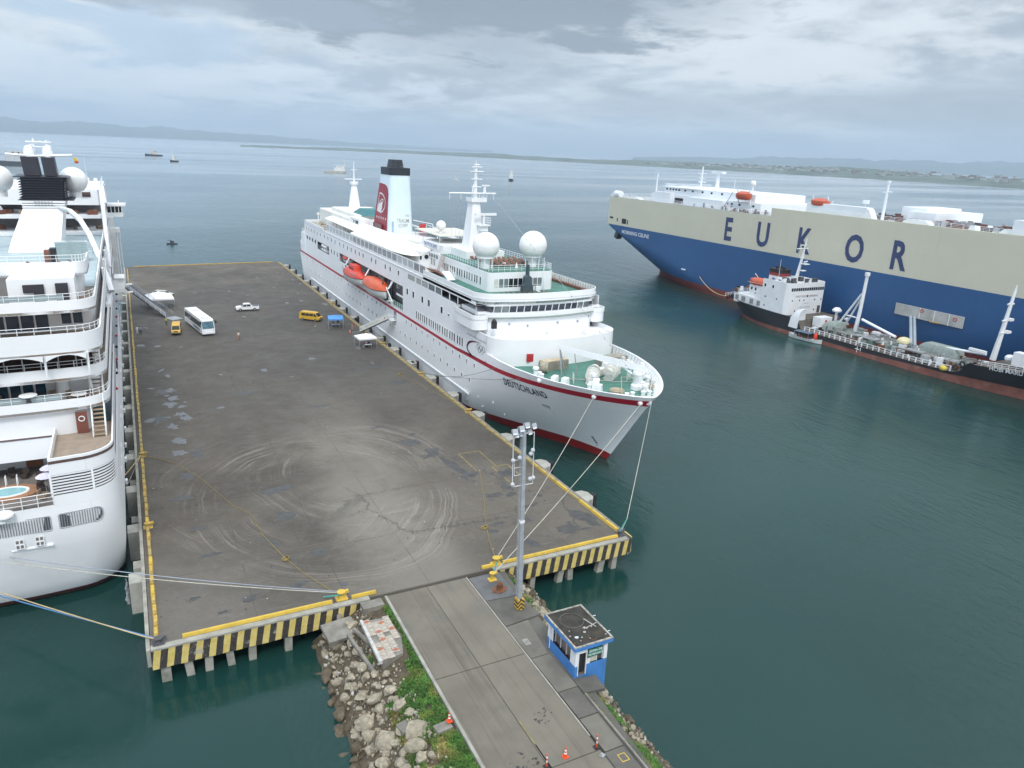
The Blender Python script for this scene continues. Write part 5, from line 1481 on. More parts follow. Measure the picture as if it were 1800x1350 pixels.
wp = win_mesh('porthole', .42, .62, m=mat('porthole_glass', (.05, .06, .075), .12, .3, 1), fr=.06)
for z, ys in ((9.17, [138.2 - 3.02 * i for i in range(12)] + [151.8 + 3.35 * i for i in range(26)]), (6.28, [142 - 3.2 * i for i in range(12)] + [145.4 + 3.25 * i for i in range(29)])):
    for y in ys:
        if y > 238: continue
        inst('porthole', wp, (CXD - d_hb(y, z), y, z), LIN)
ww = win_mesh('window', .78, .95, fr=.07)
for y in (228.5, 225.4, 221.8, 218.4, 214.6, 210.9, 206.1, 202, 198.3, 194.3, 189.5, 185.7, 182.1, 178.7, 175, 171.6, 168.4, 161.8, 158.5, 151.7, 148.4, 143.0):
    inst('window', ww, (xP, y, 18.2), LIN)
w2 = win_mesh('window', .95, 1.15, fr=.08)
for y in (137.7, 134.2, 129.2, 125.8, 119.5): inst('window', w2, (xP, y, 15.4), LIN)
for y in (198.6, 195.5, 192.4): inst('window', w2, (xP, y, 15.2), LIN)
w3 = win_mesh('vent_opening', .9, .3, m=BLACK, fr=.05)
for y in (116.2, 110.6): inst('vent_opening', w3, (xP, y, 15.2), LIN)
wt = win_mesh('tall_window', .48, 1.42, fr=.06)
for y in (132.3, 131.3, 130.2, 128.9, 127.9, 126.8, 125.5, 124.5, 123.4, 122.2, 121.2, 120.2, 118.9, 117.8, 116.8, 115.5, 114.5, 113.5, 112.1, 111.1, 110.1):
    inst('tall_window', wt, (xP, y, 11.86), LIN)
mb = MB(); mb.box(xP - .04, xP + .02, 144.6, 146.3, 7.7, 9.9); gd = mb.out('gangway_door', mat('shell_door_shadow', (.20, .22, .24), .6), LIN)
for (y, z) in ((118, 4.1), (113.5, 4.0), (109, 4.05), (104.5, 4.1), (100.5, 4.3), (108.5, 2.4), (104, 2.5), (99, 2.6)):
    mb = MB(); x = CXD - d_hb(y, z) - .03; mb.box(x, x + .08, y - .28, y + .28, z - .22, z + .22); mb.out('hull_plate', WHITE, LIN)
# rubbing strake
mb = MB(); mb.box(xP - .16, xP + .05, 107, 225, 3.55, 3.85); mb.out('rubbing_strake', WHITE, LIN)

# wind screens along the open deck
sc = MB()
W_ = 3.25
for (a, b, c, e) in ((-W_ / 2, W_ / 2, 0, .62), (-W_ / 2, W_ / 2, 2.0, 2.22)): sc.box(-.04, .04, a, b, c, e)
for i in range(6):
    yy = -W_ / 2 + .10 + i * (W_ - .2) / 5; sc.box(-.04, .04, yy - (.12 if i in (0, 5) else .045), yy + (.12 if i in (0, 5) else .045), .62, 2.0)
sc.box(-.01, .01, -W_ / 2 + .2, W_ / 2 - .2, .62, 2.0, 1)
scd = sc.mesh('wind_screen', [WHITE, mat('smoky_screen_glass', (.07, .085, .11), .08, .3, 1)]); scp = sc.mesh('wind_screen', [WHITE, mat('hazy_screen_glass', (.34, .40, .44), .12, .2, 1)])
y = 203.6 - W_ / 2; i = 0
while y > 129:
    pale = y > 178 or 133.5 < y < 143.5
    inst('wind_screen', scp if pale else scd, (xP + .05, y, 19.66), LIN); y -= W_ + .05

# --- forward block: tier A, tier B, bridge
def front_poly(hw, yf, bow_, r, yb):
    """plan with a slightly bowed, round-cornered front; CCW"""
    P = [(CXD - hw, yb)]
    P += [(CXD - hw + r - r * cos(a), yf + bow_ + r - r * sin(a)) for a in [pi / 2 * i / 6 for i in range(7)]]
    m_ = 8
    xs = [CXD - hw + r + (2 * hw - 2 * r) * i / m_ for i in range(1, m_)]
    P += [(x, yf + bow_ * (abs(x - CXD) / (hw - r)) ** 2) for x in xs]
    P += [(CXD + hw - r + r * sin(a), yf + bow_ + r - r * cos(a)) for a in [pi / 2 * i / 6 for i in range(7)]]
    P += [(CXD + hw, yb)]
    return P


pa = front_poly(11.42, 95.6, 1.2, 4.2, 112)
mb = MB(); mb.prism(pa, 10.5, 14.3); mb.out('lower_front_house', WHITE, LIN, 40)
mb = MB(); mb.wall(pa, 14.3, 15.15, .14); mb.out('front_bulwark', WHITE, LIN, 40)
pb = front_poly(10.4, 102.2, 1.2, 2.8, 112)
mb = MB(); mb.prism(pb, 14.2, 17.15); mb.out('middle_front_house', WHITE, LIN, 40)
mb = MB(); mb.prism(front_poly(10.7, 101.7, 1.2, 2.8, 112), 17.15, 17.25); mb.out('ledge', mat('green_grey_ledge', (.20, .25, .22), .6), LIN)
pc = front_poly(10.9, 102.5, 1.3, 2.0, 112)
mb = MB(); mb.prism(pc, 17.25, 17.98); mb.out('bridge_apron', WHITE, LIN, 40)
# bridge window band, panes one by one
pd = front_poly(9.6, 102.9, .9, 1.2, 112); pe = front_poly(9.9, 102.5, .9, 1.2, 112)
mb = MB(); mb.prism(front_poly(9.45, 103.1, .9, 1.2, 112), 17.98, 19.4); mb.out('wheelhouse', PIPES, LIN)
NWB = 14
for i in range(NWB):
    xa = CXD - 8.9 + 17.8 * i / NWB; xb = CXD - 8.9 + 17.8 * (i + 1) / NWB
    yl = lambda x: 103.0 + .9 * (abs(x - CXD) / 9) ** 2
    mb = MB(); e = .10
    A = [(xa + e, yl(xa + e) + .12, 18.0), (xb - e, yl(xb - e) + .12, 18.0), (xb - e, yl(xb - e) - .12, 18.98), (xa + e, yl(xa + e) - .12, 18.98)]
    mb.add(A + [(x, y + .05, z) for x, y, z in A], [(0, 1, 2, 3), (4, 7, 6, 5), (0, 4, 5, 1), (1, 5, 6, 2), (2, 6, 7, 3), (3, 7, 4, 0)])
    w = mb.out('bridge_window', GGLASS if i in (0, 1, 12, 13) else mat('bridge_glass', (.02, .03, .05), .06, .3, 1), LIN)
    mb = MB(); mb.tube([(xa, yl(xa) + .13, 17.95), (xa, yl(xa) - .14, 19.05)], .085, 4); mb.out('mullion', WHITE, w)
mb = MB(); mb.prism(front_poly(10.2, 102.85, .9, 1.5, 112), 19.02, 19.35); mb.out('brow', WHITE, LIN, 40)
# bridge wing
for sgn in (-1, 1):
    mb = MB(); X = CXD + sgn * 11.0
    mb.prism(rrect(X - 1.45, X + 1.45, 103.6, 112.5, 1.2, 5), 15.35, 17.05, poly2=None); mb.wall(list(reversed(rrect(X - 1.45, X + 1.45, 103.6, 112.5, 1.2, 5))), 17.05, 17.75, .1, closed=True)
    mb.out('bridge_wing', WHITE, LIN, 40)
    mb = MB(); mb.obox((X - sgn * .3, 104.6, 17.9), (1.5, .7, .35)); mb.cyl((X, 106, 17.1), (X, 106, 18.6), .12, n=8); mb.out('wing_console', WHITE, LIN)
mb = MB(); mb.obox((CXD - 9.6, 102.2, 16.4), (.8, .5, 1.1)); mb.sphere((CXD - 9.6, 102.2, 17.0), .38, 12); mb.out('searchlight', BLACK, LIN, 40)
# sun deck overhang with bulwark
po = front_poly(11.5, 102.6, 1.0, 3.4, 129)
mb = MB(); mb.prism(po, 19.35, 19.75); mb.out('sun_deck', GREEND, LIN)
mb = MB(); mb.wall(po, 19.3, 21.05, .14, 0, mi=1); mb.out('sun_deck_bulwark', [WHITE, mat('bulwark_inner', (.62, .62, .60), .6, .1, 1, streak=.3)], LIN, 40)
mb = MB(); mb.wall(front_poly(11.58, 102.52, 1.0, 3.4, 129), 20.15, 20.22, .06); mb.out('bulwark_trim', WHITE, LIN, 40)
mb = MB()
for i in range(28):
    y = 106 + i * .82; mb.box(CXD + 11.20, CXD + 11.32, y, y + .1, 19.75, 20.95)
mb.box(CXD + 10.5, CXD + 11.1, 105.5, 128, 19.78, 20.2, 1); mb.out('deck_bench', [WHITE2, TEAKD], LIN)

# --- upper house with its windows
ph = rrect(53.2, 65.8, 111.6, 150, 1.0, 4, (1, 1, 0, 0))
mb = MB(); mb.prism(ph, 19.7, 23.0); mb.out('upper_house', WHITE, LIN, 40)
mb = MB(); mb.prism([(53.4, 112.2), (54.0, 111.8), (65.0, 111.8), (65.6, 112.2), (65.6, 134), (53.4, 134)], 23.0, 23.12); mb.out('top_deck', GREEND, LIN)
uw = win_mesh('window', .5, 1.3, fr=.05)
for y in (142, 140.9, 138.2, 137.3, 136.4, 131.4, 130.5, 129.6, 128.4, 127.3, 126.3, 125, 123.9, 122.9, 121.7, 120.6, 119.6, 118.4, 117.2, 116.3, 114.9):
    inst('window', uw, (53.2, y, 21.2), LIN)
uf = MB(); uf.box(-.38, .38, -.03, .02, -.72, .72); uf.box(-.38, .38, -.05, -.03, -.5, -.44, 1); ufm = uf.mesh('window', [GGLASS, WHITE])
ufd = uf.mesh('window', [DGLASS, WHITE]); ufp = uf.mesh('window', [mat('blind_window', (.60, .61, .57), .4), WHITE])
for i, x in enumerate((54.6, 55.55, 56.5, 57.4, 58.3, 59.2, 60.2, 61.2, 62.1, 63.0)):
    inst('window', ufp if i == 0 else (ufm if i in (1, 2, 7, 8, 9) else ufd), (x, 111.6, 21.2), LIN)
mb = MB(); z = 23.12
mb.rail([(53.45, 134, z), (53.45, 112.3, z), (54, 111.85, z), (65, 111.85, z), (65.55, 112.3, z), (65.55, 134, z)], 1.05, 3, .035, 1.1); mb.out('top_deck_railing', WHITE, LIN)
# dark chimney-like gear on the front of the house and A-frame
mb = MB(); mb.loft([[(60.0 + i * a, 110.6 + j * .5, zz) for i, j in ((-1, -1), (1, -1), (1, 1), (-1, 1))] for a, zz in ((1.0, 19.75), (.95, 20.8), (.6, 21.2), (.55, 22.3), (.12, 22.6), (.1, 24.4))], 0, True, True); mb.out('covered_gear', mat('grey_cover', (.06, .085, .10), .8, .15, 2), LIN)
mb = MB(); mb.tube([(62.8, 110.9, 19.75), (63.1, 110.6, 22)], .1, 5); mb.tube([(63.5, 110.9, 19.75), (63.1, 110.6, 22)], .1, 5); mb.tube([(63.1, 110.6, 22), (63.1, 110.6, 25.5)], .05, 5); mb.obox((61.9, 110.2, 20.2), (.9, .5, 1.0)); mb.out('signal_stand', WHITE, LIN)

# radomes
for (x, y, r, l) in ((54.55, 116, 2.33, 'ribbed'), (63.75, 116, 2.45, 'smooth')):
    mb = MB(); mb.sphere((x, y, 26.95), r, 32, 0, 1.0, -.78); mb.torus((x, y, 26.95), r + .005, .02, 40, 4)
    if l == 'ribbed':
        for k in range(8):
            a = k * pi / 4 + .2; mb.tube([(x + (r + .01) * cos(a) * cos(e), y + (r + .01) * sin(a) * cos(e), 26.95 + (r + .01) * sin(e)) for e in [radians(-50 + i * 5) for i in range(18)]], .018, 4)
    rd = mb.out('radome', mat('radome_white', (.80, .80, .79), .45, .02, .5), LIN, 50)
    mb = MB(); mb.lathe([(1.6, 24.9), (1.65, 25.3), (1.55, 25.35)], (x, y, 0), 24)
    for k in range(6): a = k * pi / 3; mb.cyl((x + 1.3 * cos(a), y + 1.3 * sin(a), 23.1), (x + 1.45 * cos(a), y + 1.45 * sin(a), 25), .09, n=6)
    mb.lathe([(.8, 23.1), (.8, 25)], (x, y, 0), 12); mb.out('radome_base', WHITE, rd, 40)
# raised house amidships, name board, mast house
mb = MB(); mb.prism([(54.0, 134), (65.2, 134), (65.2, 146), (54.0, 146)], 23.0, 24.6); mb.prism([(55.6, 126.6), (63.4, 126.6), (63.4, 134), (55.6, 134)], 23.1, 24.5); mb.out('mast_house', WHITE, LIN)
mb = MB(); mb.box(53.32, 53.5, 134.9, 143.2, 23.65, 24.75); nb_ = mb.out('name_board', WHITE, LIN)
text('DEUTSCHLAND', .95, lambda x, y: (53.29, 142.9 - x, 23.87 + y), mat('blue_lettering', (.06, .14, .36), .5), nb_, bold=.02, sx=1.05)
mb = MB(); mb.rail([(53.3, 134.5, 22.98), (53.3, 152, 22.98)], 1.05, 3, .035, 1.2); mb.out('house_railing', WHITE, LIN)
for i in range(9):
    y = 135.4 + i * 1.3
    mb = MB(); mb.box(53.17, 53.2, y - .45, y + .45, 22.0, 22.7); mb.out('window', GGLASS, LIN)
# small radome on a platform, with awning and framework behind
mb = MB(); mb.sphere((57.0, 143, 27.6), 1.0, 24, 0, 1, -.85); mb.cyl((57, 143, 24.5), (57, 143, 26.9), .45, .3); mb.out('radome', mat('radome_white', (.8, .8, .79)), LIN, 50)
mb = MB(); mb.prism([(54.5, 137.5), (64, 137.5), (64, 152), (54.5, 152)], 26.0, 26.15)
for x in (54.7, 63.8):
    for y in (137.8, 142.5, 147, 151.8): mb.cyl((x, y, 24.5), (x, y, 26), .06, n=5)
mb.out('awning', mat('cream_awning', (.58, .56, .50), .8, .08, .5), LIN)
mb = MB()
for y in (146.5, 148, 149.5, 151, 152.5, 154): mb.tube([(53.4, y, 20), (53.4, y, 25.0), (65.6, y, 25.0), (65.6, y, 20)], .07, 5)
for zz in (22.3, 23.6, 25.0): mb.tube([(53.4, 146, zz), (53.4, 158, zz)], .06, 5); mb.tube([(65.6, 146, zz), (65.6, 158, zz)], .06, 5)
mb.out('pergola_frame', WHITE, LIN)

# --- main mast
mb = MB(); yM = 132; xm = CXD
def ms(z, a, b): return [(xm - a, yM - b, z), (xm + a * .5, yM - b, z), (xm + a, yM - b * .3, z), (xm + a, yM + b, z), (xm - a, yM + b, z)]
mb.loft([ms(24.0, 1.85, 1.9), ms(29, 1.35, 1.5), ms(33.2, .95, 1.1)], 0, True, True); mst = mb.out('mast', WHITE, LIN, 30)
mb = MB(); mb.prism([(xm - 1.35, yM - 1.5), (xm + 1.7, yM - 1.6), (xm + 1.9, yM + 1.2), (xm - 1.35, yM + 1.2)], 33.2, 33.4); mb.wall([(xm - 1.35, yM + 1.2), (xm - 1.35, yM - 1.5), (xm + 1.7, yM - 1.6), (xm + 1.9, yM + 1.2)], 33.4, 34.0, .05); mb.rail([(xm - 1.35, yM - 1.5, 33.4), (xm + 1.7, yM - 1.6, 33.4)], 1.4, 3, .04, .8); mb.out('crow_platform', WHITE, mst)
mb = MB(); mb.prism([(xm - .3, yM - 3.0), (xm + 1.9, yM - 3.2), (xm + 1.9, yM - .6), (xm - .3, yM - 1)], 28.9, 29.1); mb.prism([(xm + .2, yM - 2.6), (xm + 1.6, yM - 2.8), (xm + 1.3, yM - .8), (xm - .2, yM - 1)], 27.9, 28.9); mb.rail([(xm - .3, yM - 3, 29.1), (xm + 1.9, yM - 3.2, 29.1), (xm + 1.9, yM - .8, 29.1)], 1.3, 3, .04, .7); mb.cyl((xm + .9, yM - 2.2, 29.1), (xm + .9, yM - 2.2, 30.8), .25, .18); mb.out('radar_platform', WHITE, mst)
mb = MB(); mb.obox((xm + 1.3, yM - 2.2, 31.0), (4.6, .4, .45), .1); mb.out('radar_scanner', WHITE, mst)
mb = MB(); mb.cyl((xm, yM, 33.3), (xm, yM, 39.5), .38, .26, 10); mb.cyl((xm, yM, 39.5), (xm, yM, 40.9), .12, .03, 8)
for zz, a in ((35.9, .9), (37.3, 1.0), (38.7, 1.25), (39.5, .95), (39.9, .5)): mb.tube([(xm - a, yM - .3, zz), (xm + a * 1.2, yM - .3, zz)], .11, 6)
mb.out('topmast', WHITE, mst, 40)
mb = MB(); mb.tube([(xm - 5.6, yM - .6, 34.75), (xm + 4.0, yM - .6, 34.75)], .17, 6)
for x in (xm - 5.5, xm - 3.2, xm + 3.6): mb.cyl((x, yM - .6, 34.6), (x, yM - .6, 33.6), .05, n=5)
mb.out('yard_arm', WHITE, mst)
mb = MB(); mb.cyl((xm + 1.7, yM - .5, 34.8), (xm + 1.7, yM - .5, 36.0), .3, .2); mb.obox((xm + 1.9, yM - .5, 36.2), (1.6, .3, .25)); mb.tube([(xm - 1.0, yM - .8, 34.9), (xm - .6, yM - .5, 36.4)], .09, 5); mb.out('radar_scanner', WHITE, mst)
# stays
mb = MB(); mb.tube([(xm, yM, 38.2), (59.5, 74.2, 12.6)], .03, 4); mb.tube([(xm, yM - .3, 38.5), (xm, 176, 38)], .025, 4)
for a in (-5.4, -4.6, -3.8, -3.0): mb.tube([(xm + a, yM - .6, 34.7), (xm + a + .4, yM - 1, 24.6)], .015, 4)
for k in range(26):
    f = .30 + k * .024; mb.sphere((59.5, 132 + (74.2 - 132) * f, 38.2 + (12.6 - 38.2) * f - .12), .10, 6)
mb.out('rigging', GREYM, LIN)

# --- funnel
FNW = mat('funnel_pale_blue', (.66, .77, .84), .4, .03, .3); FNR = mat('funnel_crimson', (.30, .015, .03), .4, .08, .5); FNB = mat('funnel_black', (.018, .022, .03), .5, .2, 1)
def fp(z):
    t = (z - 22.0) / 14.4
    hw = 3.25 - .75 * t; y0 = 175.4 - .2 * t; y1 = 189.0 - 5.0 * t
    return rrect(CXD - hw, CXD + hw, y0, y1, 1.0 + .3 * t, 5), hw, y0, y1
mb = MB(); mb.loft([[(x, y, z) for x, y in fp(z)[0]] for z in (22, 29, 36.2)], 0, True, True); fun = mb.out('funnel', FNW, LIN, 40)
mb = MB(); p0 = fp(36.2); q = rrect(CXD - p0[1] - .08, CXD + p0[1] + .08, p0[2] - .08, p0[3] + .08, 1.3, 5)
mb.prism(q, 36.0, 37.7); mb.prism(rrect(CXD - 1.45, CXD + 1.45, 177.0, 182.4, .8, 4), 37.7, 39.5, poly2=rrect(CXD - 1.2, CXD + 1.2, 177.3, 182.0, .8, 4)); mb.out('funnel_cap', FNB, fun, 40)
mb = MB()
def fside(y_, z): # point on port side of the funnel
    _, hw, y0, y1 = fp(z); return (CXD - hw - .02, y_, z)
def red_pt(u, z):
    _, hw, y0, y1 = fp(z); ya = y0 + 1.2; yb = y1 - .9
    return (CXD - hw - .025, ya + (yb - ya) * u, z)
ring_lo = [red_pt(0, 22.1), red_pt(1, 22.1)]
P_ = [red_pt(0, 22.1), red_pt(0, 31.5), red_pt(.06, 32.6), red_pt(.18, 33.3), red_pt(.4, 33.7), red_pt(1, 33.9), red_pt(1, 22.1)]
mb.add(P_, [tuple(range(len(P_)))]); mb.out('red_panel', FNR, fun, recalc=False)
LOGO = mat('pale_emblem', (.70, .70, .70), .5)
def band(pts, w, off=.045):
    mb = MB(); n = len(pts)
    for i in range(n - 1):
        (u0, z0), (u1, z1) = pts[i], pts[i + 1]
        L = hypot((u1 - u0) * 9, z1 - z0); nu, nz = (z1 - z0) / L / 9 * w / 2, -(u1 - u0) * 9 / L * w / 2
        q = [red_pt(u0 + nu, z0 + nz), red_pt(u1 + nu, z1 + nz), red_pt(u1 - nu, z1 - nz), red_pt(u0 - nu, z0 - nz)]
        mb.add([(x - off + .02, y, z) for x, y, z in q], [(0, 1, 2, 3)])
    return mb
# emblem: a slanted D outline with a tall narrow figure, port side (u=1 is aft)
dpts = [(.86, 27.1), (.82, 31.4), (.62, 31.4), (.42, 30.9), (.28, 30.2), (.23, 29.3), (.28, 28.1), (.40, 27.2), (.52, 26.8), (.86, 27.1)]
band(dpts, .34).out('emblem_outline', LOGO, fun, recalc=False)
mb = MB(); q = [red_pt(u, z) for u, z in ((.84, 27.2), (.52, 26.95), (.45, 29.7), (.60, 29.2), (.80, 28.9))]; mb.add([(x - .02, y, z) for x, y, z in q], [tuple(range(5))]); mb.out('emblem_figure', LOGO, fun, recalc=False)
band([(.74, 29.2), (.58, 29.9), (.46, 30.1), (.40, 29.6)], .28).out('emblem_neck', LOGO, fun, recalc=False)
for k in range(5):
    mb = MB(); u, z = .14 + k * .17, 25.55; pts = []
    for i in range(10):
        r = (.42 if i % 2 == 0 else .17); a = pi / 2 + i * pi / 5; p = red_pt(u + r * cos(a) / 9, z + r * sin(a)); pts.append((p[0] - .02, p[1], p[2]))
    mb.add(pts, [tuple(range(10))]); mb.out('star', WHITE, fun, recalc=False)
GOLD = mat('gold_lettering', (.36, .31, .20), .5)
def ff(x, y):
    _, hw, y0, y1 = fp(23.0 + y); return (CXD + x, y0 - .03, 23.0 + y)
text('TRAUM', 1.35, lambda x, y: ff(-1.15 + x, 1.95 + y), GOLD, fun, bold=.012, sx=.70)
text('SCHIFF', 1.25, lambda x, y: ff(-.75 + x, .80 + y), GOLD, fun, bold=.012, sx=.64)
text('DAS', .8, lambda x, y: ff(1.05 + x, 3.35 + y), GOLD, fun, bold=.0, sx=.70)
mb = MB(); mb.box(CXD - 2.35, CXD - 1.85, 175.30, 175.36, 22.7, 25.2); mb.out('funnel_door', mat('funnel_door_blue', (.34, .44, .58), .5), fun)
mb = MB(); mb.wall([(CXD - 3.5, 180), (CXD - 3.5, 187)], 22.0, 24.0, .05); mb.out('funnel_screen', mat('funnel_mesh_screen', (.25, .16, .17), .8), fun)
mb = MB(); mb.prism([(53.6, 156), (65.4, 156), (65.4, 193), (53.6, 193)], 21.5, 22.0); mb.prism(arc(CXD, 174.5, 6.0, 180, 360, 10) + [(65.5, 180), (53.5, 180)], 21.9, 22.2); mb.out('funnel_deck', WHITE, LIN)
mb = MB(); mb.prism([(54.5, 160), (64.5, 160), (64.5, 192), (54.5, 192)], 19.6, 21.5); mb.out('funnel_house', WHITE, LIN)
for (x, m) in ((55.3, REDP), (57.8, GGLASS), (60.2, GGLASS), (62.2, REDP)):
    mb = MB(); mb.box(x - .55, x + .55, 159.95, 160.0, 19.9, 21.2); mb.out('house_door' if m is REDP else 'window', m, LIN)
mb = MB(); mb.obox((63.9, 172.5, 23.6), (1.2, 1.2, 2.6)); mb.out('red_locker', REDP, LIN)
mb = MB(); mb.tube([(62.5, 175, 25.6), (66, 171, 25.0), (66.3, 170.6, 22)], .09, 5); mb.rail([(63, 160, 22.2), (66, 168, 22.2), (66.3, 176, 22.2)], 2.2, 2, .05, 2.4); mb.out('handrail', WHITE, LIN)

# --- sloping lido roofs
RO = mat('lido_roof', (.78, .77, .70), .55, .03, .4, streak=.1)
for sgn in (-1, 1):
    X = lambda a: CXD + sgn * a
    mb = MB(); pr = []
    for y, e in ((139.5, 8.2), (140.5, 9.6), (143, 10.8), (148, 11.35), (180, 11.35), (180.01, 10.1), (214, 9.4)):
        pr.append([(X(e), y, 21.95 if y <= 180 else 22.35), (X(e - .35), y, 22.25 if y <= 180 else 22.6), (X(5.6), y, 23.6), (X(5.6), y, 23.3)])
    mb.loft(pr, 0, True, True, True); mb.out('lido_roof', RO, LIN, 30)
mb = MB(); mb.prism([(CXD - 5.7, 140), (CXD - 5.7, 157), (CXD + 5.7, 157), (CXD + 5.7, 140)], 19.6, 23.0); mb.out('inner_house', WHITE, LIN)
mb = MB(); mb.prism([(CXD - 8.4, 139.6), (CXD - 5.6, 139.6), (CXD - 5.6, 150), (CXD - 8.4, 150)], 19.6, 22.9); mb.cyl((52.6, 139.62, 21.85), (52.6, 139.45, 21.85), .42, n=14, m=1); mb.obox((51.4, 139.55, 21.7), (.4, .12, .7), 0, 1); mb.out('lido_end_wall', [WHITE, DGLASS], LIN, 40)
mb = MB()
for y in range(182, 214, 4): mb.cyl((CXD - 9.7, y, 19.6), (CXD - 9.5, y, 22.4), .09, n=5)
for i in range(30): mb.obox((CXD - 8.3 + random.uniform(-1, .8), random.uniform(183, 225), 19.95), (.7, 1.6, .45), random.uniform(-.2, .2), 1)
mb.out('lido_posts', [WHITE, TEAKD], LIN)

# --- aft houses and mast
mb = MB(); mb.prism(rrect(52.2, 66.8, 192, 230, .8, 3), 19.6, 24.0); mb.prism(rrect(53.6, 65.4, 194, 221.5, 1.5, 4), 24.0, 25.0); mb.sphere((57, 226, 24.0), 1.8, 16, 0, .35, 0); mb.out('aft_house', mat('aft_house_white', (.72, .72, .68), .6, .05, .4), LIN, 40)
mb = MB(); mb.prism([(55.0, 193), (64, 193), (64, 203), (55.0, 203)], 24.9, 26.3, poly2=[(56.5, 194.5), (62.5, 194.5), (62.5, 201), (56.5, 201)]); mb.out('green_skylight', mat('teal_awning', (.05, .17, .18), .7, .1, 1), LIN)
mb = MB(); mb.prism([(52.4, 186), (55.2, 186), (55.2, 196), (52.4, 196)], 22.4, 24.6); mb.box(52.37, 52.4, 188, 190.5, 23.1, 24.1, 1); mb.box(52.37, 52.4, 191.5, 194.5, 23.1, 24.1, 1); mb.out('deck_bar', [WHITE, DGLASS], LIN)
mb = MB(); yA = 217; mb.lathe([(1.75, 24.6), (1.0, 30.0), (.6, 32.3)], (CXD, yA, 0), 16); am = mb.out('aft_mast', WHITE, LIN, 40)
mb = MB(); mb.lathe([(1.2, 31.6), (1.25, 31.75), (1.25, 32.4), (1.15, 32.4)], (CXD, yA, 0), 14); mb.cyl((CXD, yA, 32), (CXD, yA, 37.9), .24, .1, 8); mb.tube([(CXD - 2.7, yA, 33.1), (CXD + 2.3, yA, 33.1)], .13, 5); mb.tube([(CXD - 1.0, yA, 35.7), (CXD + 1.0, yA, 35.7)], .08, 5); mb.cyl((CXD, yA, 37.7), (CXD + .3, yA, 37.9), .1, n=5); mb.out('yard_arm', WHITE, am, 40)
mb = MB(); mb.cyl((51.0, 226, 19.7), (51.0, 226, 22.6), .16, n=6); mb.tube([(50.5, 226, 22.4), (51.5, 226, 22.4)], .14, 5); mb.obox((51.0, 226, 22.7), (.6, .3, .5)); mb.out('aft_light_post', WHITE, LIN)
rr = random.Random(31)
mb = MB()
for i in range(34): mb.obox((rr.uniform(49, 53), rr.uniform(206, 229), 19.9), (.7, rr.uniform(1.0, 1.8), .6), rr.uniform(-.4, .4), rr.randrange(2))
mb.out('deck_furniture', [mat('cream_cushion', (.5, .47, .40), .9), mat('beige_cushion', (.38, .33, .27), .9)], LIN, kind='stuff')

# --- sun loungers and benches on the open decks
dl = MB(); dl.obox((0, -.25, .32), (.62, 1.25, .08)); dl.obox((0, .62, .52), (.62, .7, .08), 0, 0, .6)
for sx in (-.26, .26):
    for sy in (-.75, .3): dl.obox((sx, sy, .15), (.05, .05, .3))
dlm = dl.mesh('sun_lounger', TEAKD)
dgrp = []
for i in range(11): dgrp.append((51.6 + (i % 2) * .15, 134.6 - i * .62, 19.76, pi / 2, 'brown wooden sun lounger stacked in the row beside the upper house wall', 'loungers beside the upper house'))
for i in range(9): dgrp.append((54.2 + i * .95, 107.2 + (i % 3) * .2, 19.76, rr.uniform(-.2, .2) + pi / 2, 'brown wooden sun lounger in front of the upper house windows', 'loungers in front of the upper house'))
for i in range(26): dgrp.append((56.6 + (i % 8) * 1.05, 117 + (i // 8) * 2.9 + rr.uniform(-.3, .3), 23.13, rr.uniform(-.15, .15), 'brown wooden sun lounger on the green top deck between the white domes', 'loungers on the top deck'))
for (x, y, z, r, l, g_) in dgrp:
    o = inst('sun_lounger', dlm, (x, y, z), None, (0, 0, r)); tag(o, l, 'sun lounger', g_)
mb = MB(); mb.obox((58.9, 117.6, 23.5), (.6, .5, .5)); mb.tube([(59.9, 114.6, 23.2), (59.9, 114.6, 24.2)], [.3, .03], 8); mb.out('deck_locker', WHITE, LIN)
# deck stair and gangway rails on the port sun deck
mb = MB(); mb.obox((51.0, 124.0, 20.6), (1.5, 3.2, .10), 0, 0, .35); mb.rail([(50.2, 122.4, 20.2), (50.2, 126.0, 20.9)], 1.0, 3, .04, .8); mb.rail([(51.8, 122.4, 20.2), (51.8, 126.0, 20.9)], 1.0, 3, .04, .8); mb.out('deck_stair', WHITE, LIN)
mb = MB()
for k in range(4): mb.tube([(52.4 - k * .1, 131.2 + k * .5, 19.8), (52.8, 130.2 + k * .5, 23.4)], .06, 5)
mb.out('folded_awning', mat('tan_canvas', (.42, .34, .28), .9), LIN)

# --- lettering on the hull
def on_hull(y, z, off=.05): return (CXD - d_hb(y, z) - off, y, z)
def bow_name(x, y):
    yy = 95.5 - x; return on_hull(yy, 8.8 + y, .07)
text('DEUTSCHLAND', 1.55, bow_name, NAVY, hull, bold=.03, space=1.15, fit=8.4)
LG = mat('grey_lettering', (.22, .23, .27), .6)
text('Deutsches Haus London 2012', .50, lambda x, y: (xP - .012, 108.2 - x, 13.72 + x * .004 + y), LG, LIN, fit=7.4)
RG = mat('ring_grey', (.20, .20, .22), .5)
for k, (y, z) in enumerate(((103.8, 12.72), (102.75, 12.72), (101.7, 12.72), (103.28, 12.24), (102.23, 12.24))):
    mb = MB(); mb.torus((xP - .02, y, z), .44, .035, 24, 4, ax='x'); mb.out('ring_mark', RG, LIN)
mb = MB()
pts = [(102.66, 13.45, .01), (104.4, 13.30, .06), (106.16, 12.96, .15), (107.3, 12.55, .22), (107.95, 12.05, .26), (108.15, 11.51, .24), (107.9, 11.15, .20), (107.41, 10.92, .15), (105.77, 10.55, .08), (103.73, 10.50, .05), (101.99, 10.55, .05), (101.0, 10.75, .06), (100.79, 11.25, .01)]
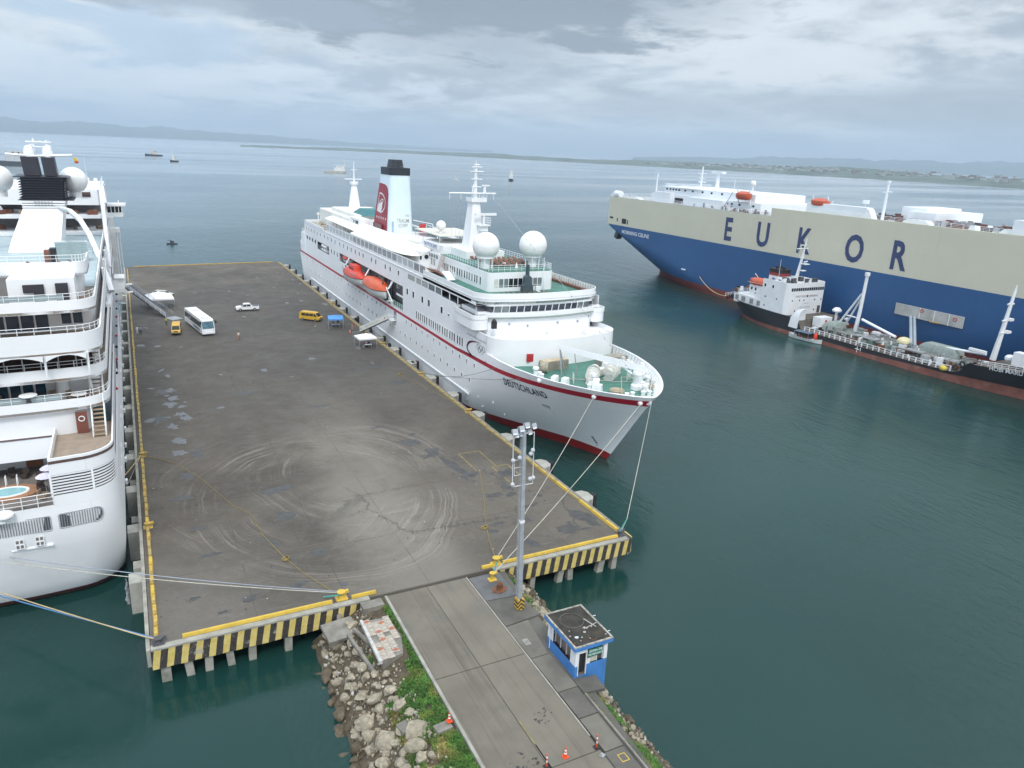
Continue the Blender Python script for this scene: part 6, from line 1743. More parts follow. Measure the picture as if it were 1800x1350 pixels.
for (a, b) in zip(pts[:-1], pts[1:]):
    qa = [a, b]; L = hypot(b[0] - a[0], b[1] - a[1]); nx, nz = -(b[1] - a[1]) / L, (b[0] - a[0]) / L
    mb.quad((xP - .015, a[0] + nx * a[2], a[1] + nz * a[2]), (xP - .015, b[0] + nx * b[2], b[1] + nz * b[2]), (xP - .015, b[0] - nx * b[2], b[1] - nz * b[2]), (xP - .015, a[0] - nx * a[2], a[1] - nz * a[2]))
mb.out('swoosh_mark', mat('dark_red_swoosh', (.10, .012, .04), .5), LIN, recalc=False)
# bow details: anchor pocket, fairleads, draught marks
AP = MB(); c = [(89.6, 7.5), (87.3, 7.4), (88.1, 5.6), (89.7, 6.0)]
P3 = [on_hull(y, z, .03) for y, z in c]; AP.add(P3 + [(x + .5, y, z) for x, y, z in P3], [(0, 1, 2, 3)] + [(i, (i + 1) % 4, 4 + (i + 1) % 4, 4 + i) for i in range(4)]); AP.out('anchor_pocket', mat('anchor_pocket_white', (.84, .84, .83), .4), hull)
c = [(89.2, 7.4), (87.8, 7.35), (88.0, 6.8), (89.1, 7.0)]; AP = MB(); AP.add([on_hull(y, z, .05) for y, z in c], [(0, 1, 2, 3)]); AP.out('anchor', mat('anchor_grey', (.42, .43, .45), .5), hull, recalc=False)
for (y, z) in ((79.3, 11.3), (74.6, 11.4), (86.9, 11.8)):
    mb = MB(); p = on_hull(max(y, d_bow(z) + .15), z, .05); mb.sphere((p[0], p[1], p[2]), .36, 12); mb.out('fairlead', WHITE, hull, 40)
mb = MB()
for i in range(5):
    y, z = 84.1, 1.8 + i * .35; p = on_hull(y, z, .03); q = on_hull(y - .35, z, .03); mb.quad((p[0], p[1], z), (q[0], q[1], z), (q[0], q[1], z + .08), (p[0], p[1], z + .08))
p = [on_hull(y, z, .03) for y, z in ((83.8, 2.2), (84.2, 3.3), (84.0, 3.3), (83.6, 2.2))]; mb.add(p, [(0, 1, 2, 3)]); mb.out('draught_marks', NAVY, hull, recalc=False)
mb = MB(); mb.loft([[(CXD + r * cos(a), y, -1.6 + r * sin(a) * .9) for a in [2 * pi * k / 12 for k in range(12)]] for y, r in ((88, 1.6), (84, 1.5), (81, 1.4), (79.4, 1.0), (78.8, .3))], 0, True, True); mb.out('bulbous_bow', mat('bulb_orange', (.50, .13, .05), .5), hull, 60)
# life ring and red box on the front house
mb = MB(); mb.torus((51.6, 97.2, 12.55), .42, .10, 20, 8, ax='y'); t_ = mb.out('life_ring', mat('lifering_red_white', (.35, .10, .08), .5), LIN, 50)
mb = MB(); mb.obox((53.5, 96.55, 12.3), (1.15, .5, 1.25)); mb.out('fire_box', REDP, LIN)
for (x, z, w, h) in ((50.4, 14.0, .5, .25), (51.2, 13.3, .2, .2), (55.0, 13.6, .18, .18), (60.0, 13.2, .2, .2), (66.8, 13.9, .35, .3), (65.6, 12.4, .2, .25), (68.2, 13.4, .3, .3)):
    mb = MB(); mb.obox((x, 96.15 + 1.2 * (abs(x - CXD) / 7.2) ** 2 * .9, z), (w, .5, h)); mb.out('wall_fitting', GREYM, LIN)
mb = MB(); mb.obox((59.4, 101.5, 15.4), (.35, .3, .6)); mb.obox((59.2, 101.4, 15.1), (.6, .2, .2)); mb.obox((67.0, 100.2, 14.7), (3.2, 1.6, .7)); mb.tube([(51.6, 100.9, 14.3), (51.6, 100.9, 16.2)], .05, 5); mb.tube([(54.8, 100.9, 14.3), (54.8, 100.9, 16.2)], .05, 5); mb.sphere((69.2, 98.6, 15.2), .8, 12, 0, .5); mb.out('deck_fittings', WHITE, LIN)
for x, z in ((53, 16.2), (56, 15.9), (61.5, 16.1), (65.8, 15.9), (68.4, 16.5)):
    mb = MB(); mb.obox((x, 102.1 + 1.2 * (abs(x - CXD) / 7.6) ** 2, z), (.25, .3, .3)); mb.out('wall_fitting', GREYM, LIN)

# --- foredeck gear
GB = mat('mooring_gear_cream', (.66, .65, .60), .55, .1, 1.5, dirt=(.35, .28, .2), dirt_amt=.35, dscale=1.5)
FK = lambda y: FDK(y) + .01
def winch(x, y, rz):
    z = FK(y); mb = MB(); R = Matrix.Rotation(rz, 3, 'Z')
    def q(a, b, c): v = R @ Vector((a, b, 0)); return (x + v.x, y + v.y, z + c)
    for (a, r, w) in ((-1.7, 1.0, .14), (-.6, 1.0, .14), (.5, 1.05, .14), (1.6, .75, .55)): mb.cyl(q(a - w, 0, 1.15), q(a + w, 0, 1.15), r, n=16)
    mb.cyl(q(-2.4, 0, 1.15), q(2.7, 0, 1.15), .55, n=12); mb.obox(q(-2.2, 0, .5), (.8, 1.1, 1.0), rz); mb.obox(q(0, .1, .12), (4.6, 1.5, .24), rz)
    return mb.out('windlass', GB, LIN, 40)
winch(58.6, 86.4, .9); winch(62.6, 87.2, .7)
mb = MB(); mb.obox((56.2, 93.8, FK(94) + .7), (4.6, 1.5, 1.4), .12); mb.obox((56.2, 93.8, FK(94) + 1.45), (4.4, 1.4, .12), .12, 1); mb.out('deck_crate', [mat('grey_brown_crate', (.24, .22, .18), .8, .2, 1), mat('tan_planks', (.45, .36, .25), .8, .25, 3)], LIN)
mb = MB(); mb.obox((66.0, 92.6, FK(93) + .75), (5.0, 2.2, 1.5), .18); mb.obox((66.0, 92.6, FK(93) + 1.52), (4.9, 2.1, .08), .18, 1); mb.out('deck_crate', [mat('grey_brown_crate', (.24, .22, .18)), mat('grey_tarpaulin', (.27, .25, .21), .8, .2, 1)], LIN)
mb = MB(); mb.cyl((53.4, 92.8, FK(93) + .8), (54.3, 92.2, FK(93) + .8), .85, n=16); mb.cyl((53.2, 92.9, FK(93) + .8), (53.35, 92.85, FK(93) + .8), .95, n=16); mb.out('rope_reel', mat('rope_reel_tan', (.32, .29, .22), .9, .2, 3), LIN, 40)
cr = MB(); cr.lathe([(.9, 0), (.85, .6), (.62, .8), (.6, 2.0), (.75, 2.2), (.7, 2.6)], (62.2, 80.6, FK(81)), 16); cr.out('crane_pedestal', WHITE, LIN, 40)
mb = MB(); mb.loft([[(62.2 - 7.6 * t + j * .0, 80.6 + 9.6 * t + k * w * .4, 14.3 + 1.2 * t + j * w) for j, k in ((-1, -1), (1, -1), (1, 1), (-1, 1))] for t, w in ((-.08, .42), (.2, .5), (.6, .42), (1.0, .26))], 0, True, True); mb.tube([(62.0, 81.0, 13.0), (60.5, 83.2, 14.4)], .14, 6); mb.out('crane_jib', WHITE, LIN)
mb = MB(); mb.tube([(55.2, 89.6, FK(90)), (54.8, 90.0, 15.4)], .1, 5); mb.tube([(56.4, 90.6, FK(90)), (54.9, 90.2, 15.4)], .1, 5); mb.tube([(57.4, 88.8, FK(90)), (57.0, 89.4, 14.8)], .08, 5); mb.out('crane_rest', GREYM, LIN)
def twin_bollard(x, y, rz=0):
    z = FK(y); mb = MB(); R = Matrix.Rotation(rz, 3, 'Z')
    for s in (-.5, .5):
        v = R @ Vector((s, 0, 0)); mb.lathe([(.27, 0), (.27, .75), (.34, .8), (.34, .95), (.1, 1.0)], (x + v.x, y + v.y, z), 12)
    mb.obox((x, y, z + .06), (1.7, .7, .12), rz); return mb.out('twin_bollard', WHITE, LIN, 40)
for (x, y, r) in ((51.6, 89.6, 1.4), (67.4, 86.5, 1.2), (62.9, 79.4, .7), (58.4, 77.0, .1), (61.0, 76.8, -.1), (68.4, 91.0, 1.5), (55.6, 82.6, .8)): twin_bollard(x, y, r)
for (x, y, h, r) in ((65.8, 85.0, 1.5, .36), (65.0, 83.4, 1.5, .36), (68.6, 88.0, 1.3, .3), (66.6, 84.8, 1.2, .3), (62.0, 78.6, 1.2, .26), (52.0, 91.8, 1.2, .4), (57.4, 84.4, 1.7, .3), (65.4, 82.4, 1.1, .3)):
    mb = MB(); mb.lathe([(r, 0), (r * .8, h * .7), (r * 1.3, h * .75), (r * 1.2, h), (.05, h * 1.08)], (x, y, FK(y)), 12); mb.out('mushroom_vent', WHITE, LIN, 40)
for (x, y, a, b, h, rz) in ((63.4, 81.2, 1.2, .9, .8, .3), (56.6, 82.6, 2.6, 1.0, 1.3, .9), (53.6, 86.0, 1.2, .9, 1.0, .6), (67.6, 86.6, 1.6, 1.2, .8, .2), (56.4, 81.4, 1.2, .8, 1.0, .8), (63.6, 90.2, 1.6, 1.0, 1.3, .2), (52.8, 87.6, 1.6, .8, .9, .7)):
    mb = MB(); mb.obox((x, y, FK(y) + h / 2), (a, b, h), rz, tp=.85); mb.out('deck_box', WHITE, LIN)
for (x, y, r, l) in ((58.4, 80.0, 1.0, 'coil of tan mooring rope on the liner foredeck, near the port bulwark'), (64.0, 80.4, .85, 'coil of tan mooring rope on the liner foredeck, near the starboard bow')):
    mb = MB()
    for k in range(5):
        for j in range(3): mb.torus((x, y, FK(y) + .09 + j * .16), r - k * .18, .09, 18, 5)
    mb.sphere((x, y, FK(y) + .2), r * .6, 10, 0, .5)
    tag(mb.out('rope_coil', mat('tan_coil_rope', (.36, .31, .22), .95, .25, 6), None, 60), l, 'rope coil')
mb = MB()
for (a, b) in (((52.4, 88.5), (60, 83.5)), ((60, 83.5), (66.4, 81.0)), ((57.8, 78.0), (62.6, 85.0)), ((62.6, 85.0), (65, 84)), ((64.2, 84.6), (60.0, 75.4))): mb.tube([(a[0], a[1], FK(a[1]) + .5), (b[0], b[1], FK(b[1]) + .55)], .05, 5)
mb.out('deck_ropes', ROPEW, LIN)
mb = MB(); mb.cyl((59.9, 74.6, 11.3), (59.9, 74.6, 15.4), .06, n=6); mb.add([(59.9, 74.6, 15.3), (59.95, 74.9, 14.3), (60.1, 75.0, 13.5), (59.92, 74.6, 13.9)], [(0, 1, 2, 3)], 1); mb.out('jackstaff', [WHITE, mat('dark_flag', (.06, .06, .14), .8)], LIN)
mb = MB(); mb.obox((66.8, 90.6, FK(90) + .9), (.5, .5, 1.8)); mb.obox((60.9, 88.4, FK(88) + .5), (2.6, .9, 1.0), .4); mb.rail([(54.8, 85.6, FK(86)), (55.6, 87.2, FK(87))], 1.3, 3, .05, .8); mb.rail([(63.2, 84.4, FK(84)), (64.6, 85.4, FK(85))], 1.3, 3, .05, .6); mb.out('foredeck_fittings', GB, LIN, kind='stuff')

# --- gangway from the quay to the shell door
gw = thing('gangway', 'enclosed white ship gangway slanting up from the quay to the liner side', 'gangway', (43.2, 153.0, QZ))
A, B = Vector((43.0, 153.2, 4.1)), Vector((47.0, 146.6, 8.0))
uu = (B - A).normalized(); hh = Vector((0, 0, 1)); sd = Vector((-uu.y, uu.x, 0)).normalized()
mb = MB()
for s in (-.62, .62):
    P_ = [A + sd * s, B + sd * s, B + sd * s + hh * 1.15, A + sd * s + hh * 1.15]
    mb.add(P_ + [p + sd * (.06 if s < 0 else -.06) for p in P_], [(0, 1, 2, 3), (4, 7, 6, 5), (0, 4, 5, 1), (1, 5, 6, 2), (2, 6, 7, 3), (3, 7, 4, 0)])
mb.out('side_panel', mat('gangway_canvas', (.62, .62, .58), .7, .06, 2), gw)
mb = MB(); P_ = [A + sd * -.62, A + sd * .62, B + sd * .62, B + sd * -.62]; mb.add(P_ + [p - hh * .12 for p in P_], [(0, 1, 2, 3), (4, 7, 6, 5), (0, 4, 5, 1), (1, 5, 6, 2), (2, 6, 7, 3), (3, 7, 4, 0)]); mb.out('ramp_floor', STEELD, gw)
mb = MB(); mb.obox((47.5, 145.8, 8.0), (1.2, 2.0, .16)); mb.rail([(46.95, 146.7, 8.05), (46.95, 144.9, 8.05), (47.9, 144.9, 8.05)], 1.1, 3, .04, .9); mb.out('landing', WHITE, gw)
text('DEUTSCHLAND', .62, lambda x, y: tuple(A + uu * (1.8 + x) - sd * (.62 + .02) + hh * (.38 + y)) if True else None, mat('grey_green_print', (.35, .40, .38), .7), gw, sx=.95)
for (f, ) in ((.06,), (.92,)):
    p = A.lerp(B, f) - sd * .64 + hh * .55; mb = MB(); mb.obox(tuple(p), (.16, .05, .34), .3); mb.out('panel_latch', BLACK, gw)

# --- lifeboats hanging in the recess
def lifeboat(loc, L, w, h, label, cover, house=False, rz=0):
    t = thing('lifeboat', label, 'lifeboat', loc, rz, 'lifeboats of the liner')
    HB = mat('lifeboat_hull', (.62, .64, .62), .4, .04, 1, streak=.15)
    def ring(y, k):  # k: 0 keel .. 1 gunwale
        u = abs(y) / (L / 2); b = w / 2 * (1 - u ** 2.6) ** .6
        return b
    ys = [-L / 2 * cos(pi * i / 14) for i in range(15)]
    rows = [(0.0, -.0), (.45, .18), (.8, .5), (1.0, 1.0)]
    mb = MB(); rings = []
    for y in ys:
        u = abs(y) / (L / 2); b = max(.03, w / 2 * (1 - u ** 2.4) ** .62); sheer = .35 * u ** 2; keel = .45 * u ** 3
        z = lambda k: keel * h * .5 + (h * .52 + sheer - keel * h * .5) * k
        rings.append([(-b, y, z(1)), (-b * .94, y, z(.55)), (-b * .6, y, z(.18)), (0, y, z(0)), (b * .6, y, z(.18)), (b * .94, y, z(.55)), (b, y, z(1))])
    mb.loft(rings, 0, False, False, False); mb.out('hull', HB, t, 40, True, recalc=False)
    mb = MB(); rings = []
    for y in ys:
        u = abs(y) / (L / 2); b = max(.03, w / 2 * (1 - u ** 2.4) ** .62); sheer = .35 * u ** 2; z0 = h * .52 + sheer
        hh_ = h * .48 * max(.02, (1 - u ** 3.5)) * (1 if not house else .8)
        rings.append([(-b - .04, y, z0 - .05), (-b * .92, y, z0 + hh_ * .55), (-b * .55, y, z0 + hh_ * .93), (0, y, z0 + hh_), (b * .55, y, z0 + hh_ * .93), (b * .92, y, z0 + hh_ * .55), (b + .04, y, z0 - .05)])
    mb.loft(rings, 0, False, False, False); mb.out('canopy', cover, t, 45, True, recalc=False)
    mb = MB()
    for s in (-1, 1): mb.tube([(s * max(.03, w / 2 * (1 - (abs(y) / (L / 2)) ** 2.4) ** .62 + .03), y, h * .52 + .35 * (abs(y) / (L / 2)) ** 2) for y in ys], .07, 5)
    mb.out('gunwale', BLACK, t, 40, True)
    if house:
        mb = MB(); mb.prism(rrect(-w * .28, w * .28, -L * .14, L * .16, .3, 3), h * .8, h * 1.16, poly2=rrect(-w * .22, w * .22, -L * .11, L * .14, .25, 3)); c_ = mb.out('cockpit', cover, t, 40, True)
        for k in range(3):
            mb = MB(); mb.obox((-w * .27, -L * .08 + k * L * .08, h * .98), (.08, .8, .32)); mb.out('window', DGLASS, t, None, True)
        mb = MB(); mb.obox((-w * .49, L * .16, h * .30), (.06, 3.0, .75)); mb.out('name_plate', mat('grey_plate', (.30, .32, .33), .6), t, None, True)
        mb = MB(); mb.rail([(-w * .42, -L * .36, h * .62), (-w * .46, -L * .1, h * .6)], .8, 2, .04, 1.0); mb.rail([(-w * .46, L * .1, h * .6), (-w * .40, L * .38, h * .66)], .9, 2, .04, 1.0); mb.out('handrail', GREYM, t, None, True)
    mb = MB(); mb.obox((0, -L * .34, h * .98), (.25, .4, .5)); mb.obox((0, L * .34, h * .98), (.25, .4, .5)); mb.out('lifting_hook', STEELD, t, None, True)
    return t


lifeboat((47.2, 172.6, 10.95), 16.6, 3.9, 3.9, 'orange and white tender lifeboat with a cabin, second from the bow in the side opening', ORANGE2, True)
lifeboat((47.2, 156.4, 11.05), 15.4, 3.8, 3.9, 'covered orange and white lifeboat nearest the bow in the side opening', ORANGE)
lifeboat((49.3, 186.0, 13.4), 7.6, 2.6, 2.9, 'small orange rescue boat in the aftmost side opening', ORANGE2)
# ================================================================== CRUISE SHIP ON THE LEFT OF THE QUAY (stern towards the viewer)
SX = -12.6
SEA = thing('cruise_ship', 'white cruise ship with a black louvred twin funnel seen from its stern on the left', 'cruise ship', (SX, 138, 0))
s_stern = lambda z: 74.6 - 2.9 * cl(z / 8, 0, 1) ** .7 + (-cl(z, -3, 0)) * 1.6
s_bow = lambda z: 199 + .6 * cl(z, -2, 12)


def s_hb(y, z):
    w = cl((y - s_stern(z)) / 5.5, 0, 1); s = .72 + .28 * (1 - (1 - w) ** 2.2) ** .5 if w > 0 else 0
    u = cl((s_bow(z) - y) / (60 - 22 * cl(z / 12, 0, 1)), 0, 1); f = (1 - (1 - u) ** 2) ** (1.2 - .5 * cl(z / 12, 0, 1))
    t = cl(z / 4, 0, 1)
    return (9.0 + .45 * t) * s * f


SHW = mat('cruise_hull_white', (.82, .83, .845), .4, .02, .12, streak=.06, plates=(7.0, 2.1, .5, .10))
SBOOT = mat('dull_red_boot', (.11, .035, .035), .5, .15, .4)
BRN = mat('brown_stripe', (.10, .06, .055), .5, .1, 1)
# hull as a loft of plan rings, rounded transom
def s_ring(z):
    ya = s_stern(z); R = []
    hw = 9.0 + .45 * cl(z / 4, 0, 1)
    r = 3.0 + 1.2 * (1 - cl(z / 7, 0, 1))
    bulge = .9
    for i in range(9):
        x = (hw - r) * (i / 8); R.append((x, ya - bulge * (1 - (x / hw) ** 2) + bulge * .2))
    for i in range(1, 9):
        a = pi / 2 * i / 8; y0 = ya - bulge * (1 - ((hw - r) / hw) ** 2) + bulge * .2
        R.append((hw - r + r * sin(a), y0 + r * (1 - cos(a))))
    for y in list(range(84, 200, 6)) + [s_bow(z) - 3, s_bow(z) - 1, s_bow(z)]:
        u = cl((s_bow(z) - y) / (60 - 22 * cl(z / 12, 0, 1)), 0, 1); f = (1 - (1 - u) ** 2) ** (1.2 - .5 * cl(z / 12, 0, 1))
        R.append((hw * f, y))
    return R


def s_hull(rows, name, mats):
    mb = MB()
    for s in (-1, 1):
        rings = [[(SX + s * x, y, z) for x, y in s_ring(z)] for z, m in rows]
        k = len(rings[0]); o = len(mb.v); mb.v += [p for r in rings for p in r]
        for a in range(len(rings) - 1):
            for i in range(k - 1):
                mb.f.append((o + a * k + i, o + a * k + i + 1, o + (a + 1) * k + i + 1, o + (a + 1) * k + i)); mb.m.append(rows[a][1])
    return mb


# hull to pool-deck level; above it the stern well is open between x = SX-4.6 and SX+4.6
sh = s_hull([(-2, 1), (-.3, 1), (.75, 0), (2, 0), (4, 0), (6, 0), (8, 0), (10, 0), (10.75, 0)], 'hull', 0).out('hull', [SHW, SBOOT], SEA, 40)


def stern_path(z, x0, x1, y_end, inset=0.0, side=1):
    """outline points of the stern from x0 (towards centre) round the corner to y_end; starboard = side 1"""
    P = [(x, y) for x, y in s_ring(z) if x > x0 + .01 and y <= y_end]
    ya = s_ring(z)
    y0 = ya[min(range(9), key=lambda i: abs(ya[i][0] - x0))][1]
    P = [(x0, y0)] + P + [(P[-1][0], y_end)]
    return [(SX + side * max(.0, (x - inset * (1 if x > 5 else 0))), y + inset * (1 if y < 76 else 0)) for x, y in P]


WELL = 4.35
TEAKS = mat('teak_stern_deck', (.30, .235, .18), .75, .12, 1.2)
for side in (-1, 1):
    pth = stern_path(12, WELL, 0, 112, 0, side)
    mb = MB(); mb.wall(pth if side > 0 else list(reversed(pth)), 10.75, 11.55, .15)
    mb.wall(pth if side > 0 else list(reversed(pth)), 13.55, 15.12, .15); mb.out('stern_wing', SHW, SEA, 40)
    mb = MB(); p2 = [(x + side * .02, y - .03) for x, y in pth]; mb.wall(p2 if side > 0 else list(reversed(p2)), 14.62, 14.88, .06); mb.out('brown_stripe', BRN, SEA, 40)
    # dark louvre with slats proud of it
    p3 = stern_path(12, WELL, 0, 112, .16, side)
    mb = MB(); mb.wall(p3 if side > 0 else list(reversed(p3)), 11.5, 13.6, .05); mb.out('louvre_back', mat('louvre_dark', (.045, .03, .03), .8), SEA, 40)
    p4 = stern_path(12, WELL, 0, 76.2, .02, side)
    for k in range(7):
        mb = MB(); z = 11.70 + k * .28; mb.wall(p4 if side > 0 else list(reversed(p4)), z, z + .14, .05); mb.out('louvre_slat', SHW, SEA, 40)
    for x in (WELL + .1, 7.4):
        i = min(range(len(p4)), key=lambda i: abs(abs(p4[i][0] - SX) - x)); mb = MB(); mb.box(p4[i][0] - .09, p4[i][0] + .09, p4[i][1] - .03, p4[i][1] + .12, 11.5, 13.6); mb.out('louvre_post', SHW, SEA)
    # inner side of the well
    mb = MB(); xx = SX + side * WELL; mb.box(min(xx, xx + side * .15), max(xx, xx + side * .15), 71.4, 80.6, 10.6, 15.1); mb.out('well_side', SHW, SEA)
    # upper stern deck (teak) on both sides and across behind the well
    mb = MB(); pd_ = stern_path(12, WELL + .15, 0, 82, .16, side); poly = pd_ + [(SX + side * (WELL + .15), 82)]
    mb.prism(poly if side > 0 else list(reversed(poly)), 14.0, 14.35); mb.out('stern_deck', TEAKS, SEA)
mb = MB(); mb.prism([(SX - WELL, 71.2), (SX + WELL, 71.2), (SX + WELL, 82), (SX - WELL, 82)], 10.5, 10.95); mb.out('pool_deck', mat('grey_teak', (.17, .15, .135), .75, .15, 1.5), SEA)
mb = MB(); mb.prism([(SX - WELL, 77.4), (SX + WELL, 77.4), (SX + WELL, 82), (SX - WELL, 82)], 14.0, 14.35); mb.box(SX - WELL, SX + WELL, 77.3, 77.45, 12.9, 15.0); mb.out('stern_deck', SHW, SEA)
mb = MB(); mb.box(SX - WELL, SX + WELL, 77.24, 77.5, 15.0, 15.08); mb.out('cap_rail', BRN, SEA)
# wall behind the pool: cabin door, windows
mb = MB(); mb.box(SX - WELL, SX + WELL, 80.6, 80.8, 10.9, 14.0); mb.out('pool_wall', SHW, SEA)
for (x0, x1, m, n) in ((SX + 1.5, SX + 2.9, mat('orange_wood_door', (.30, .12, .05), .5, .15, 3), 'wood_door'), (SX - .7, SX + .1, DGLASS, 'window'), (SX - 1.6, SX - .85, DGLASS, 'window'), (SX + 3.5, SX + 4.2, DGLASS, 'window')):
    mb = MB(); mb.box(x0, x1, 80.5, 80.62, 11.0 if 'door' in n else 11.9, 13.2); mb.out(n, m, SEA)
# whirlpool
mb = MB(); pc_ = (SX + .55, 74.5)
def ell(c, a, b, n=28): return [(c[0] + a * cos(2 * pi * i / n), c[1] + b * sin(2 * pi * i / n)) for i in range(n)]
mb.prism(ell(pc_, 2.5, 1.75), 10.95, 11.12); pool = mb.out('pool_surround', mat('orange_teak', (.32, .16, .08), .6, .2, 2), SEA)
mb = MB(); mb.loft([[(x, y, 11.12) for x, y in ell(pc_, 1.75, 1.12)], [(x, y, 11.22) for x, y in ell(pc_, 1.72, 1.1)], [(x, y, 11.2) for x, y in ell(pc_, 1.5, .92)], [(x, y, 11.05) for x, y in ell(pc_, 1.45, .88)]]); mb.out('pool_rim', mat('pool_rim_white', (.8, .8, .78), .4), pool, 40)
mb = MB(); mb.prism(ell(pc_, 1.5, .92), 11.1, 11.165); mb.out('pool_water', mat('pool_water', (.28, .50, .53), .08, .1, 1), pool)
mb = MB(); mb.tube([(SX + .3, 75.9, 11.1), (SX + .3, 76.1, 12.0), (SX + .3, 76.5, 12.0), (SX + .3, 76.6, 11)], .04, 5); mb.tube([(SX + 1.2, 75.8, 11.1), (SX + 1.2, 76.0, 12.0), (SX + 1.2, 76.4, 12.0), (SX + 1.2, 76.5, 11)], .04, 5); mb.out('pool_ladder', WHITE, pool)
mb = MB(); mb.rail([(SX - WELL, 70.95, 10.8), (SX - 2, 70.9, 10.8), (SX + 2, 70.9, 10.8), (SX + WELL, 71.1, 10.8)], 1.15, 3, .035, 1.35); mb.out('pool_railing', WHITE, SEA)
for (x, y) in ((SX + 3.7, 73.3), (SX + 3.9, 75.2)):
    t = thing('parasol', 'lilac-white parasol beside the right wall of the stern pool, ' + ('nearer the stern rail' if y < 74 else 'further forward'), 'parasol', (x, y, 10.95))
    mb = MB(); mb.lathe([(.75, 1.75), (.45, 1.95), (.02, 2.1)], (0, 0, 0), 10); mb.out('cover', mat('lilac_canvas', (.62, .58, .72), .8), t, None, True)
    mb = MB(); mb.cyl((0, 0, 0), (0, 0, 2.0), .03, n=6); mb.out('pole', GREYM, t, None, True)
WIC = mat('dark_wicker', (.05, .035, .03), .8, .3, 4); WICL = mat('tan_wicker', (.26, .19, .13), .8, .25, 4)
def deck_chair(x, y, z, rz, m, label, group):
    t = thing('armchair', label, 'chair', (x, y, z), rz, group)
    mb = MB(); mb.box(-.3, .3, -.3, .3, .2, .42); mb.out('seat', m, t, None, True)
    mb = MB(); mb.obox((0, .3, .62), (.6, .1, .6)); mb.out('backrest', m, t, None, True)
    for s in (-.3, .3):
        mb = MB(); mb.obox((s, 0, .42), (.08, .6, .3)); mb.out('armrest', m, t, None, True)
for (x, y, r) in ((SX + 3.3, 74.0, .5), (SX + 3.5, 72.3, 1.2), (SX + 3.0, 76.4, .2), (SX - 1.2, 77.9, .1), (SX + .6, 78.4, .3), (SX + 1.6, 77.8, -.4)):
    deck_chair(x, y, 10.95, r, WIC if y > 73 else WICL, 'dark wicker armchair on the stern pool deck' if y > 73 else 'brown wicker armchair in the right corner of the stern pool deck', 'wicker armchairs on the pool deck' if y > 73 else None)

# stern windows: two long round-ended grilles, each with bars
def stadium(x0, x1, z0, z1, rl, rr_, n=6):
    P = []
    for (cx, cz, a, r) in ((x0, z0, 180, rl), (x1, z0, 270, rr_), (x1, z1, 0, rr_), (x0, z1, 90, rl)):
        ox = cx + (r if cx == x0 else -r); oz = cz + (r if cz == z0 else -r)
        P += [(ox + r * cos(radians(a + 90 * i / n)), oz + r * sin(radians(a + 90 * i / n))) for i in range(n + 1)]
    return P
GRL = mat('grille_dark', (.07, .075, .08), .6, .2, 1)
def y_st(x, z):
    R = s_ring(z); xx = abs(x - SX)
    for a, b in zip(R[:-1], R[1:]):
        if a[0] <= xx <= b[0]: return a[1] + (b[1] - a[1]) * (xx - a[0]) / max(1e-6, b[0] - a[0])
    return R[0][1]
for (x0, x1, rl, rr_, side) in ((SX + 4.55, SX + 8.0, .15, .55, 1), (SX - 3.4, SX + 3.9, .2, .2, 1), (SX - 8.0, SX - 4.55, .55, .15, 1)):
    P = stadium(x0, x1, 8.35, 9.75, rl, rr_)
    mb = MB(); vs = [(x, y_st(x, z) - .03, z) for x, z in P]; c = ((x0 + x1) / 2, 0, 9.05); mb.add(vs, [tuple(range(len(vs)))]); gw_ = mb.out('stern_window', GRL, SEA, recalc=False)
    mb = MB()
    for a, b in zip(P, P[1:] + P[:1]): mb.cyl((a[0], y_st(*a) - .03, a[1]), (b[0], y_st(*b) - .03, b[1]), .07, n=5)
    mb.out('window_frame', mat('grey_window_frame', (.40, .41, .43), .5), gw_)
    mb = MB(); n = int((x1 - x0) / .2)
    for i in range(1, n):
        x = x0 + (x1 - x0) * i / n; mb.box(x - .035, x + .035, y_st(x, 9) - .09, y_st(x, 9) - .03, 8.42, 9.68)
    mb.out('grille_bars', mat('grille_bar_grey', (.21, .225, .24), .5), gw_, kind='stuff')
for x in (SX + 1.35, SX + 2.85):
    mb = MB(); mb.box(x - .35, x + .35, y_st(x, 7.8) - .06, y_st(x, 7.8) + .2, 7.0, 8.0); cb = mb.out('bitts_frame', WHITE, SEA)
    for i, (a, b) in enumerate(((-.16, 7.25), (.16, 7.25), (-.16, 7.72), (.16, 7.72))):
        mb = MB(); mb.box(x + a - .11, x + a + .11, y_st(x, 7.8) - .08, y_st(x, 7.8) - .05, b - .15, b + .15); mb.out('opening', mat('brown_grey', (.16, .14, .14), .6), cb)
mb = MB(); mb.box(SX + .6, SX + 3.8, y_st(SX + 2, 6.8) - .12, y_st(SX + 2, 6.8) + .1, 6.75, 6.85); mb.out('rubbing_bar', WHITE, SEA)
mb = MB(); mb.sphere((SX + .6, 70.8, 10.6), .8, 14, 0, .5); mb.obox((SX - .4, 70.7, 10.3), (2.2, .8, .5)); mb.out('stern_fitting', WHITE, SEA, 40)

# --- superstructure bands stepping up and forward
def band_poly(hw, y, r, ye, bulge=.7):
    P = []
    for i in range(11):
        x = -(hw - r) + 2 * (hw - r) * i / 10; P.append((SX + x, y - bulge * (1 - (x / hw) ** 2)))
    y0 = y - bulge * (1 - ((hw - r) / hw) ** 2)
    P += [(SX + hw - r + r * sin(a), y0 + r * (1 - cos(a))) for a in [pi / 2 * i / 6 for i in range(1, 7)]]
    L = [(SX - (x - SX), yy) for x, yy in reversed(P[11:])]
    return L + P + [(SX + hw, ye), (SX - hw, ye)]


WL1 = mat('cabin_wall_white', (.72, .73, .74), .5, .03, .4)
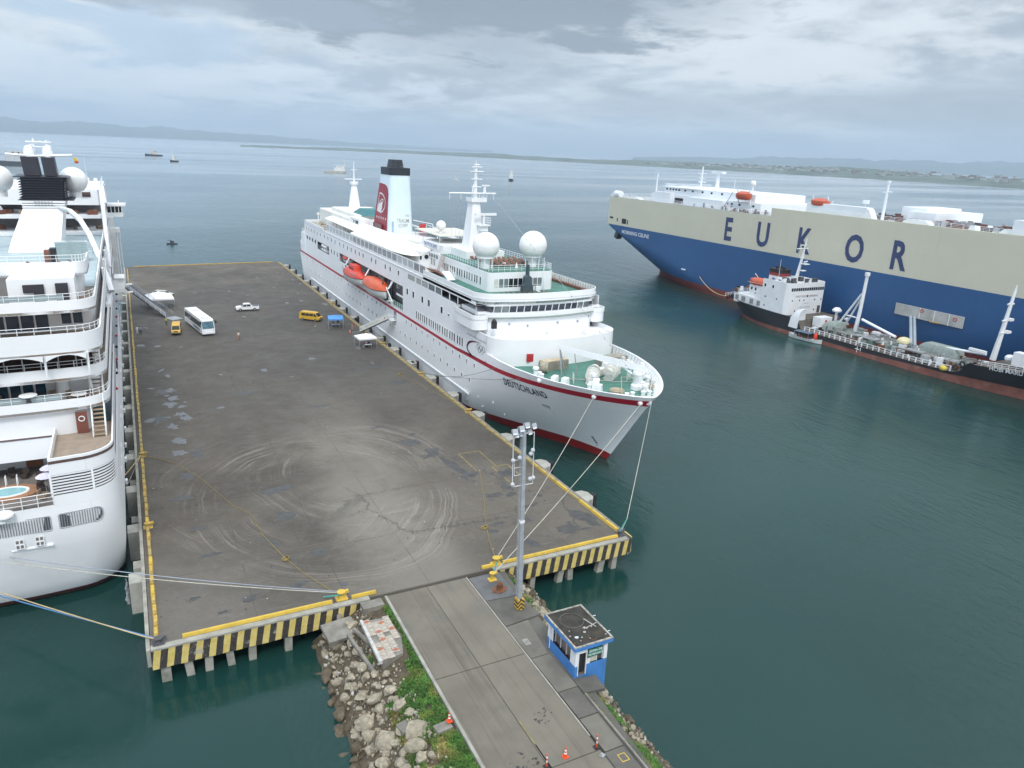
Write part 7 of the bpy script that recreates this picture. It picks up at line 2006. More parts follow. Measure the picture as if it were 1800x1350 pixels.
# cabin wall bodies
for (z0, z1, y, hw) in ((14.35, 17.0, 79.6, 7.4), (17.0, 19.8, 83.3, 8.4), (19.8, 22.6, 83.0, 8.6), (22.6, 25.4, 88.5, 8.6), (25.4, 28.2, 92.0, 7.6)):
    mb = MB(); mb.prism(band_poly(hw, y, 1.2, 100 if z0 > 25 else 180, .4), z0, z1); mb.out('cabin_block', WL1, SEA, 40)
# deck edge bands (floor slab + solid bulwark)
bands = ((16.85, 17.95, 79.5, 9.4, 2.8), (19.6, 20.85, 80.4, 9.4, 2.8), (22.4, 24.45, 79.4, 9.3, 2.6), (25.2, 26.45, 85.4, 8.9, 2.4))
for i, (z0, z1, y, hw, r) in enumerate(bands):
    bp = band_poly(hw, y, r, 178, .75)
    mb = MB(); mb.prism(bp, z0, z0 + .25); mb.out('deck_floor', TEAKS, SEA)
    e = bp[:-2]; mb = MB(); mb.wall([(SX - hw, 178)] + e + [(SX + hw, 178)], z0 - .02, z1, .14); mb.out('deck_band', SHW, SEA, 40)
# rounded awning edge of the third band, with arches below it
mb = MB(); ap = band_poly(9.0, 79.15, 2.6, 90, .75)[7:-2]
bay = [(SX - 8.2, SX - 4.2), (SX - 4.0, SX + .1), (SX + .3, SX + 4.4), (SX + 4.6, SX + 7.9)]
for (a, b) in bay:
    n = 10
    for i in range(n):
        xa, xb = a + (b - a) * i / n, a + (b - a) * (i + 1) / n
        za, zb = (22.45 - .55 * (2 * (i / n) - 1) ** 2 * 1.0, 22.45 - .55 * (2 * ((i + 1) / n) - 1) ** 2)
        yy = lambda x: 79.2 - .75 * (1 - ((x - SX) / 9.4) ** 2)
        mb.add([(xa, yy(xa), za), (xb, yy(xb), zb), (xb, yy(xb), 22.5), (xa, yy(xa), 22.5), (xa, yy(xa) + .1, za), (xb, yy(xb) + .1, zb), (xb, yy(xb) + .1, 22.5), (xa, yy(xa) + .1, 22.5)], [(0, 1, 2, 3), (4, 7, 6, 5), (0, 4, 5, 1)])
mb.out('arched_valance', SHW, SEA)
for x in (SX - 4.1, SX + .2, SX + 4.5, SX + 8.0):
    y = 79.5 - .75 * (1 - ((x - SX) / 9.4) ** 2); mb = MB(); mb.cyl((x, y + .1, 20.4), (x, y, 22.5), .11, n=8); mb.out('awning_post', WHITE, SEA, 40)
# railings / glass above each band
GLR = mat('clear_balustrade', (.30, .37, .38), .15, .1, 1)
for (z, y, hw, glass) in ((17.95, 79.7, 9.3, True), (20.85, 80.6, 9.3, False), (24.45, 79.8, 9.2, False), (26.45, 85.7, 8.8, True)):
    pp = [p for p in band_poly(hw, y, 2.6, 170, .75)[:-2]]
    pp = [(x, yy) for x, yy in pp if yy < 84 + (6 if y > 84 else 0)]
    mb = MB(); mb.rail([(x, yy, z) for x, yy in pp], .62, 2, .03, 1.8); rl_ = mb.out('deck_railing', WHITE, SEA)
    if glass:
        gpts = [(x, yy + .04) for x, yy in pp if x < SX + 6.3]
        mb = MB(); mb.wall(gpts, z + .02, z + .52, .03); mb.out('glass_panel', GLR, rl_)
# windows: full-height panes in each cabin wall
def panes(y0, xs, z0, z1, w, m, bulge, hw, name='window'):
    for x in xs:
        y = y0 - bulge * (1 - ((x - SX) / hw) ** 2)
        mb = MB(); mb.box(x - w / 2, x + w / 2, y - .05, y + .1, z0, z1); wn = mb.out(name, m, SEA)
        mb = MB(); mb.box(x - w / 2 - .1, x - w / 2, y - .12, y + .1, z0, z1); mb.out('window_frame', WHITE, wn)
BG = mat('blue_dark_glass', (.02, .04, .075), .06, .3, .8)
panes(83.3, [SX - 5 + i * 1.05 for i in range(9)], 17.15, 19.5, .85, mat('teal_dark_glass', (.015, .05, .08), .06, .3, .8), .4, 8.4)
panes(83.0, [SX - 7.5 + i * 1.5 for i in range(11)], 20.0, 22.3, 1.4, mat('brown_dark_glass', (.05, .025, .018), .1, .4, .8), .4, 8.6)
panes(88.5, [SX - 6.4 + i * 1.28 for i in range(9)], 22.9, 25.0, 1.1, BG, .4, 8.6)
panes(88.5, [SX + 6.0, SX + 7.05], 23.4, 24.8, .85, BG, .4, 8.6)
# white round column, table, chairs on the second terrace
mb = MB(); mb.cyl((SX + 5.3, 82.6, 17.1), (SX + 5.3, 82.6, 19.8), .6, n=16); mb.cyl((SX + 7.9, 82.0, 17.1), (SX + 7.7, 81.9, 19.8), .15, n=8); mb.out('column', WHITE, SEA, 40)
def cafe_table(x, y, z, label, r=.7):
    t = thing('cafe_table', label, 'table', (x, y, z))
    mb = MB(); mb.lathe([(r, .70), (r, .76)], (0, 0, 0), 18); mb.out('table_top', WHITE, t, None, True)
    mb = MB(); mb.lathe([(.3, 0), (.06, .08), (.06, .7)], (0, 0, 0), 10); mb.out('pedestal', STEELD, t, None, True)
cafe_table(SX + 6.7, 81.0, 17.1, 'round white table beside the column on the second terrace of the cruise ship')
mb = MB(); mb.lathe([(.75, 18.62), (.75, 18.7), (.5, 18.76)], (SX + 2.7, 79.25, 0), 18); mb.cyl((SX + 2.7, 79.25, 17.95), (SX + 2.7, 79.25, 18.62), .3, n=10, m=1); mb.out('oval_tray', [WHITE, STEELD], SEA, 40)
for i, (x, y, r) in enumerate(((SX + 6.0, 81.7, .8), (SX + 7.5, 81.6, -.6), (SX + 4.4, 82.2, .1), (SX + 2.6, 82.0, .2), (SX + 1.9, 81.9, -.2), (SX - .1, 81.9, 0), (SX - .9, 81.8, .3), (SX - 2.6, 81.8, 0))):
    deck_chair(x, y, 17.1, r, WICL, 'tan wicker armchair on the second terrace of the cruise ship', 'armchairs on the second terrace')
# bar house on the fourth terrace: arch opening, two doorways, dark
mb = MB(); mb.prism([(SX + 1.4, 87.2), (SX + 7.2, 87.6), (SX + 7.2, 93), (SX + 1.4, 93)], 25.45, 28.3); mb.out('terrace_bar', SHW, SEA)
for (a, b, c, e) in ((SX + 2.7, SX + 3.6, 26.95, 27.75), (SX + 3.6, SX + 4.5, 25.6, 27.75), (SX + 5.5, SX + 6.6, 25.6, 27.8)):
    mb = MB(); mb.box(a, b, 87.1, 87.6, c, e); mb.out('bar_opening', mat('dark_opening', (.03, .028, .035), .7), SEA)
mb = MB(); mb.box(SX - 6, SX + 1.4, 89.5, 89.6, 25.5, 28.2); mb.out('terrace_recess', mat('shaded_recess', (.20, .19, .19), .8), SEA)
for i in range(5):
    deck_chair(SX - .2 - i * .95, 88.2, 25.45, .2, WICL, 'pale wicker armchair on the fourth terrace under the arch', 'armchairs on the fourth terrace')
for i in range(2):
    o = inst('sun_lounger', dlm, (SX + 7.4 + i * .4, 88.2 + i * .9, 25.45), None, (0, 0, 1.2)); tag(o, 'sun lounger on the fourth terrace right of the bar house, ' + ('nearer' if i == 0 else 'further'), 'sun lounger')
# top band with arch curve and rail
mb = MB(); tp = band_poly(8.3, 90.5, 1.2, 98, .5); e = tp[:-2]
mb.wall([(SX - 8.3, 98)] + e + [(SX + 8.3, 98)], 28.1, 29.5, .16); mb.prism(tp, 28.1, 28.3); mb.out('top_band', SHW, SEA, 40)
mb = MB(); mb.rail([(x, y + .2, 29.5) for x, y in e], .7, 2, .03, 1.8); mb.out('top_railing', WHITE, SEA)
for i, x in enumerate((SX + 3.5, SX + 6.3, SX + 7.3)):
    o = inst('sun_lounger', dlm, (x, 94.5 + i * .4, 28.3), None, (0, 0, 1.5 + .1 * i)); tag(o, 'brown sun lounger on the top stern deck behind the rail', 'sun lounger', 'loungers on the top stern deck')
mb = MB(); mb.box(SX + 4.5, SX + 5.1, 99, 100, 28.0, 29.8); mb.box(SX + 3.9, SX + 4.4, 99, 100, 28.0, 29.6, 1); mb.out('deck_cabinet', [BLACK, TEAKD], SEA)
# stairs on the starboard side between the terraces
for (z0, y0, dz) in ((14.35, 77.6, 2.6), (17.1, 81.4, 2.7), (19.85, 81.8, 2.6)):
    n = 8
    for k in range(n):
        mb = MB(); z = z0 + .15 + dz * k / n; y = y0 + 2.5 * k / n; mb.box(SX + 7.75, SX + 8.75, y, y + .32, z, z + .08); mb.out('stair_tread', mat('tan_tread', (.34, .25, .16), .7, .1, 3), SEA)
    mb = MB()
    for x in (SX + 7.7, SX + 8.8): mb.tube([(x, y0, z0 + .1), (x, y0 + 2.5, z0 + dz)], .08, 5); mb.tube([(x, y0, z0 + 1.1), (x, y0 + 2.5, z0 + dz + 1.0)], .04, 5); mb.cyl((x, y0, z0), (x, y0, z0 + 1.1), .05, n=5)
    mb.out('stair_stringer', WHITE, SEA)
mb = MB(); mb.box(SX + 6.3, SX + 7.3, 79.05, 79.15, 14.4, 16.6); mb.torus((SX + 6.8, 79.0, 15.9), .25, .05, 14, 5, ax='y', m=1); mb.out('wood_door', [mat('red_brown_door', (.18, .06, .04), .5), WHITE], SEA)
# starboard promenade: gallery fittings seen edge-on along the quay side
rr = random.Random(17)
mb = MB()
for i in range(26):
    y = 84 + i * 3.6
    mb.box(SX + 9.45, SX + 9.5, y, y + 1.6, rr.choice((4.2, 6.8)), rr.choice((5.2, 7.8)))
for i in range(14): mb.obox((SX + 9.55, 92 + i * 6.5, rr.uniform(2.5, 3.4)), (.25, .7, .5))
mb.out('side_fittings', WHITE2, SEA, kind='stuff')
mb = MB()
for i in range(12): mb.sphere((SX + 9.5, 98 + i * 7, 12.9), .2, 8, i % 2)
mb.out('side_lamps', [REDP, BLACK], SEA, kind='stuff')
# slanting wind arch from funnel to the starboard side, and vertical side frame
mb = MB()
def archp(t): # quarter arch
    P = [(-8.9, 134, 31.6), (-7.5, 132, 31.3), (-6.2, 129.5, 30.2), (-5.1, 126.5, 28.3), (-4.1, 123, 25.6), (-3.2, 119.5, 22.6), (-2.9, 118, 21.4)]
    return P
P = archp(0); mb.loft([[(x - .25, y - .9, z + .2), (x + .4, y - .9, z + .2), (x + .4, y + .9, z - .5), (x - .25, y + .9, z - .5)] for x, y, z in P], 0, True, True)
P = [(2 * SX - x, y, z) for x, y, z in P]; mb.loft([[(x - .35, y - .9, z + .15), (x + .1, y - .9, z + .15), (x + .1, y + .9, z - .5), (x - .35, y + .9, z - .5)] for x, y, z in P], 0, True, True)
mb.out('wind_arch', SHW, SEA, 50)
mb = MB()
for s in (-1, 1):
    x = SX + s * 9.15
    for y in (112, 120, 130): mb.obox((x, y, 23.2), (.25, .5, 4.8), 0, 0, .15)
    mb.box(x - .5, x + .5, 110, 132, 20.6, 21.0); mb.box(x - .1, x + .1, 110, 132, 22.0, 22.2)
mb.out('side_frame', WHITE, SEA)
mb = MB()
for y in range(112, 178, 6):
    mb = MB(); mb.cyl((SX + 9.3, y, 21), (SX + 9.1, y, 25.3), .14, n=6); mb.out('promenade_post', WHITE, SEA)
mb = MB(); mb.prism([(SX + 9.2, 136), (SX + 11.2, 137.5), (SX + 11.2, 146), (SX + 9.2, 147.5)], 17.6, 18.0); mb.wall([(SX + 9.2, 136), (SX + 11.2, 137.5), (SX + 11.2, 146), (SX + 9.2, 147.5)], 18.0, 19.1, -.1); mb.obox((SX + 10.6, 141, 19.6), (1.6, 4, .15)); mb.out('side_platform', WHITE2, SEA)
mb = MB(); mb.obox((SX + 11.6, 138.6, 18.6), (1.6, .25, .25), .2); mb.obox((SX + 11.6, 138.6, 17.3), (1.6, .25, .25), .2); mb.out('platform_arm', WHITE2, SEA)

mb = MB(); mb.prism([(SX - 8.5, 98), (SX + 8.5, 98), (SX + 8.5, 150), (SX - 8.5, 150)], 25.46, 25.54); mb.out('lido_deck', mat('pale_blue_deck', (.38, .46, .48), .7, .1, .5), SEA)
mb = MB(); mb.prism([(SX + 3.6, 118), (SX + 7.4, 118), (SX + 7.4, 120), (SX + 3.6, 120)], 25.5, 28.2); mb.rail([(SX + 3.4, 112, 27.3), (SX + 8.3, 112, 27.3)], 1.0, 3, .04, 1.2); mb.out('glass_screen', GLR, SEA, kind='stuff')

# --- funnel casing, louvred twin funnel
FK_ = mat('funnel_dark_navy', (.012, .012, .022), .45, .2, .8)
def q4(cx, hw, y0, y1, z): return [(cx - hw, y0, z), (cx + hw, y0, z), (cx + hw, y1, z), (cx - hw, y1, z)]
mb = MB(); mb.loft([q4(-12.5, 3.3, 128, 140, 25.0), q4(-12.0, 3.1, 129.5, 141, 27.3), q4(-10.95, 2.62, 134, 142, 31.4)], 0, True, True); fc = mb.out('funnel_casing', SHW, SEA)
for k in range(3):
    mb = MB(); z = 31.45 + k * .36; mb.loft([q4(-10.9, 2.72 + .08 * k, 134 - .2, 142, z), q4(-10.9, 2.72 + .08 * k, 134 - .2, 142, z + .24)], 0, True, True); mb.out('casing_slat', WHITE2, fc)
mb = MB()
for k in range(6): mb.box(-12.0 + k * .42, -11.72 + k * .42, 133.7, 133.8, 31.8, 31.95); mb.box(-12.0 + k * .42, -11.72 + k * .42, 133.7, 133.8, 32.25, 32.4)
mb.out('casing_lettering_plate', GREYM, fc)
mb = MB(); mb.loft([q4(-10.95, 2.55, 135.2, 142, 32.4), q4(-10.85, 2.65, 135.4, 142, 35.9)], 0, True, True); lv = mb.out('louvre_core', FK_, SEA)
for k in range(10):
    z = 32.45 + k * .37; mb = MB(); e = .35 if k not in (0, 9) else 1.0
    mb.loft([q4(-10.9 + (.35 if k == 0 else 0), 2.7 + e, 134.9, 142.2, z), q4(-10.9 + (.35 if k == 0 else 0), 2.6 + e * .8, 134.9, 142.2, z + .14)], 0, True, True); mb.out('louvre_blade', FK_, lv)
for (x, w) in ((-12.0, 1.05), (-9.55, .85)):
    mb = MB(); mb.loft([q4(x, w, 136.5, 139.5, 36.0), q4(x - .25, w, 137, 140, 38.7)], 0, True, True); pp_ = mb.out('funnel_pipe', FK_, SEA)
    mb = MB(); mb.lathe([(.75, 38.7), (.7, 39.6), (.5, 40.2), (.1, 40.4)], (x - .2, 138.5, 0), 14); mb.out('pipe_dome', WHITE, pp_, 40)
mb = MB(); mb.tube([(-15.2, 138, 39.0), (-11.5, 138, 38.8), (-6.5, 138, 39.1)], .2, 6); mb.tube([(-12.3, 139, 40.2), (-10.6, 139, 41.0), (-9.2, 139, 40.2)], .10, 5); mb.obox((-10.8, 139, 40.9), (3.4, .5, .2)); mb.obox((-10.8, 139, 40.2), (2.6, .4, .15)); mb.cyl((-11.5, 139, 39), (-11.5, 139, 41.4), .12, n=6); mb.cyl((-9.8, 139, 39), (-9.8, 139, 41.2), .12, n=6); mb.out('mast_yard', WHITE, SEA)
mb = MB(); mb.add([(-6.4, 138, 38.95), (-5.9, 138.1, 38.6), (-5.7, 138, 38.2), (-6.3, 138, 38.3)], [(0, 1, 2, 3)]); mb.add([(-6.3, 138, 38.3), (-5.7, 138, 38.2), (-5.75, 138, 37.9), (-6.25, 138, 37.95)], [(0, 1, 2, 3)], 1); mb.out('ensign', [mat('flag_yellow', (.6, .42, .05), .8), mat('flag_red', (.45, .05, .05), .8)], SEA, recalc=False)
for (x, y) in ((-7.0, 143), (-17.2, 143)):
    mb = MB(); mb.sphere((x, y, 35.1), 2.05, 28, 0, 1, -.8); mb.cyl((x, y, 32.4), (x, y, 33.6), 1.0, n=14); mb.out('radome', mat('radome_white', (.80, .80, .79)), SEA, 50)
mb = MB(); mb.cyl((-4.9, 146, 33), (-5.3, 146, 38.6), .04, .02, 5); mb.out('whip_aerial', WHITE, SEA)

# --- forward superstructure beyond the open pool deck
mb = MB()
fwp = [(SX - 9.3, 152), (SX + 9.3, 152), (SX + 9.3, 186), (SX - 9.3, 186)]
mb.box(SX - 9.3, SX + 9.3, 158, 186, 25, 32.2)
mb.out('forward_house', SHW, SEA)
for (z0, z1, y) in ((30.5, 33.1, 151.5), (28.3, 28.9, 150.5), (25.6, 26.1, 149)):
    mb = MB(); mb.prism([(SX - 9.3, y), (SX + 8.6, y), (SX + 9.3, y + 3), (SX + 9.3, 180), (SX - 9.3, 180)], z0, z1); mb.out('forward_band', SHW, SEA)
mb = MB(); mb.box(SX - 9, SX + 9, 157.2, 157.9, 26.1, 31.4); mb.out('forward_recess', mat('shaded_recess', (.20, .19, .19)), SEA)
mb = MB()
for i in range(28): mb.obox((rr.uniform(SX - 8, SX + 8.6), rr.uniform(151, 156), rr.choice((26.4, 29.2))), (rr.uniform(.5, 1.6), 1.2, rr.uniform(.4, 1.0)), rr.random(), rr.randrange(3))
mb.out('deck_furniture', [TEAKD, WICL, GREYM], SEA, kind='stuff')
mb = MB(); mb.tube([(SX + 9.2, 151, 33.2), (SX + 9.25, 149, 31.5), (SX + 9.35, 143, 26.2), (SX + 9.4, 138, 21.6)], [.35, .35, .32, .3], 6); mb.out('wind_frame', SHW, SEA, 50)
mb = MB(); mb.prism(ell((SX + 6.4, 151.4), 1.0, .3, 14), 32.2, 32.21); mb.obox((SX + 6.4, 151.45, 32.3), (2.2, .12, .8), 0, 1); mb.out('house_window', [BLACK, BRN], SEA)
mb = MB()
for (x, y, h, r) in ((SX + 6, 158, 1.2, .3), (SX + 7.2, 160, 1.7, .2), (SX + 8.2, 165, 1.4, .5), (SX + 3.5, 159, 1.0, .5), (SX - 2, 160, 1.0, .4)): mb.cyl((x, y, 33), (x, y, 33 + h), r, r * .6, 8)
mb.rail([(SX + 9.0, 155, 33.1), (SX + 9.0, 180, 33.1)], 1.0, 3, .04, 2.5); mb.tube([(SX + 9, 153, 33.1), (SX + 9.5, 150.5, 33.6), (SX + 9.6, 149, 31)], .3, 6); mb.out('roof_fittings', WHITE, SEA)
# bridge wing standing out over the quay
mb = MB(); mb.prism([(SX + 9, 178), (SX + 12.1, 178.5), (SX + 12.3, 182), (SX + 9, 182.5)], 26.0, 26.9); mb.prism([(SX + 8.6, 177.4), (SX + 12.7, 178), (SX + 12.9, 182.5), (SX + 8.6, 183)], 28.2, 28.6); mb.prism([(SX + 9, 178.2), (SX + 11.9, 178.7), (SX + 12.1, 182), (SX + 9, 182)], 26.9, 28.2, 1); mb.cyl((SX + 11.5, 180, 28.6), (SX + 11.5, 180, 29.3), .1, n=6)
bw_ = mb.out('bridge_wing', [WHITE, DGLASS], SEA)
for x in (SX + 10.0, SX + 10.7, SX + 11.4, SX + 12.0):
    mb = MB(); mb.box(x - .06, x + .06, 178.1, 178.4, 26.9, 28.2); mb.out('mullion', WHITE, bw_)
mb = MB(); mb.box(SX + 9.2, SX + 10.2, 176, 180, 9, 26); mb.cyl((SX + 10.6, 172, 12), (SX + 10.6, 172, 24), .2, n=6); mb.cyl((SX + 11.1, 174, 12), (SX + 11.1, 174, 24), .15, n=6); mb.obox((SX + 10.4, 172, 24), (1.6, 2, .8)); mb.out('side_tower', WHITE2, SEA)

# gangway ramp down to the quay
gr_ = thing('gangway_ramp', 'long dark gangway ramp slanting from the cruise ship side down to the white marquee', 'gangway', (3.5, 186, QZ))
A, B = Vector((-2.6, 196.5, 9.6)), Vector((6.6, 180.6, 3.65))
uu = (B - A).normalized(); sd = Vector((-uu.y, uu.x, 0)).normalized()
mb = MB(); P_ = [A - sd * .9, A + sd * .9, B + sd * .9, B - sd * .9]; mb.add(P_ + [p - hh * .35 for p in P_], [(0, 1, 2, 3), (4, 7, 6, 5), (0, 4, 5, 1), (1, 5, 6, 2), (2, 6, 7, 3), (3, 7, 4, 0)]); mb.out('ramp_floor', mat('ramp_dark_grey', (.09, .09, .10), .6, .2, 1), gr_)
for s in (-.95, .95):
    mb = MB(); mb.tube([A + sd * s + hh * .95, B + sd * s + hh * .95], .05, 5); mb.tube([A + sd * s + hh * .5, B + sd * s + hh * .5], .035, 5)
    for k in range(11): p = A.lerp(B, k / 10) + sd * s; mb.cyl(p, p + hh * .95, .03, n=4)
    mb.out('handrail', WHITE if s < 0 else GREYM, gr_)
mb = MB(); P_ = [B - sd * 1.3, B + sd * 1.3, B + sd * 1.3 + uu * 3.2 - hh * .08, B - sd * 1.3 + uu * 3.2 - hh * .08]; P_ = [Vector((p.x, p.y, max(p.z, 3.56))) for p in P_]; mb.add(P_ + [p - hh * .05 for p in P_], [(0, 1, 2, 3), (4, 7, 6, 5), (0, 4, 5, 1), (1, 5, 6, 2), (2, 6, 7, 3), (3, 7, 4, 0)]); mb.out('ramp_foot', mat('ramp_plate', (.30, .31, .33), .5), gr_)
# ================================================================== BLUE AND CREAM CAR CARRIER
MX = 186.0; MHB = 16.0
CAR = thing('car_carrier', 'huge blue and cream car carrier with EUKOR on its side, stern to the left', 'car carrier', (MX, 150, 0))
CRM = mat('carrier_cream', (.56, .535, .425), .55, .02, .08, streak=.08, plates=(12.0, 2.9, .6, .22)); CBL = mat('carrier_blue', (.020, .082, .215), .42, .08, .05, streak=.3, plates=(12.0, 2.9, .8, .12)); CRD = mat('carrier_red_boot', (.18, .035, .028), .6, .12, .15, streak=.35)
m_stern = lambda z: 249.0 - 15.5 * (1 - cl((z - 1) / 15.5, 0, 1)) ** 1.25
m_bow = lambda z: 62 - .35 * cl(z, 0, 20)


def m_hb(y, z):
    t = cl((z - .5) / 16.0, 0, 1)
    L = 62 - 61 * t ** .75; w = cl((m_stern(z) - y) / max(1, L), 0, 1)
    s = (1 - (1 - w) ** 2.2) ** (.95 - .75 * t)
    if z > 16.4: s = 1 if y < 248.9 else .985
    u = cl((y - m_bow(z)) / (52 - 30 * t), 0, 1); f = (1 - (1 - u) ** 2) ** .8
    return MHB * s * f


hullm = MB()
rowsM = [(-2, 0), (0, 0), (1.2, 0), (2.6, 1), (5, 1), (8, 1), (11, 1), (12.5, 1), (13.6, 1), (14.5, 1), (15.3, 1), (16.2, 1), (17.1, 2), (17.15, 2), (27.6, 2)]
NM = 90
for side in (-1, 1):
    rings = []
    for z, m in rowsM:
        L = []
        for i in range(NM + 1):
            s = i / NM; s = 1 - (1 - s) ** 2.2
            y = m_bow(z) + (m_stern(z) - m_bow(z)) * s
            L.append((MX + side * (m_hb(y, z) if i > 0 else 0), y, z))
        L.append((MX, m_stern(z), z)); rings.append(L)
    k = NM + 2; o = len(hullm.v); hullm.v += [p for r in rings for p in r]
    for a in range(len(rings) - 1):
        for i in range(k - 1): hullm.f.append((o + a * k + i, o + a * k + i + 1, o + (a + 1) * k + i + 1, o + (a + 1) * k + i)); hullm.m.append(rowsM[a][1])
ch_ = hullm.out('hull', [CRD, CBL, CRM], CAR, 30)
xc = MX - MHB
mb = MB(); mb.prism([(xc + .02, 65), (MX + MHB - .02, 65), (MX + MHB - .02, 248.7), (xc + .02, 248.7)], 27.3, 27.62); mb.out('weather_deck', mat('carrier_deck_grey', (.36, .37, .38), .7, .1, .2), CAR)
# forward side screen, one deck higher
mb = MB(); mb.prism([(xc + .01, 60), (xc + 1.2, 60), (xc + 1.2, 158), (xc + .01, 164.5)], 27.6, 30.0); mb.prism([(xc + 1.2, 60), (MX + MHB, 60), (MX + MHB, 158), (xc + 1.2, 158)], 27.6, 29.2); mb.out('forward_screen', CRM, CAR)
mb = MB(); mb.prism([(xc + .9, 60), (MX + MHB - .3, 60), (MX + MHB - .3, 157), (xc + .9, 157)], 29.2, 29.35); mb.out('forward_deck', mat('carrier_deck_white', (.62, .66, .70), .6, .05, .1), CAR)
CWH = mat('carrier_white', (.74, .77, .80), .5, .03, .2)
mb = MB(); mb.rail([(xc + .5, 157, 30.0), (xc + .5, 62, 30.0)], 1.0, 3, .04, 3); mb.rail([(xc + .3, 248, 27.62), (xc + .3, 166, 27.62)], 1.1, 3, .05, 2.2); mb.rail([(xc + .3, 248.4, 27.62), (MX + MHB, 248.4, 27.62)], 1.1, 3, .05, 2.5); mb.out('deck_railing', CWH, CAR)
# accommodation
mb = MB(); mb.prism([(xc + 3.0, 172), (MX + 12, 172), (MX + 12, 226), (xc + 3.0, 226)], 27.6, 30.6); mb.prism([(xc + 4.4, 176), (MX + 10, 176), (MX + 10, 221), (xc + 4.4, 221)], 30.6, 33.0); mb.out('accommodation', CWH, CAR)
mb = MB(); mb.prism([(xc + 3.6, 200), (MX + 11, 200), (MX + 11, 221.5), (xc + 3.6, 221.5)], 32.9, 33.1); mb.out('bridge_roof', CWH, CAR)
wn_ = win_mesh('window', .9, .6, fr=.0)
for y in (219.5, 217.6, 216, 214.4, 212.8, 209.5, 205.5, 200.5, 196, 191, 184): inst('window', wn_, (xc + 4.4, y, 32.2), CAR)
for y in (218, 214, 199, 190.5, 188.5, 186.5, 184.5, 181, 175): inst('window', wn_, (xc + 3.0, y, 29.6), CAR)
mb = MB(); mb.rail([(xc + 4.5, 221, 33.05), (xc + 4.5, 177, 33.05)], .9, 3, .05, 3); mb.rail([(xc + 4.5, 221, 33.05), (MX + 10, 221, 33.05)], .9, 3, .05, 3); mb.out('bridge_railing', CWH, CAR)
for (a, b, c, e, z) in ((xc + .9, xc + 3.0, 186.5, 203.5, 30.4), (xc + 1.2, xc + 3.1, 213.5, 222.5, 31.2), (xc + .8, xc + 3.4, 133, 152.5, 32.6), (xc + .8, xc + 3.6, 62, 96, 33.1)):
    mb = MB(); mb.prism([(a, c), (b, c), (b, e), (a, e)], 27.6 if c > 160 else 29.3, z); mb.out('deck_house', CWH, CAR)
mb = MB(); mb.loft([[(xc + .9, 131, 29.9), (xc + 3, 131, 29.9), (xc + 3, 133, 29.9), (xc + .9, 133, 29.9)], [(xc + .9, 132.4, 32.2), (xc + 3, 132.4, 32.2), (xc + 3, 133, 32.2), (xc + .9, 133, 32.2)]], 0, True, True); mb.out('vent_house', CWH, CAR)
mb = MB(); mb.prism([(xc + .9, 230.5), (xc + 3, 230.5), (xc + 3, 235), (xc + .9, 235)], 27.6, 28.2, poly2=[(xc + .9, 232.5), (xc + 3, 232.5), (xc + 3, 234.5), (xc + .9, 234.5)]); mb.out('vent_house', CWH, CAR)
mb = MB(); mb.cyl((xc + 1.5, 243.5, 28.7), (xc + 1.5, 247, 28.7), 1.2, n=14); mb.out('rope_drum', CWH, CAR, 40)
mb = MB(); mb.box(xc + 12, MX + 10, 124, 131, 29.3, 33.2); mb.box(xc + 10.5, MX + 14, 120.5, 128, 29.3, 32.3); mb.out('vent_house', CWH, CAR, 40)
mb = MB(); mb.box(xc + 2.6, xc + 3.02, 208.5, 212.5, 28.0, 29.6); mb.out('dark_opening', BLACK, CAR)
# masts, funnel-like radar tower, aerials
for (x, y, z0, z1, r) in ((xc + 5, 226.5, 27.6, 37.6, .32), (xc + 9, 207, 33, 40.5, .35), (xc + 10, 200, 33, 38.8, .75), (xc + 6, 187.5, 33, 37.2, .14), (xc + 5.5, 178.8, 33, 35.8, .3), (xc + 4.0, 130.4, 29.3, 39.0, .42), (xc + 18, 147, 29.3, 33.4, .1), (xc + 14, 155, 29.3, 33.0, .1)):
    mb = MB(); mb.cyl((x, y, z0), (x, y, z1), r, r * .6, 8); mb.out('deck_mast', CWH, CAR, 40)
mb = MB()
mb.tube([(xc + 9, 209, 38.2), (xc + 9, 205, 38.2)], .14, 5); mb.tube([(xc + 9, 208.4, 36.6), (xc + 9, 205.6, 36.6)], .14, 5); mb.tube([(xc + 9.2, 208.6, 35.3), (xc + 9.2, 205, 35.3)], .2, 5); mb.obox((xc + 10, 200, 38.8), (1.6, 5.4, .7)); mb.tube([(xc + 4, 129.2, 36.8), (xc + 4, 131.5, 36.6)], .2, 5); mb.cyl((xc + 4, 130.4, 39), (xc + 4, 130.4, 39.6), .5, n=8); mb.obox((xc + 5, 226.5, 36.4), (.5, 1.2, .5)); mb.obox((xc + 18, 147, 33.2), (.8, 1.6, 1.0))
mb.out('mast_gear', CWH, CAR, 40, kind='stuff')
mb = MB(); mb.sphere((xc + 5.5, 178.8, 36.3), .85, 16); mb.out('radome', WHITE, CAR, 50)
mb = MB(); mb.tube([(xc + 1.5, 186.6, 28.0), (xc + 1.5, 183.0, 33.4)], .14, 5); mb.out('provision_crane', mat('pale_blue_crane', (.40, .55, .68), .5), CAR)
rr = random.Random(77)
mb = MB()
for i in range(90):
    y = rr.uniform(166, 200); mb.obox((xc + rr.uniform(.6, 2.6), y, 27.7 + rr.random() * .7), (.3, rr.uniform(.2, 1.1), rr.uniform(.4, 1.5)), 0, rr.randrange(4))
for i in range(170):
    y = rr.uniform(97, 138); mb.obox((xc + rr.uniform(8, 20), y, 29.6 + rr.random() * .6), (rr.uniform(.5, 2), rr.uniform(.3, 1.6), rr.uniform(.5, 2.0)), 0, rr.choice((2, 2, 1, 3, 4)))
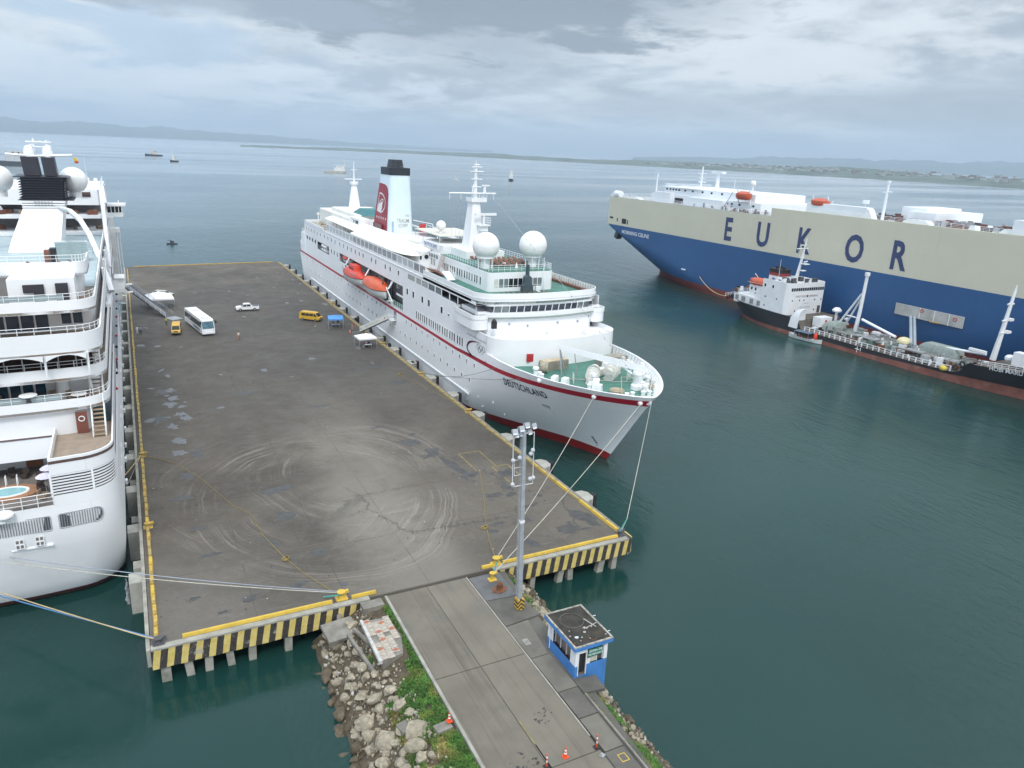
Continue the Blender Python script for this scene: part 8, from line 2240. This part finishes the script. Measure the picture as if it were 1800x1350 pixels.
mb.out('deck_gear', [WHITE2, RUST, GREYM, STEELD, mat('dark_red_gear', (.14, .06, .05), .7)], CAR, kind='stuff')
for (y, w) in ((119, 7), (95.6, 6.5), (105, 1.6)):
    mb = MB(); mb.loft([[(xc + 2.2 + i * 1.0, y + j * w / 2 * s, z) for i, j in ((-1, -1), (1, -1), (1, 1), (-1, 1))] for s, z in ((1, 29.4), (1, 30.2), (.7, 30.9))], 0, True, True); mb.out('deck_ventilator', CWH, CAR)
# side openings at the stern, mooring lead, ramp in its recess, small plates
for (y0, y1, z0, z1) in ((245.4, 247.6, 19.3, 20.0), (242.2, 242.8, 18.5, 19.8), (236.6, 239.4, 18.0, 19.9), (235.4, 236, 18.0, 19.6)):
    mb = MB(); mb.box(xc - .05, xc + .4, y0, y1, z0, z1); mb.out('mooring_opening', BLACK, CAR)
mb = MB(); mb.tube([(MX - 6, 244, 13.0), (MX - 6, 248.6, 12.0)], .5, 6); mb.obox((MX - 11.5, 247.2, 12.9), (2.4, 2.0, 3.0), 0, 0, .4); mb.out('stern_ramp_gear', STEELD, CAR, kind='stuff')
mb = MB(); mb.box(MX - m_hb(202, 6.3) - .05, MX - m_hb(202, 6.3) + .2, 199.6, 201.8, 6.1, 6.5); mb.out('white_plate', WHITE, CAR)
mb = MB(); mb.box(xc - .35, xc + .05, 101.2, 118.8, 7.9, 10.6); rp = mb.out('side_ramp', mat('side_ramp_grey', (.40, .40, .38), .65, .12, .4, streak=.35, dirt=(.20, .18, .14), dirt_amt=.5, dscale=.25), CAR)
for y in (104.6, 108.3, 112.0): 
    mb = MB(); mb.box(xc - .45, xc - .35, y, y + .12, 7.9, 10.6); mb.out('ramp_joint', WHITE2, rp)
for (y, z) in ((111.6, 10.0), (103.2, 9.6)):
    mb = MB(); mb.torus((xc - .40, y, z), .42, .09, 12, 4, ax='x'); mb.out('warning_mark', REDP, rp)
mb = MB(); mb.box(xc - .5, xc - .34, 106.6, 109.2, 7.8, 8.05); mb.out('yellow_edge', YELP, rp)
mb = MB(); mb.tube([(xc - .4, 114.2, 8.1), (157.4, 104.5, 4.4)], .35, 6); mb.tube([(xc - .4, 113.2, 8.0), (157.4, 103.5, 4.2)], .35, 6); mb.out('boarding_gangway', mat('gangway_grey', (.32, .36, .40), .6), CAR)
# lettering
EUK = mat('eukor_navy', (.035, .05, .13), .6)
for (c, y) in (('E', 183.2), ('U', 169.2), ('K', 153.3), ('O', 136.9), ('R', 123.1)):
    w = {'E': .74, 'U': .78, 'K': .72, 'O': .74, 'R': .74}[c]
    text(c, 9.75, lambda x, yy, y0=y: (xc - .06, y0 - x, 18.72 + yy), EUK, CAR, bold=.27, sx=w)
text('MORNING CELINE', 1.9, lambda x, yy: (MX - m_hb(238.5 - x, 14.5 + yy) - .3, 238.5 - x, 14.4 + yy), mat('white_lettering', (.75, .76, .78), .5), CAR, fit=17.2, bold=.02)
mb = MB()
for (y, c) in ((186.5, 0), (164.0, 0)):
    pass
def carrier_boat(y, label):
    t = thing('lifeboat', label, 'lifeboat', (xc + 2.0, y, 31.0), 0, 'lifeboats of the car carrier')
    mb = MB(); rings = []
    for i in range(11):
        yy = -3.2 + 6.4 * i / 10; u = abs(yy) / 3.2; b = max(.05, 1.5 * (1 - u ** 3) ** .6)
        rings.append([(-b * .5, yy, .3 + u ** 3 * .5), (-b, yy, 1.2), (-b * .9, yy, 2.2), (0, yy, 2.9 - u ** 4 * 1.0), (b * .9, yy, 2.2), (b, yy, 1.2), (b * .5, yy, .3 + u ** 3 * .5)])
    mb.loft(rings, 0, True, True); mb.out('hull', mat('faded_orange', (.50, .10, .05), .5, .1, 1), t, 50, True)
    for s in (-2.6, 2.6):
        mb = MB(); mb.tube([(.6, s, -1.2), (.2, s, 1.6), (-.4, s, 3.4)], .2, 5); mb.out('davit', CWH, t, None, True)
carrier_boat(178.6, 'orange lifeboat on the car carrier beside its accommodation'); carrier_boat(149.0, 'orange lifeboat partly hidden behind the white deck house of the car carrier')

# ================================================================== SMALL BLACK TANKER ALONGSIDE
HX = 159.0; HHB = 7.6
TAN = thing('tanker', 'small black bunkering tanker with a white bridge moored alongside the car carrier', 'tanker', (HX, 112, 0))
TBK = mat('tanker_black', (.014, .014, .018), .5, .25, .3, streak=.4); TRD = mat('tanker_rust_red', (.20, .07, .05), .75, .2, .3, streak=.5, dirt=(.28, .22, .19), dirt_amt=.4)
t_st = lambda z: 159.5 + .45 * cl(z, -1, 6); t_bw = lambda z: 64.5 - .5 * cl(z, 0, 9)


def t_hb(y, z):
    w = cl((t_st(z) - y) / (22 - 10 * cl(z / 6, 0, 1)), 0, 1); s = (1 - (1 - w) ** 2) ** (.85 - .4 * cl(z / 6, 0, 1))
    u = cl((y - t_bw(z)) / (40 - 14 * cl(z / 7, 0, 1)), 0, 1); f = (1 - (1 - u) ** 2) ** (.9 - .25 * cl(z / 7, 0, 1))
    return HHB * s * f


def t_top(y):
    if y > 132.0: return 4.75 + .55 * cl((y - 140) / 20, 0, 1)
    if y > 131.0: return 2.15 + 2.6 * (y - 131.0)
    fw_ = cl((100 - y) / 40, 0, 1)
    z = 2.15 + .8 * fw_
    return z + 2.6 * cl((89.5 - y) / 2.0, 0, 1) + 1.0 * cl((86 - y) / 20, 0, 1)


thl = hull_loft('hull', TAN, HX, t_bw, t_st, t_hb, [(-2, 0), (0, 0), (lambda y: 1.0 + 1.5 * cl((112 - y) / 40, 0, 1), 1), (lambda y: max(1.5, t_top(y) * .7), 1), (t_top, 1)], [TRD, TBK], N_=110)
mb = MB(); ys = [65.5, 68, 72, 78, 84, 87, 89.4, 90, 100, 115, 130.8, 131.2, 132.1, 145, 155, 161]
vs = []
for y in ys:
    z = t_top(y) - (.25 if not 90 < y < 131 else .02); b = max(.02, t_hb(y, t_top(y)) - .06); vs += [(HX - b, y, z), (HX + b, y, z)]
mb.add(vs, [(2 * i, 2 * i + 1, 2 * i + 3, 2 * i + 2) for i in range(len(ys) - 1)]); mb.out('main_deck', mat('tanker_deck', (.10, .085, .07), .8, .3, .5, dirt=(.16, .15, .12), dirt_amt=.5), TAN, recalc=False)
TWH = mat('tanker_white', (.70, .71, .72), .5, .04, .5, streak=.25)
mb = MB(); hp = [(HX - 7.4, 138), (HX - 6.7, 136.8), (HX + 5.6, 136.8), (HX + 6.4, 138), (HX + 6.4, 146), (HX - 7.4, 146)]
mb.prism(hp, 4.6, 12.3); mb.out('bridge_house', TWH, TAN)
mb = MB(); mb.prism([(HX - 7.4, 146), (HX + 7.4, 146), (HX + 6.0, 157.5), (HX - 6.0, 157.5)], 4.6, 7.0); mb.prism([(HX - 5.6, 146), (HX + 5.6, 146), (HX + 5.6, 152.5), (HX - 5.6, 152.5)], 7.0, 10.2); mb.out('aft_house', TWH, TAN)
mb = MB(); mb.wall([(HX - 7.4, 146), (HX - 7.4, 138), (HX - 6.7, 136.8), (HX + 5.6, 136.8), (HX + 6.4, 138), (HX + 6.4, 146)], 12.3, 13.0, .1); mb.out('bridge_top_bulwark', TWH, TAN)
sw = win_mesh('window', .62, .8, fr=.04)
for y in (145, 142.2): inst('window', sw, (HX - 7.42, y, 11.3), TAN)
fwm = MB(); fwm.box(-.30, .30, -.04, .02, -.40, .40); fwm = fwm.mesh('window', DGLASS)
for i in range(15): inst('window', fwm, (HX - 6.1 + i * .80, 136.78, 11.3), TAN)
for (y, z) in ((150, 9.2), (151.5, 9.2)): inst('window', sw, (HX - 5.62, y, z), TAN)
ph_ = MB(); ph_.cyl((-.05, 0, 0), (.05, 0, 0), .2, n=10); phm = ph_.mesh('porthole', DGLASS)
for (y, z) in ((144.5, 8.3), (140.5, 8.3), (144.5, 5.9), (150, 8.0)): inst('porthole', phm, (HX - 7.42 if y < 146 else HX - 5.62, y, z), TAN)
for (x, z) in ((-5.6, 8.4), (-3, 8.4), (-1.4, 8.4), (2.6, 8.4), (5, 8.4), (-4.2, 5.6), (2.8, 5.7)): inst('porthole', phm, (HX + x, 136.78, z), TAN, (0, 0, pi / 2))
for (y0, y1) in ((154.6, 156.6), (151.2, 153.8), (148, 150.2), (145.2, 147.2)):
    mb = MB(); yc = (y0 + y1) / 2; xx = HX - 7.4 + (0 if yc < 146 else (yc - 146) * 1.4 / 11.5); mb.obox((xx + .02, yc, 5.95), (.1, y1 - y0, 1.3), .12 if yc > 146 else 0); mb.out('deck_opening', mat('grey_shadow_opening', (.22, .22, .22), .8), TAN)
mb = MB(); mb.box(HX + 4.0, HX + 5.0, 136.7, 136.9, 4.8, 6.7); mb.out('doorway', STEELD, TAN)
mb = MB(); mb.rail([(HX - 7.3, 146.2, 7.0), (HX - 5.9, 157.3, 7.0), (HX + 6, 157.3, 7.0)], 1.0, 3, .04, 1.5); mb.rail([(HX - 5.5, 152.4, 10.2), (HX - 5.5, 146.2, 10.2)], 1.0, 3, .04, 1.5); mb.rail([(HX - 7, 160, 5.3), (HX, 161.5, 5.3)], 1.0, 3, .05, 1.5); mb.out('aft_railing', TWH, TAN)
LT = mat('faint_red_lettering', (.30, .20, .20), .7)
side_txt = lambda y0, z0: (lambda x, y: (HX - 5.55 + x, 132.56, z0 + y))
# slogans on the house front and port side
FT = lambda x0, z0: (lambda x, y: (HX + x0 + x, 136.75, z0 + y))
FG = mat('faint_grey_lettering', (.42, .43, .45), .7)
text('SAFETY FIRST', .75, FT(-4.6, 9.2), LT, TAN, fit=3.8)
text('ENVIRONMENT', .75, FT(.4, 9.2), LT, TAN, fit=3.3)
text('DANGER', .6, FT(-1.6, 7.3), FG, TAN, fit=2.0)
text('NO SMOKING', .7, FT(-2.6, 6.3), FG, TAN, fit=3.8)
mb = MB(); mb.cyl((HX - .3, 136.72, 9.45), (HX - .3, 136.8, 9.45), .28, n=12); mb.out('emblem_dot', BLACK, TAN)
# funnel
mb = MB(); mb.prism(rrect(HX - 1.9, HX + 1.9, 145.3, 149.9, .7, 4), 10.0, 13.2); fu = mb.out('funnel', TWH, TAN, 40)
mb = MB(); mb.prism(rrect(HX - 1.95, HX + 1.95, 145.25, 149.95, .7, 4), 13.2, 14.0); mb.out('red_band', mat('tanker_funnel_red', (.25, .03, .03), .5), fu, 40)
mb = MB(); mb.prism(rrect(HX - 1.95, HX + 1.95, 145.25, 149.95, .7, 4), 14.0, 15.0); 
for (y, h) in ((146.3, 15.6), (147.6, 15.9), (148.9, 15.5)): mb.cyl((HX, y, 15), (HX, y, h), .4, n=8)
mb.out('black_top', BLACK, fu, 40)
mb = MB(); mb.torus((HX - 1.96, 147.7, 11.8), .75, .12, 18, 4, ax='x'); mb.box(HX - 2.0, HX - 1.9, 147.1, 148.3, 11.7, 11.9); mb.box(HX - 2.0, HX - 1.9, 147.6, 147.8, 11.2, 12.5); mb.out('blue_emblem', mat('emblem_blue', (.08, .18, .35), .5), fu)
# main mast on bridge top, leaning slightly
mb = MB(); mb.tube([(HX, 142.5, 12.3), (HX, 141.5, 14.2), (HX, 140.6, 20.0), (HX, 140.2, 24.0)], [.7, .45, .28, .12], 8)
for (z, a) in ((21.4, 2.6), (22.3, 1.4), (19.0, .9)): mb.tube([(HX - a, 140.6, z), (HX + a * .6, 140.6, z)], .13, 5)
mb.obox((HX + .6, 140, 17.4), (1.8, 1.6, .2)); mb.obox((HX + .7, 140, 18.0), (2.4, .3, .3), .4); mb.obox((HX + .5, 140.4, 15.6), (1.4, 1.2, .2)); mb.tube([(HX - 2.4, 140.6, 21.4), (HX, 141.2, 18.6)], .06, 4); mb.out('mast', TWH, TAN, 40)
mb = MB(); rr = random.Random(44)
for i in range(22): mb.obox((HX + rr.uniform(-6, 6), rr.uniform(138, 145), 12.7 + rr.random() * .5), (rr.uniform(.3, 1.4), rr.uniform(.3, 1.4), rr.uniform(.6, 1.5)), 0, rr.choice((0, 0, 1)))
mb.tube([(HX - 3, 145, 12), (HX - 3, 145, 18)], .05, 4); mb.out('bridge_top_gear', [TWH, STEELD], TAN, kind='stuff')
# free-fall style orange lifeboat on the stern, top-level
t = thing('lifeboat', 'orange enclosed lifeboat on a frame at the stern of the black tanker', 'lifeboat', (HX - 4.7, 149.4, 9.9), .12)
mb = MB(); rings = []
for i in range(11):
    yy = -3.6 + 7.2 * i / 10; u = abs(yy) / 3.6; b = max(.05, 1.25 * (1 - u ** 3) ** .6)
    rings.append([(-b * .5, yy, u ** 3 * .5), (-b, yy, .9), (-b * .85, yy, 1.8), (0, yy, 2.4 - u ** 4 * .8), (b * .85, yy, 1.8), (b, yy, .9), (b * .5, yy, u ** 3 * .5)])
mb.loft(rings, 0, True, True); mb.out('hull', mat('faded_orange', (.55, .13, .07)), t, 50, True)
mb = MB(); mb.tube([(-1.25, -3.4, 1.0), (-1.3, 0, .95), (-1.25, 3.4, 1.0)], .08, 5); mb.out('gunwale', mat('pale_fender', (.6, .35, .3), .6), t, None, True)
for s in (-2.4, 2.4):
    mb = MB(); mb.tube([(1.4, s, -2.8), (1.5, s, 2.2), (.3, s, 3.2)], .14, 5); mb.tube([(-.4, s, -2.8), (-.4, s, .2)], .12, 5); mb.out('davit', TWH, t, None, True)
mb = MB()
for i in range(40): mb.obox((HX + rr.uniform(-6, 5), rr.uniform(152.8, 160), rr.uniform(7.4, 8.3) if i % 2 else 5.6), (rr.uniform(.3, 1.0), rr.uniform(.3, 1.0), rr.uniform(.4, 1.5)), 0, rr.randrange(4))
mb.out('stern_gear', [GREYM, RUST, BLACK, TWH], TAN, kind='stuff')
ty = MB(); ty.torus((0, 0, 0), .55, .22, 14, 6, ax='y'); tym = ty.mesh('tyre_fender', RUBBER, 40)
for x in (HX - 5, HX - 3.2, HX - 1.4): inst('tyre_fender', tym, (x, t_st(5) + .35 - (abs(x - HX) / 8) ** 2 * 3.4, 5.1), TAN)
# white canvas cover, vents, cargo deck pipes
mb = MB(); mb.loft([[(HX - 6.6 + j * 1.3 * s, 133.2 - 2.0 * (1 - s) + k * 1.2 * s, z) for j, k in ((-1, -1), (1, -1), (1, 1), (-1, 1))] for s, z in ((1.1, 2.2), (1.0, 4.8), (.7, 6.6), (.3, 7.2))], 0, True, True); mb.out('white_awning', TWH, TAN, 40)
mb = MB(); mb.lathe([(.35, 3.0), (.35, 6.4), (1.15, 6.6), (1.2, 7.0), (.6, 7.6), (.05, 7.7)], (HX + 3.0, 129.5, 0), 14); mb.out('mushroom_vent', TWH, TAN, 40)
mb = MB(); mb.lathe([(.25, 3.0), (.25, 4.8), (.6, 4.9), (.6, 5.3), (.05, 5.6)], (HX + 3.6, 126.6, 0), 12); mb.obox((HX - 1.5, 129.8, 4.2), (4.2, 2.4, 2.4)); mb.out('pump_house', TWH, TAN, 40)
mb = MB(); mb.cyl((HX - 1.5, 128.55, 4.4), (HX - 1.5, 128.6, 4.4), .4, n=12); mb.out('red_dot', REDP, TAN)
mb = MB(); mb.loft([[(HX - .2 + j * 2.6 * s, 126.5 + k * 1.6 * s, z) for j, k in ((-1, -1), (1, -1), (1, 1), (-1, 1))] for s, z in ((1.1, 2.6), (1, 4.0), (.75, 4.7))], 0, True, True); mb.out('grey_cover', mat('grey_green_canvas', (.26, .30, .28), .85, .15, 1), TAN, 40)
# hose-handling posts and booms
mb = MB(); A_ = (HX + 1.5, 122.6, 3.2); T_ = (HX + 1.5, 121.4, 17.2); mb.tube([(HX + 1.5, 122.0, 2.6), (HX + 1.5, 121.6, 9), T_], [.55, .45, .40], 10); mb.tube([(HX + 1.5, 128.0, 2.6), (HX + 1.5, 122.0, 12.6)], .26, 6); mb.tube([(HX + 2.4, 126.4, 2.6), (HX + 1.6, 122.0, 11.4)], .24, 6); mb.tube([(HX + 1.6, 125.5, 6.6), (HX + 1.5, 121.9, 6.6)], .2, 5); mb.cyl((HX + 1.5, 121.4, 17.2), (HX + 1.5, 121.4, 18.0), .62, n=10); mb.out('derrick_post', TWH, TAN, 40)
mb = MB(); mb.tube([(HX + 1.0, 120.2, 6.6), (HX + .4, 110.0, 4.6)], .34, 8); mb.out('derrick_boom', WHITE, TAN, 40)
mb = MB(); mb.tube([(HX, 99.5, 5.0), (HX, 88.5, 6.0)], [.22, .30], 8); mb.obox((HX, 90.4, 6.35), (.7, 3.6, .5)); mb.out('derrick_boom', WHITE, TAN, 40)
mb = MB(); mb.tube([(HX, 87.0, 5.2), (HX, 86.6, 10), (HX, 85.9, 19.8), (HX, 85.8, 21.2)], [.62, .5, .28, .08], 10)
for (z, a) in ((17.2, 1.2), (13.8, 1.9), (11.2, 1.6)): mb.tube([(HX - a * .7, 86.2, z), (HX + a, 86.2, z)], .2, 6)
mb.obox((HX + 1.2, 86.2, 13.9), (1.4, .9, .5)); mb.obox((HX + 1.2, 86.2, 11.3), (1.5, 1, .5)); mb.out('foremast', TWH, TAN, 40)
PIPE = mat('deck_pipe_grey', (.24, .25, .24), .6, .2, 1, dirt=(.16, .10, .06), dirt_amt=.5)
for x in (-3.4, -2.2, -1, .4, 1.8, 3.2):
    mb = MB(); mb.tube([(HX + x, 126, 3.1), (HX + x, 91, 3.4)], .22, 6); mb.out('deck_pipe', PIPE, TAN, 40)
mb = MB(); rr = random.Random(5)
for i in range(210):
    y = rr.uniform(91, 130); x = HX + rr.uniform(-6.4, 6.0); h = rr.uniform(.4, 1.8)
    if rr.random() < .5: mb.cyl((x, y, 2.2), (x, y, 2.4 + h), rr.uniform(.08, .3), n=6, m=rr.randrange(5))
    else: mb.obox((x, y, 2.5 + h * .4), (rr.uniform(.4, 1.6), rr.uniform(.3, 1.8), h), rr.random() * .4, rr.randrange(5))
mb.out('deck_fittings', [PIPE, GREYM, RUST, TWH, mat('grey_green_gear', (.12, .17, .15), .7)], TAN, kind='stuff')
mb = MB(); mb.sphere((HX - 1.2, 106.6, 4.4), 1.6, 14, 0, .7, -.2); mb.out('pale_tank', mat('cream_tank', (.58, .52, .32), .6), TAN, 50)
mb = MB(); mb.loft([[(HX + .6 + j * 1.7 * s, 98.6 + k * 4.2 * s, z) for j, k in ((-1, -1), (1, -1), (1, 1), (-1, 1))] for s, z in ((1.05, 3.2), (1, 4.6), (.8, 5.4))], 0, True, True); mb.out('hatch_cover', mat('grey_green_canvas', (.26, .30, .28)), TAN, 40)
mb = MB()
for (a, b) in ((92.5, 96), (112, 118), (100, 104)):
    mb.obox((HX - 3.2, (a + b) / 2, 3.6), (2.2, b - a, .2)); mb.rail([(HX - 4.3, a, 3.7), (HX - 4.3, b, 3.7)], .9, 2, .04, 1)
mb.out('catwalk', GREYM, TAN, kind='stuff')
mb = MB()
for i in range(26):
    y = 91.0 + i * 1.55; b = t_hb(y, t_top(y)) - .1; mb.obox((HX - b, y, t_top(y) + .5), (.14, .26, 1.1))
mb.tube([(HX - t_hb(y, t_top(y)) + .1, y, t_top(y) + 1.05) for y in [90.5 + i * 3 for i in range(14)]], .06, 5); mb.tube([(HX - t_hb(y, t_top(y)) + .1, y, t_top(y) + .55) for y in [90.5 + i * 3 for i in range(14)]], .04, 5)
mb.out('side_rail', TWH, TAN)
mb = MB(); mb.rail([(HX - t_hb(y, t_top(y)) + .15, y, t_top(y)) for y in (85, 80, 75, 70)], 1.1, 3, .05, 1.3); mb.obox((HX - 2, 80.5, 7.2), (2.0, 2.4, 2.6)); mb.sphere((HX - 1, 83.2, 6.6), 1.0, 10, 0, .8); mb.out('forecastle_gear', TWH, TAN)
# yokohama-like fender, tyres, painted mark, name
mb = MB(); mb.sphere((HX - 7.4, 92.4, 2.6), .8, 12, 0, .75); mb.out('yellow_fender', mat('yellow_fender_paint', (.55, .42, .06), .6), TAN, 50)
mb = MB(); mb.torus((HX - 7.3, 90.0, 3.4), .5, .2, 14, 6, ax='x'); mb.torus((HX - 7.1, 88.8, 4.4), .5, .2, 14, 6, ax='x'); mb.out('tyre_fender', RUBBER, TAN, 40)
text('HOBI MARU', 1.2, lambda x, y: (HX - t_hb(83.3 - x, 4.6 + y) - .2, 83.3 - x, 4.75 + y + x * .05), mat('white_lettering', (.75, .76, .78)), TAN, fit=6.0, bold=.02)
mb = MB()
for (a, b) in (((113.6, 2.0), (113.6, .6)), ((114.2, 1.4), (113.0, 1.4)), ((112.7, 1.9), (112.7, 1.1))): mb.cyl((HX - HHB - .05, a[0], a[1]), (HX - HHB - .05, b[0], b[1]), .07, n=4)
mb.out('load_line_mark', WHITE2, TAN)
rope([(MX - m_hb(192, 4.6) - .1, 192, 5.2), (HX - 4, 162.2, 4.9)], .10, mat('tan_rope', (.50, .38, .20)), 'tan stern line from the tanker up to the blue car carrier hull', 1.6)

# small launch alongside the tanker
t = thing('launch', 'small open launch with a blue awning lying alongside the black tanker', 'launch', (150.6, 128.4, 0), .12)
mb = MB(); rings = []
for i in range(9):
    yy = -4.8 + 9.6 * i / 8; u = abs(yy) / 4.8; b = max(.08, 1.3 * (1 - u ** 3) ** .7)
    rings.append([(-b, yy, .9 + .3 * u * u), (-b * .7, yy, .1), (b * .7, yy, .1), (b, yy, .9 + .3 * u * u)])
mb.loft(rings, 0, False, False, False); mb.out('hull', mat('launch_white', (.6, .62, .6), .5), t, 40, True, recalc=False)
mb = MB(); mb.obox((0, .6, 2.1), (2.2, 4.4, .12)); mb.out('awning', mat('slate_blue_awning', (.10, .14, .20), .8), t, None, True)
for sx in (-1, 1):
    for sy in (-1.4, 2.6):
        mb = MB(); mb.cyl((sx, sy, .5), (sx, sy, 2.1), .05, n=5); mb.out('awning_post', GREYM, t, None, True)
mb = MB()
for i in range(10): mb.obox((rr.uniform(-.8, .8), rr.uniform(-4, 3.6), .8), (rr.uniform(.3, .8), rr.uniform(.3, .9), rr.uniform(.3, .7)), rr.random(), rr.randrange(3))
mb.out('cargo', [TWH, BLACK, TEAKD], t, None, True, kind='stuff')
mb = MB(); mb.lathe([(.45, 0), (.5, .5), (.4, 1.2), (.15, 1.5)], (.4, -2.6, .9), 12); mb.out('orange_drum', ORANGE2, t, 40, True)

# ================================================================== BOATS FURTHER OUT
def work_boat(name, label, loc, rz, L, hullm, housem, mast=7.0, cat='boat', group=None, house=(.05, .35), hz_=2.4):
    t = thing(name, label, cat, loc, rz, group)
    mb = MB(); rings = []; W2 = L * .13
    for i in range(11):
        y = -L / 2 + L * i / 10; u = (y + L / 2) / L
        b = W2 * (.75 + .25 * min(1, u * 4)) * (1 - max(0, (u - .55) / .45) ** 2.2) ; sh = L * .085 + L * .05 * u ** 3
        b = max(.06, b); rings.append([(-b, y, sh), (-b * .8, y, .0), (-b * .5, y, -.6), (b * .5, y, -.6), (b * .8, y, .0), (b, y, sh)])
    mb.loft(rings, 0, True, True); mb.out('hull', hullm, t, 40, True)
    a, b = house; mb = MB(); mb.prism(rrect(-W2 * .7, W2 * .7, -L * .5 + L * a, -L * .5 + L * b, .3, 3), L * .07, L * .10 + hz_); mb.prism(rrect(-W2 * .55, W2 * .55, -L * .5 + L * (a + .05), -L * .5 + L * (b - .03), .3, 3), L * .10 + hz_, L * .10 + hz_ * 1.9); mb.out('wheelhouse', housem, t, 40, True)
    for k in range(3):
        for s in (-1, 1):
            mb = MB(); mb.obox((s * W2 * .56, -L * .5 + L * (a + .08) + k * L * (b - a - .12) / 3, L * .10 + hz_ * 1.5), (.08, L * .03, hz_ * .4)); mb.out('window', DGLASS, t, None, True)
    mb = MB(); mb.cyl((0, -L * .5 + L * b, L * .1), (0, -L * .5 + L * b, L * .1 + mast), .018 * L + .2, .12, 6); mb.tube([(-1.4, -L * .5 + L * b, L * .1 + mast * .75), (1.4, -L * .5 + L * b, L * .1 + mast * .75)], .1, 5); mb.tube([(0, -L * .5 + L * b, L * .1 + 1), (0, -L * .5 + L * (b + .3), L * .1 + mast * .7)], .12, 5); mb.out('mast', housem, t, None, True)
    return t


DKH = mat('dark_boat_hull', (.05, .06, .08), .6, .2, .3); WHB = mat('white_boat_paint', (.66, .67, .66), .5, .05, .5); RSB = mat('rusty_white_boat', (.58, .54, .50), .6, .1, .4, streak=.4)
work_boat('fishing_boat', 'small dark fishing boat with pale house, leftmost of the pair under the far hills', (68, 1890, 0), 2.0, 38, DKH, RSB, 22, 'fishing boat', house=(.3, .6), hz_=3.6)
work_boat('fishing_boat', 'small dark fishing boat with a white mast, rightmost of the pair under the far hills', (86, 1500, 0), 2.6, 26, DKH, WHB, 22, 'fishing boat', house=(.2, .6), hz_=3.6)
work_boat('fishing_vessel', 'white fishing vessel with a tall gantry lying behind the liner aft mast', (293, 1175, 0), -1.75, 34, RSB, WHB, 19, 'fishing vessel', house=(.45, .92), hz_=4)
work_boat('pilot_ship', 'small dark-hulled ship with a white superstructure lying bow-on beyond the liner mast', (530, 1045, 0), 2.68, 30, mat('navy_boat_hull', (.03, .035, .07), .5), WHB, 19, 'ship', house=(.25, .8), hz_=6)
work_boat('motor_boat', 'tiny dark boat alone on the water beyond the far end of the quay', (16, 340, 0), 1.6, 4.2, DKH, DKH, 1.5, 'boat', house=(.3, .6), hz_=.5)
work_boat('grey_ship', 'hazy grey ship at the left edge behind the cruise ship funnel', (-128, 1130, 0), 1.75, 62, mat('grey_ship_hull', (.10, .11, .13), .6), mat('grey_ship_white', (.5, .52, .54), .6), 20, 'ship', house=(.05, .45), hz_=6)
work_boat('yacht', 'tiny pale sail boat far out left of the liner mast', (425, 1010, 0), .6, 9, WHB, WHB, 10, 'boat', house=(.3, .6), hz_=.8)
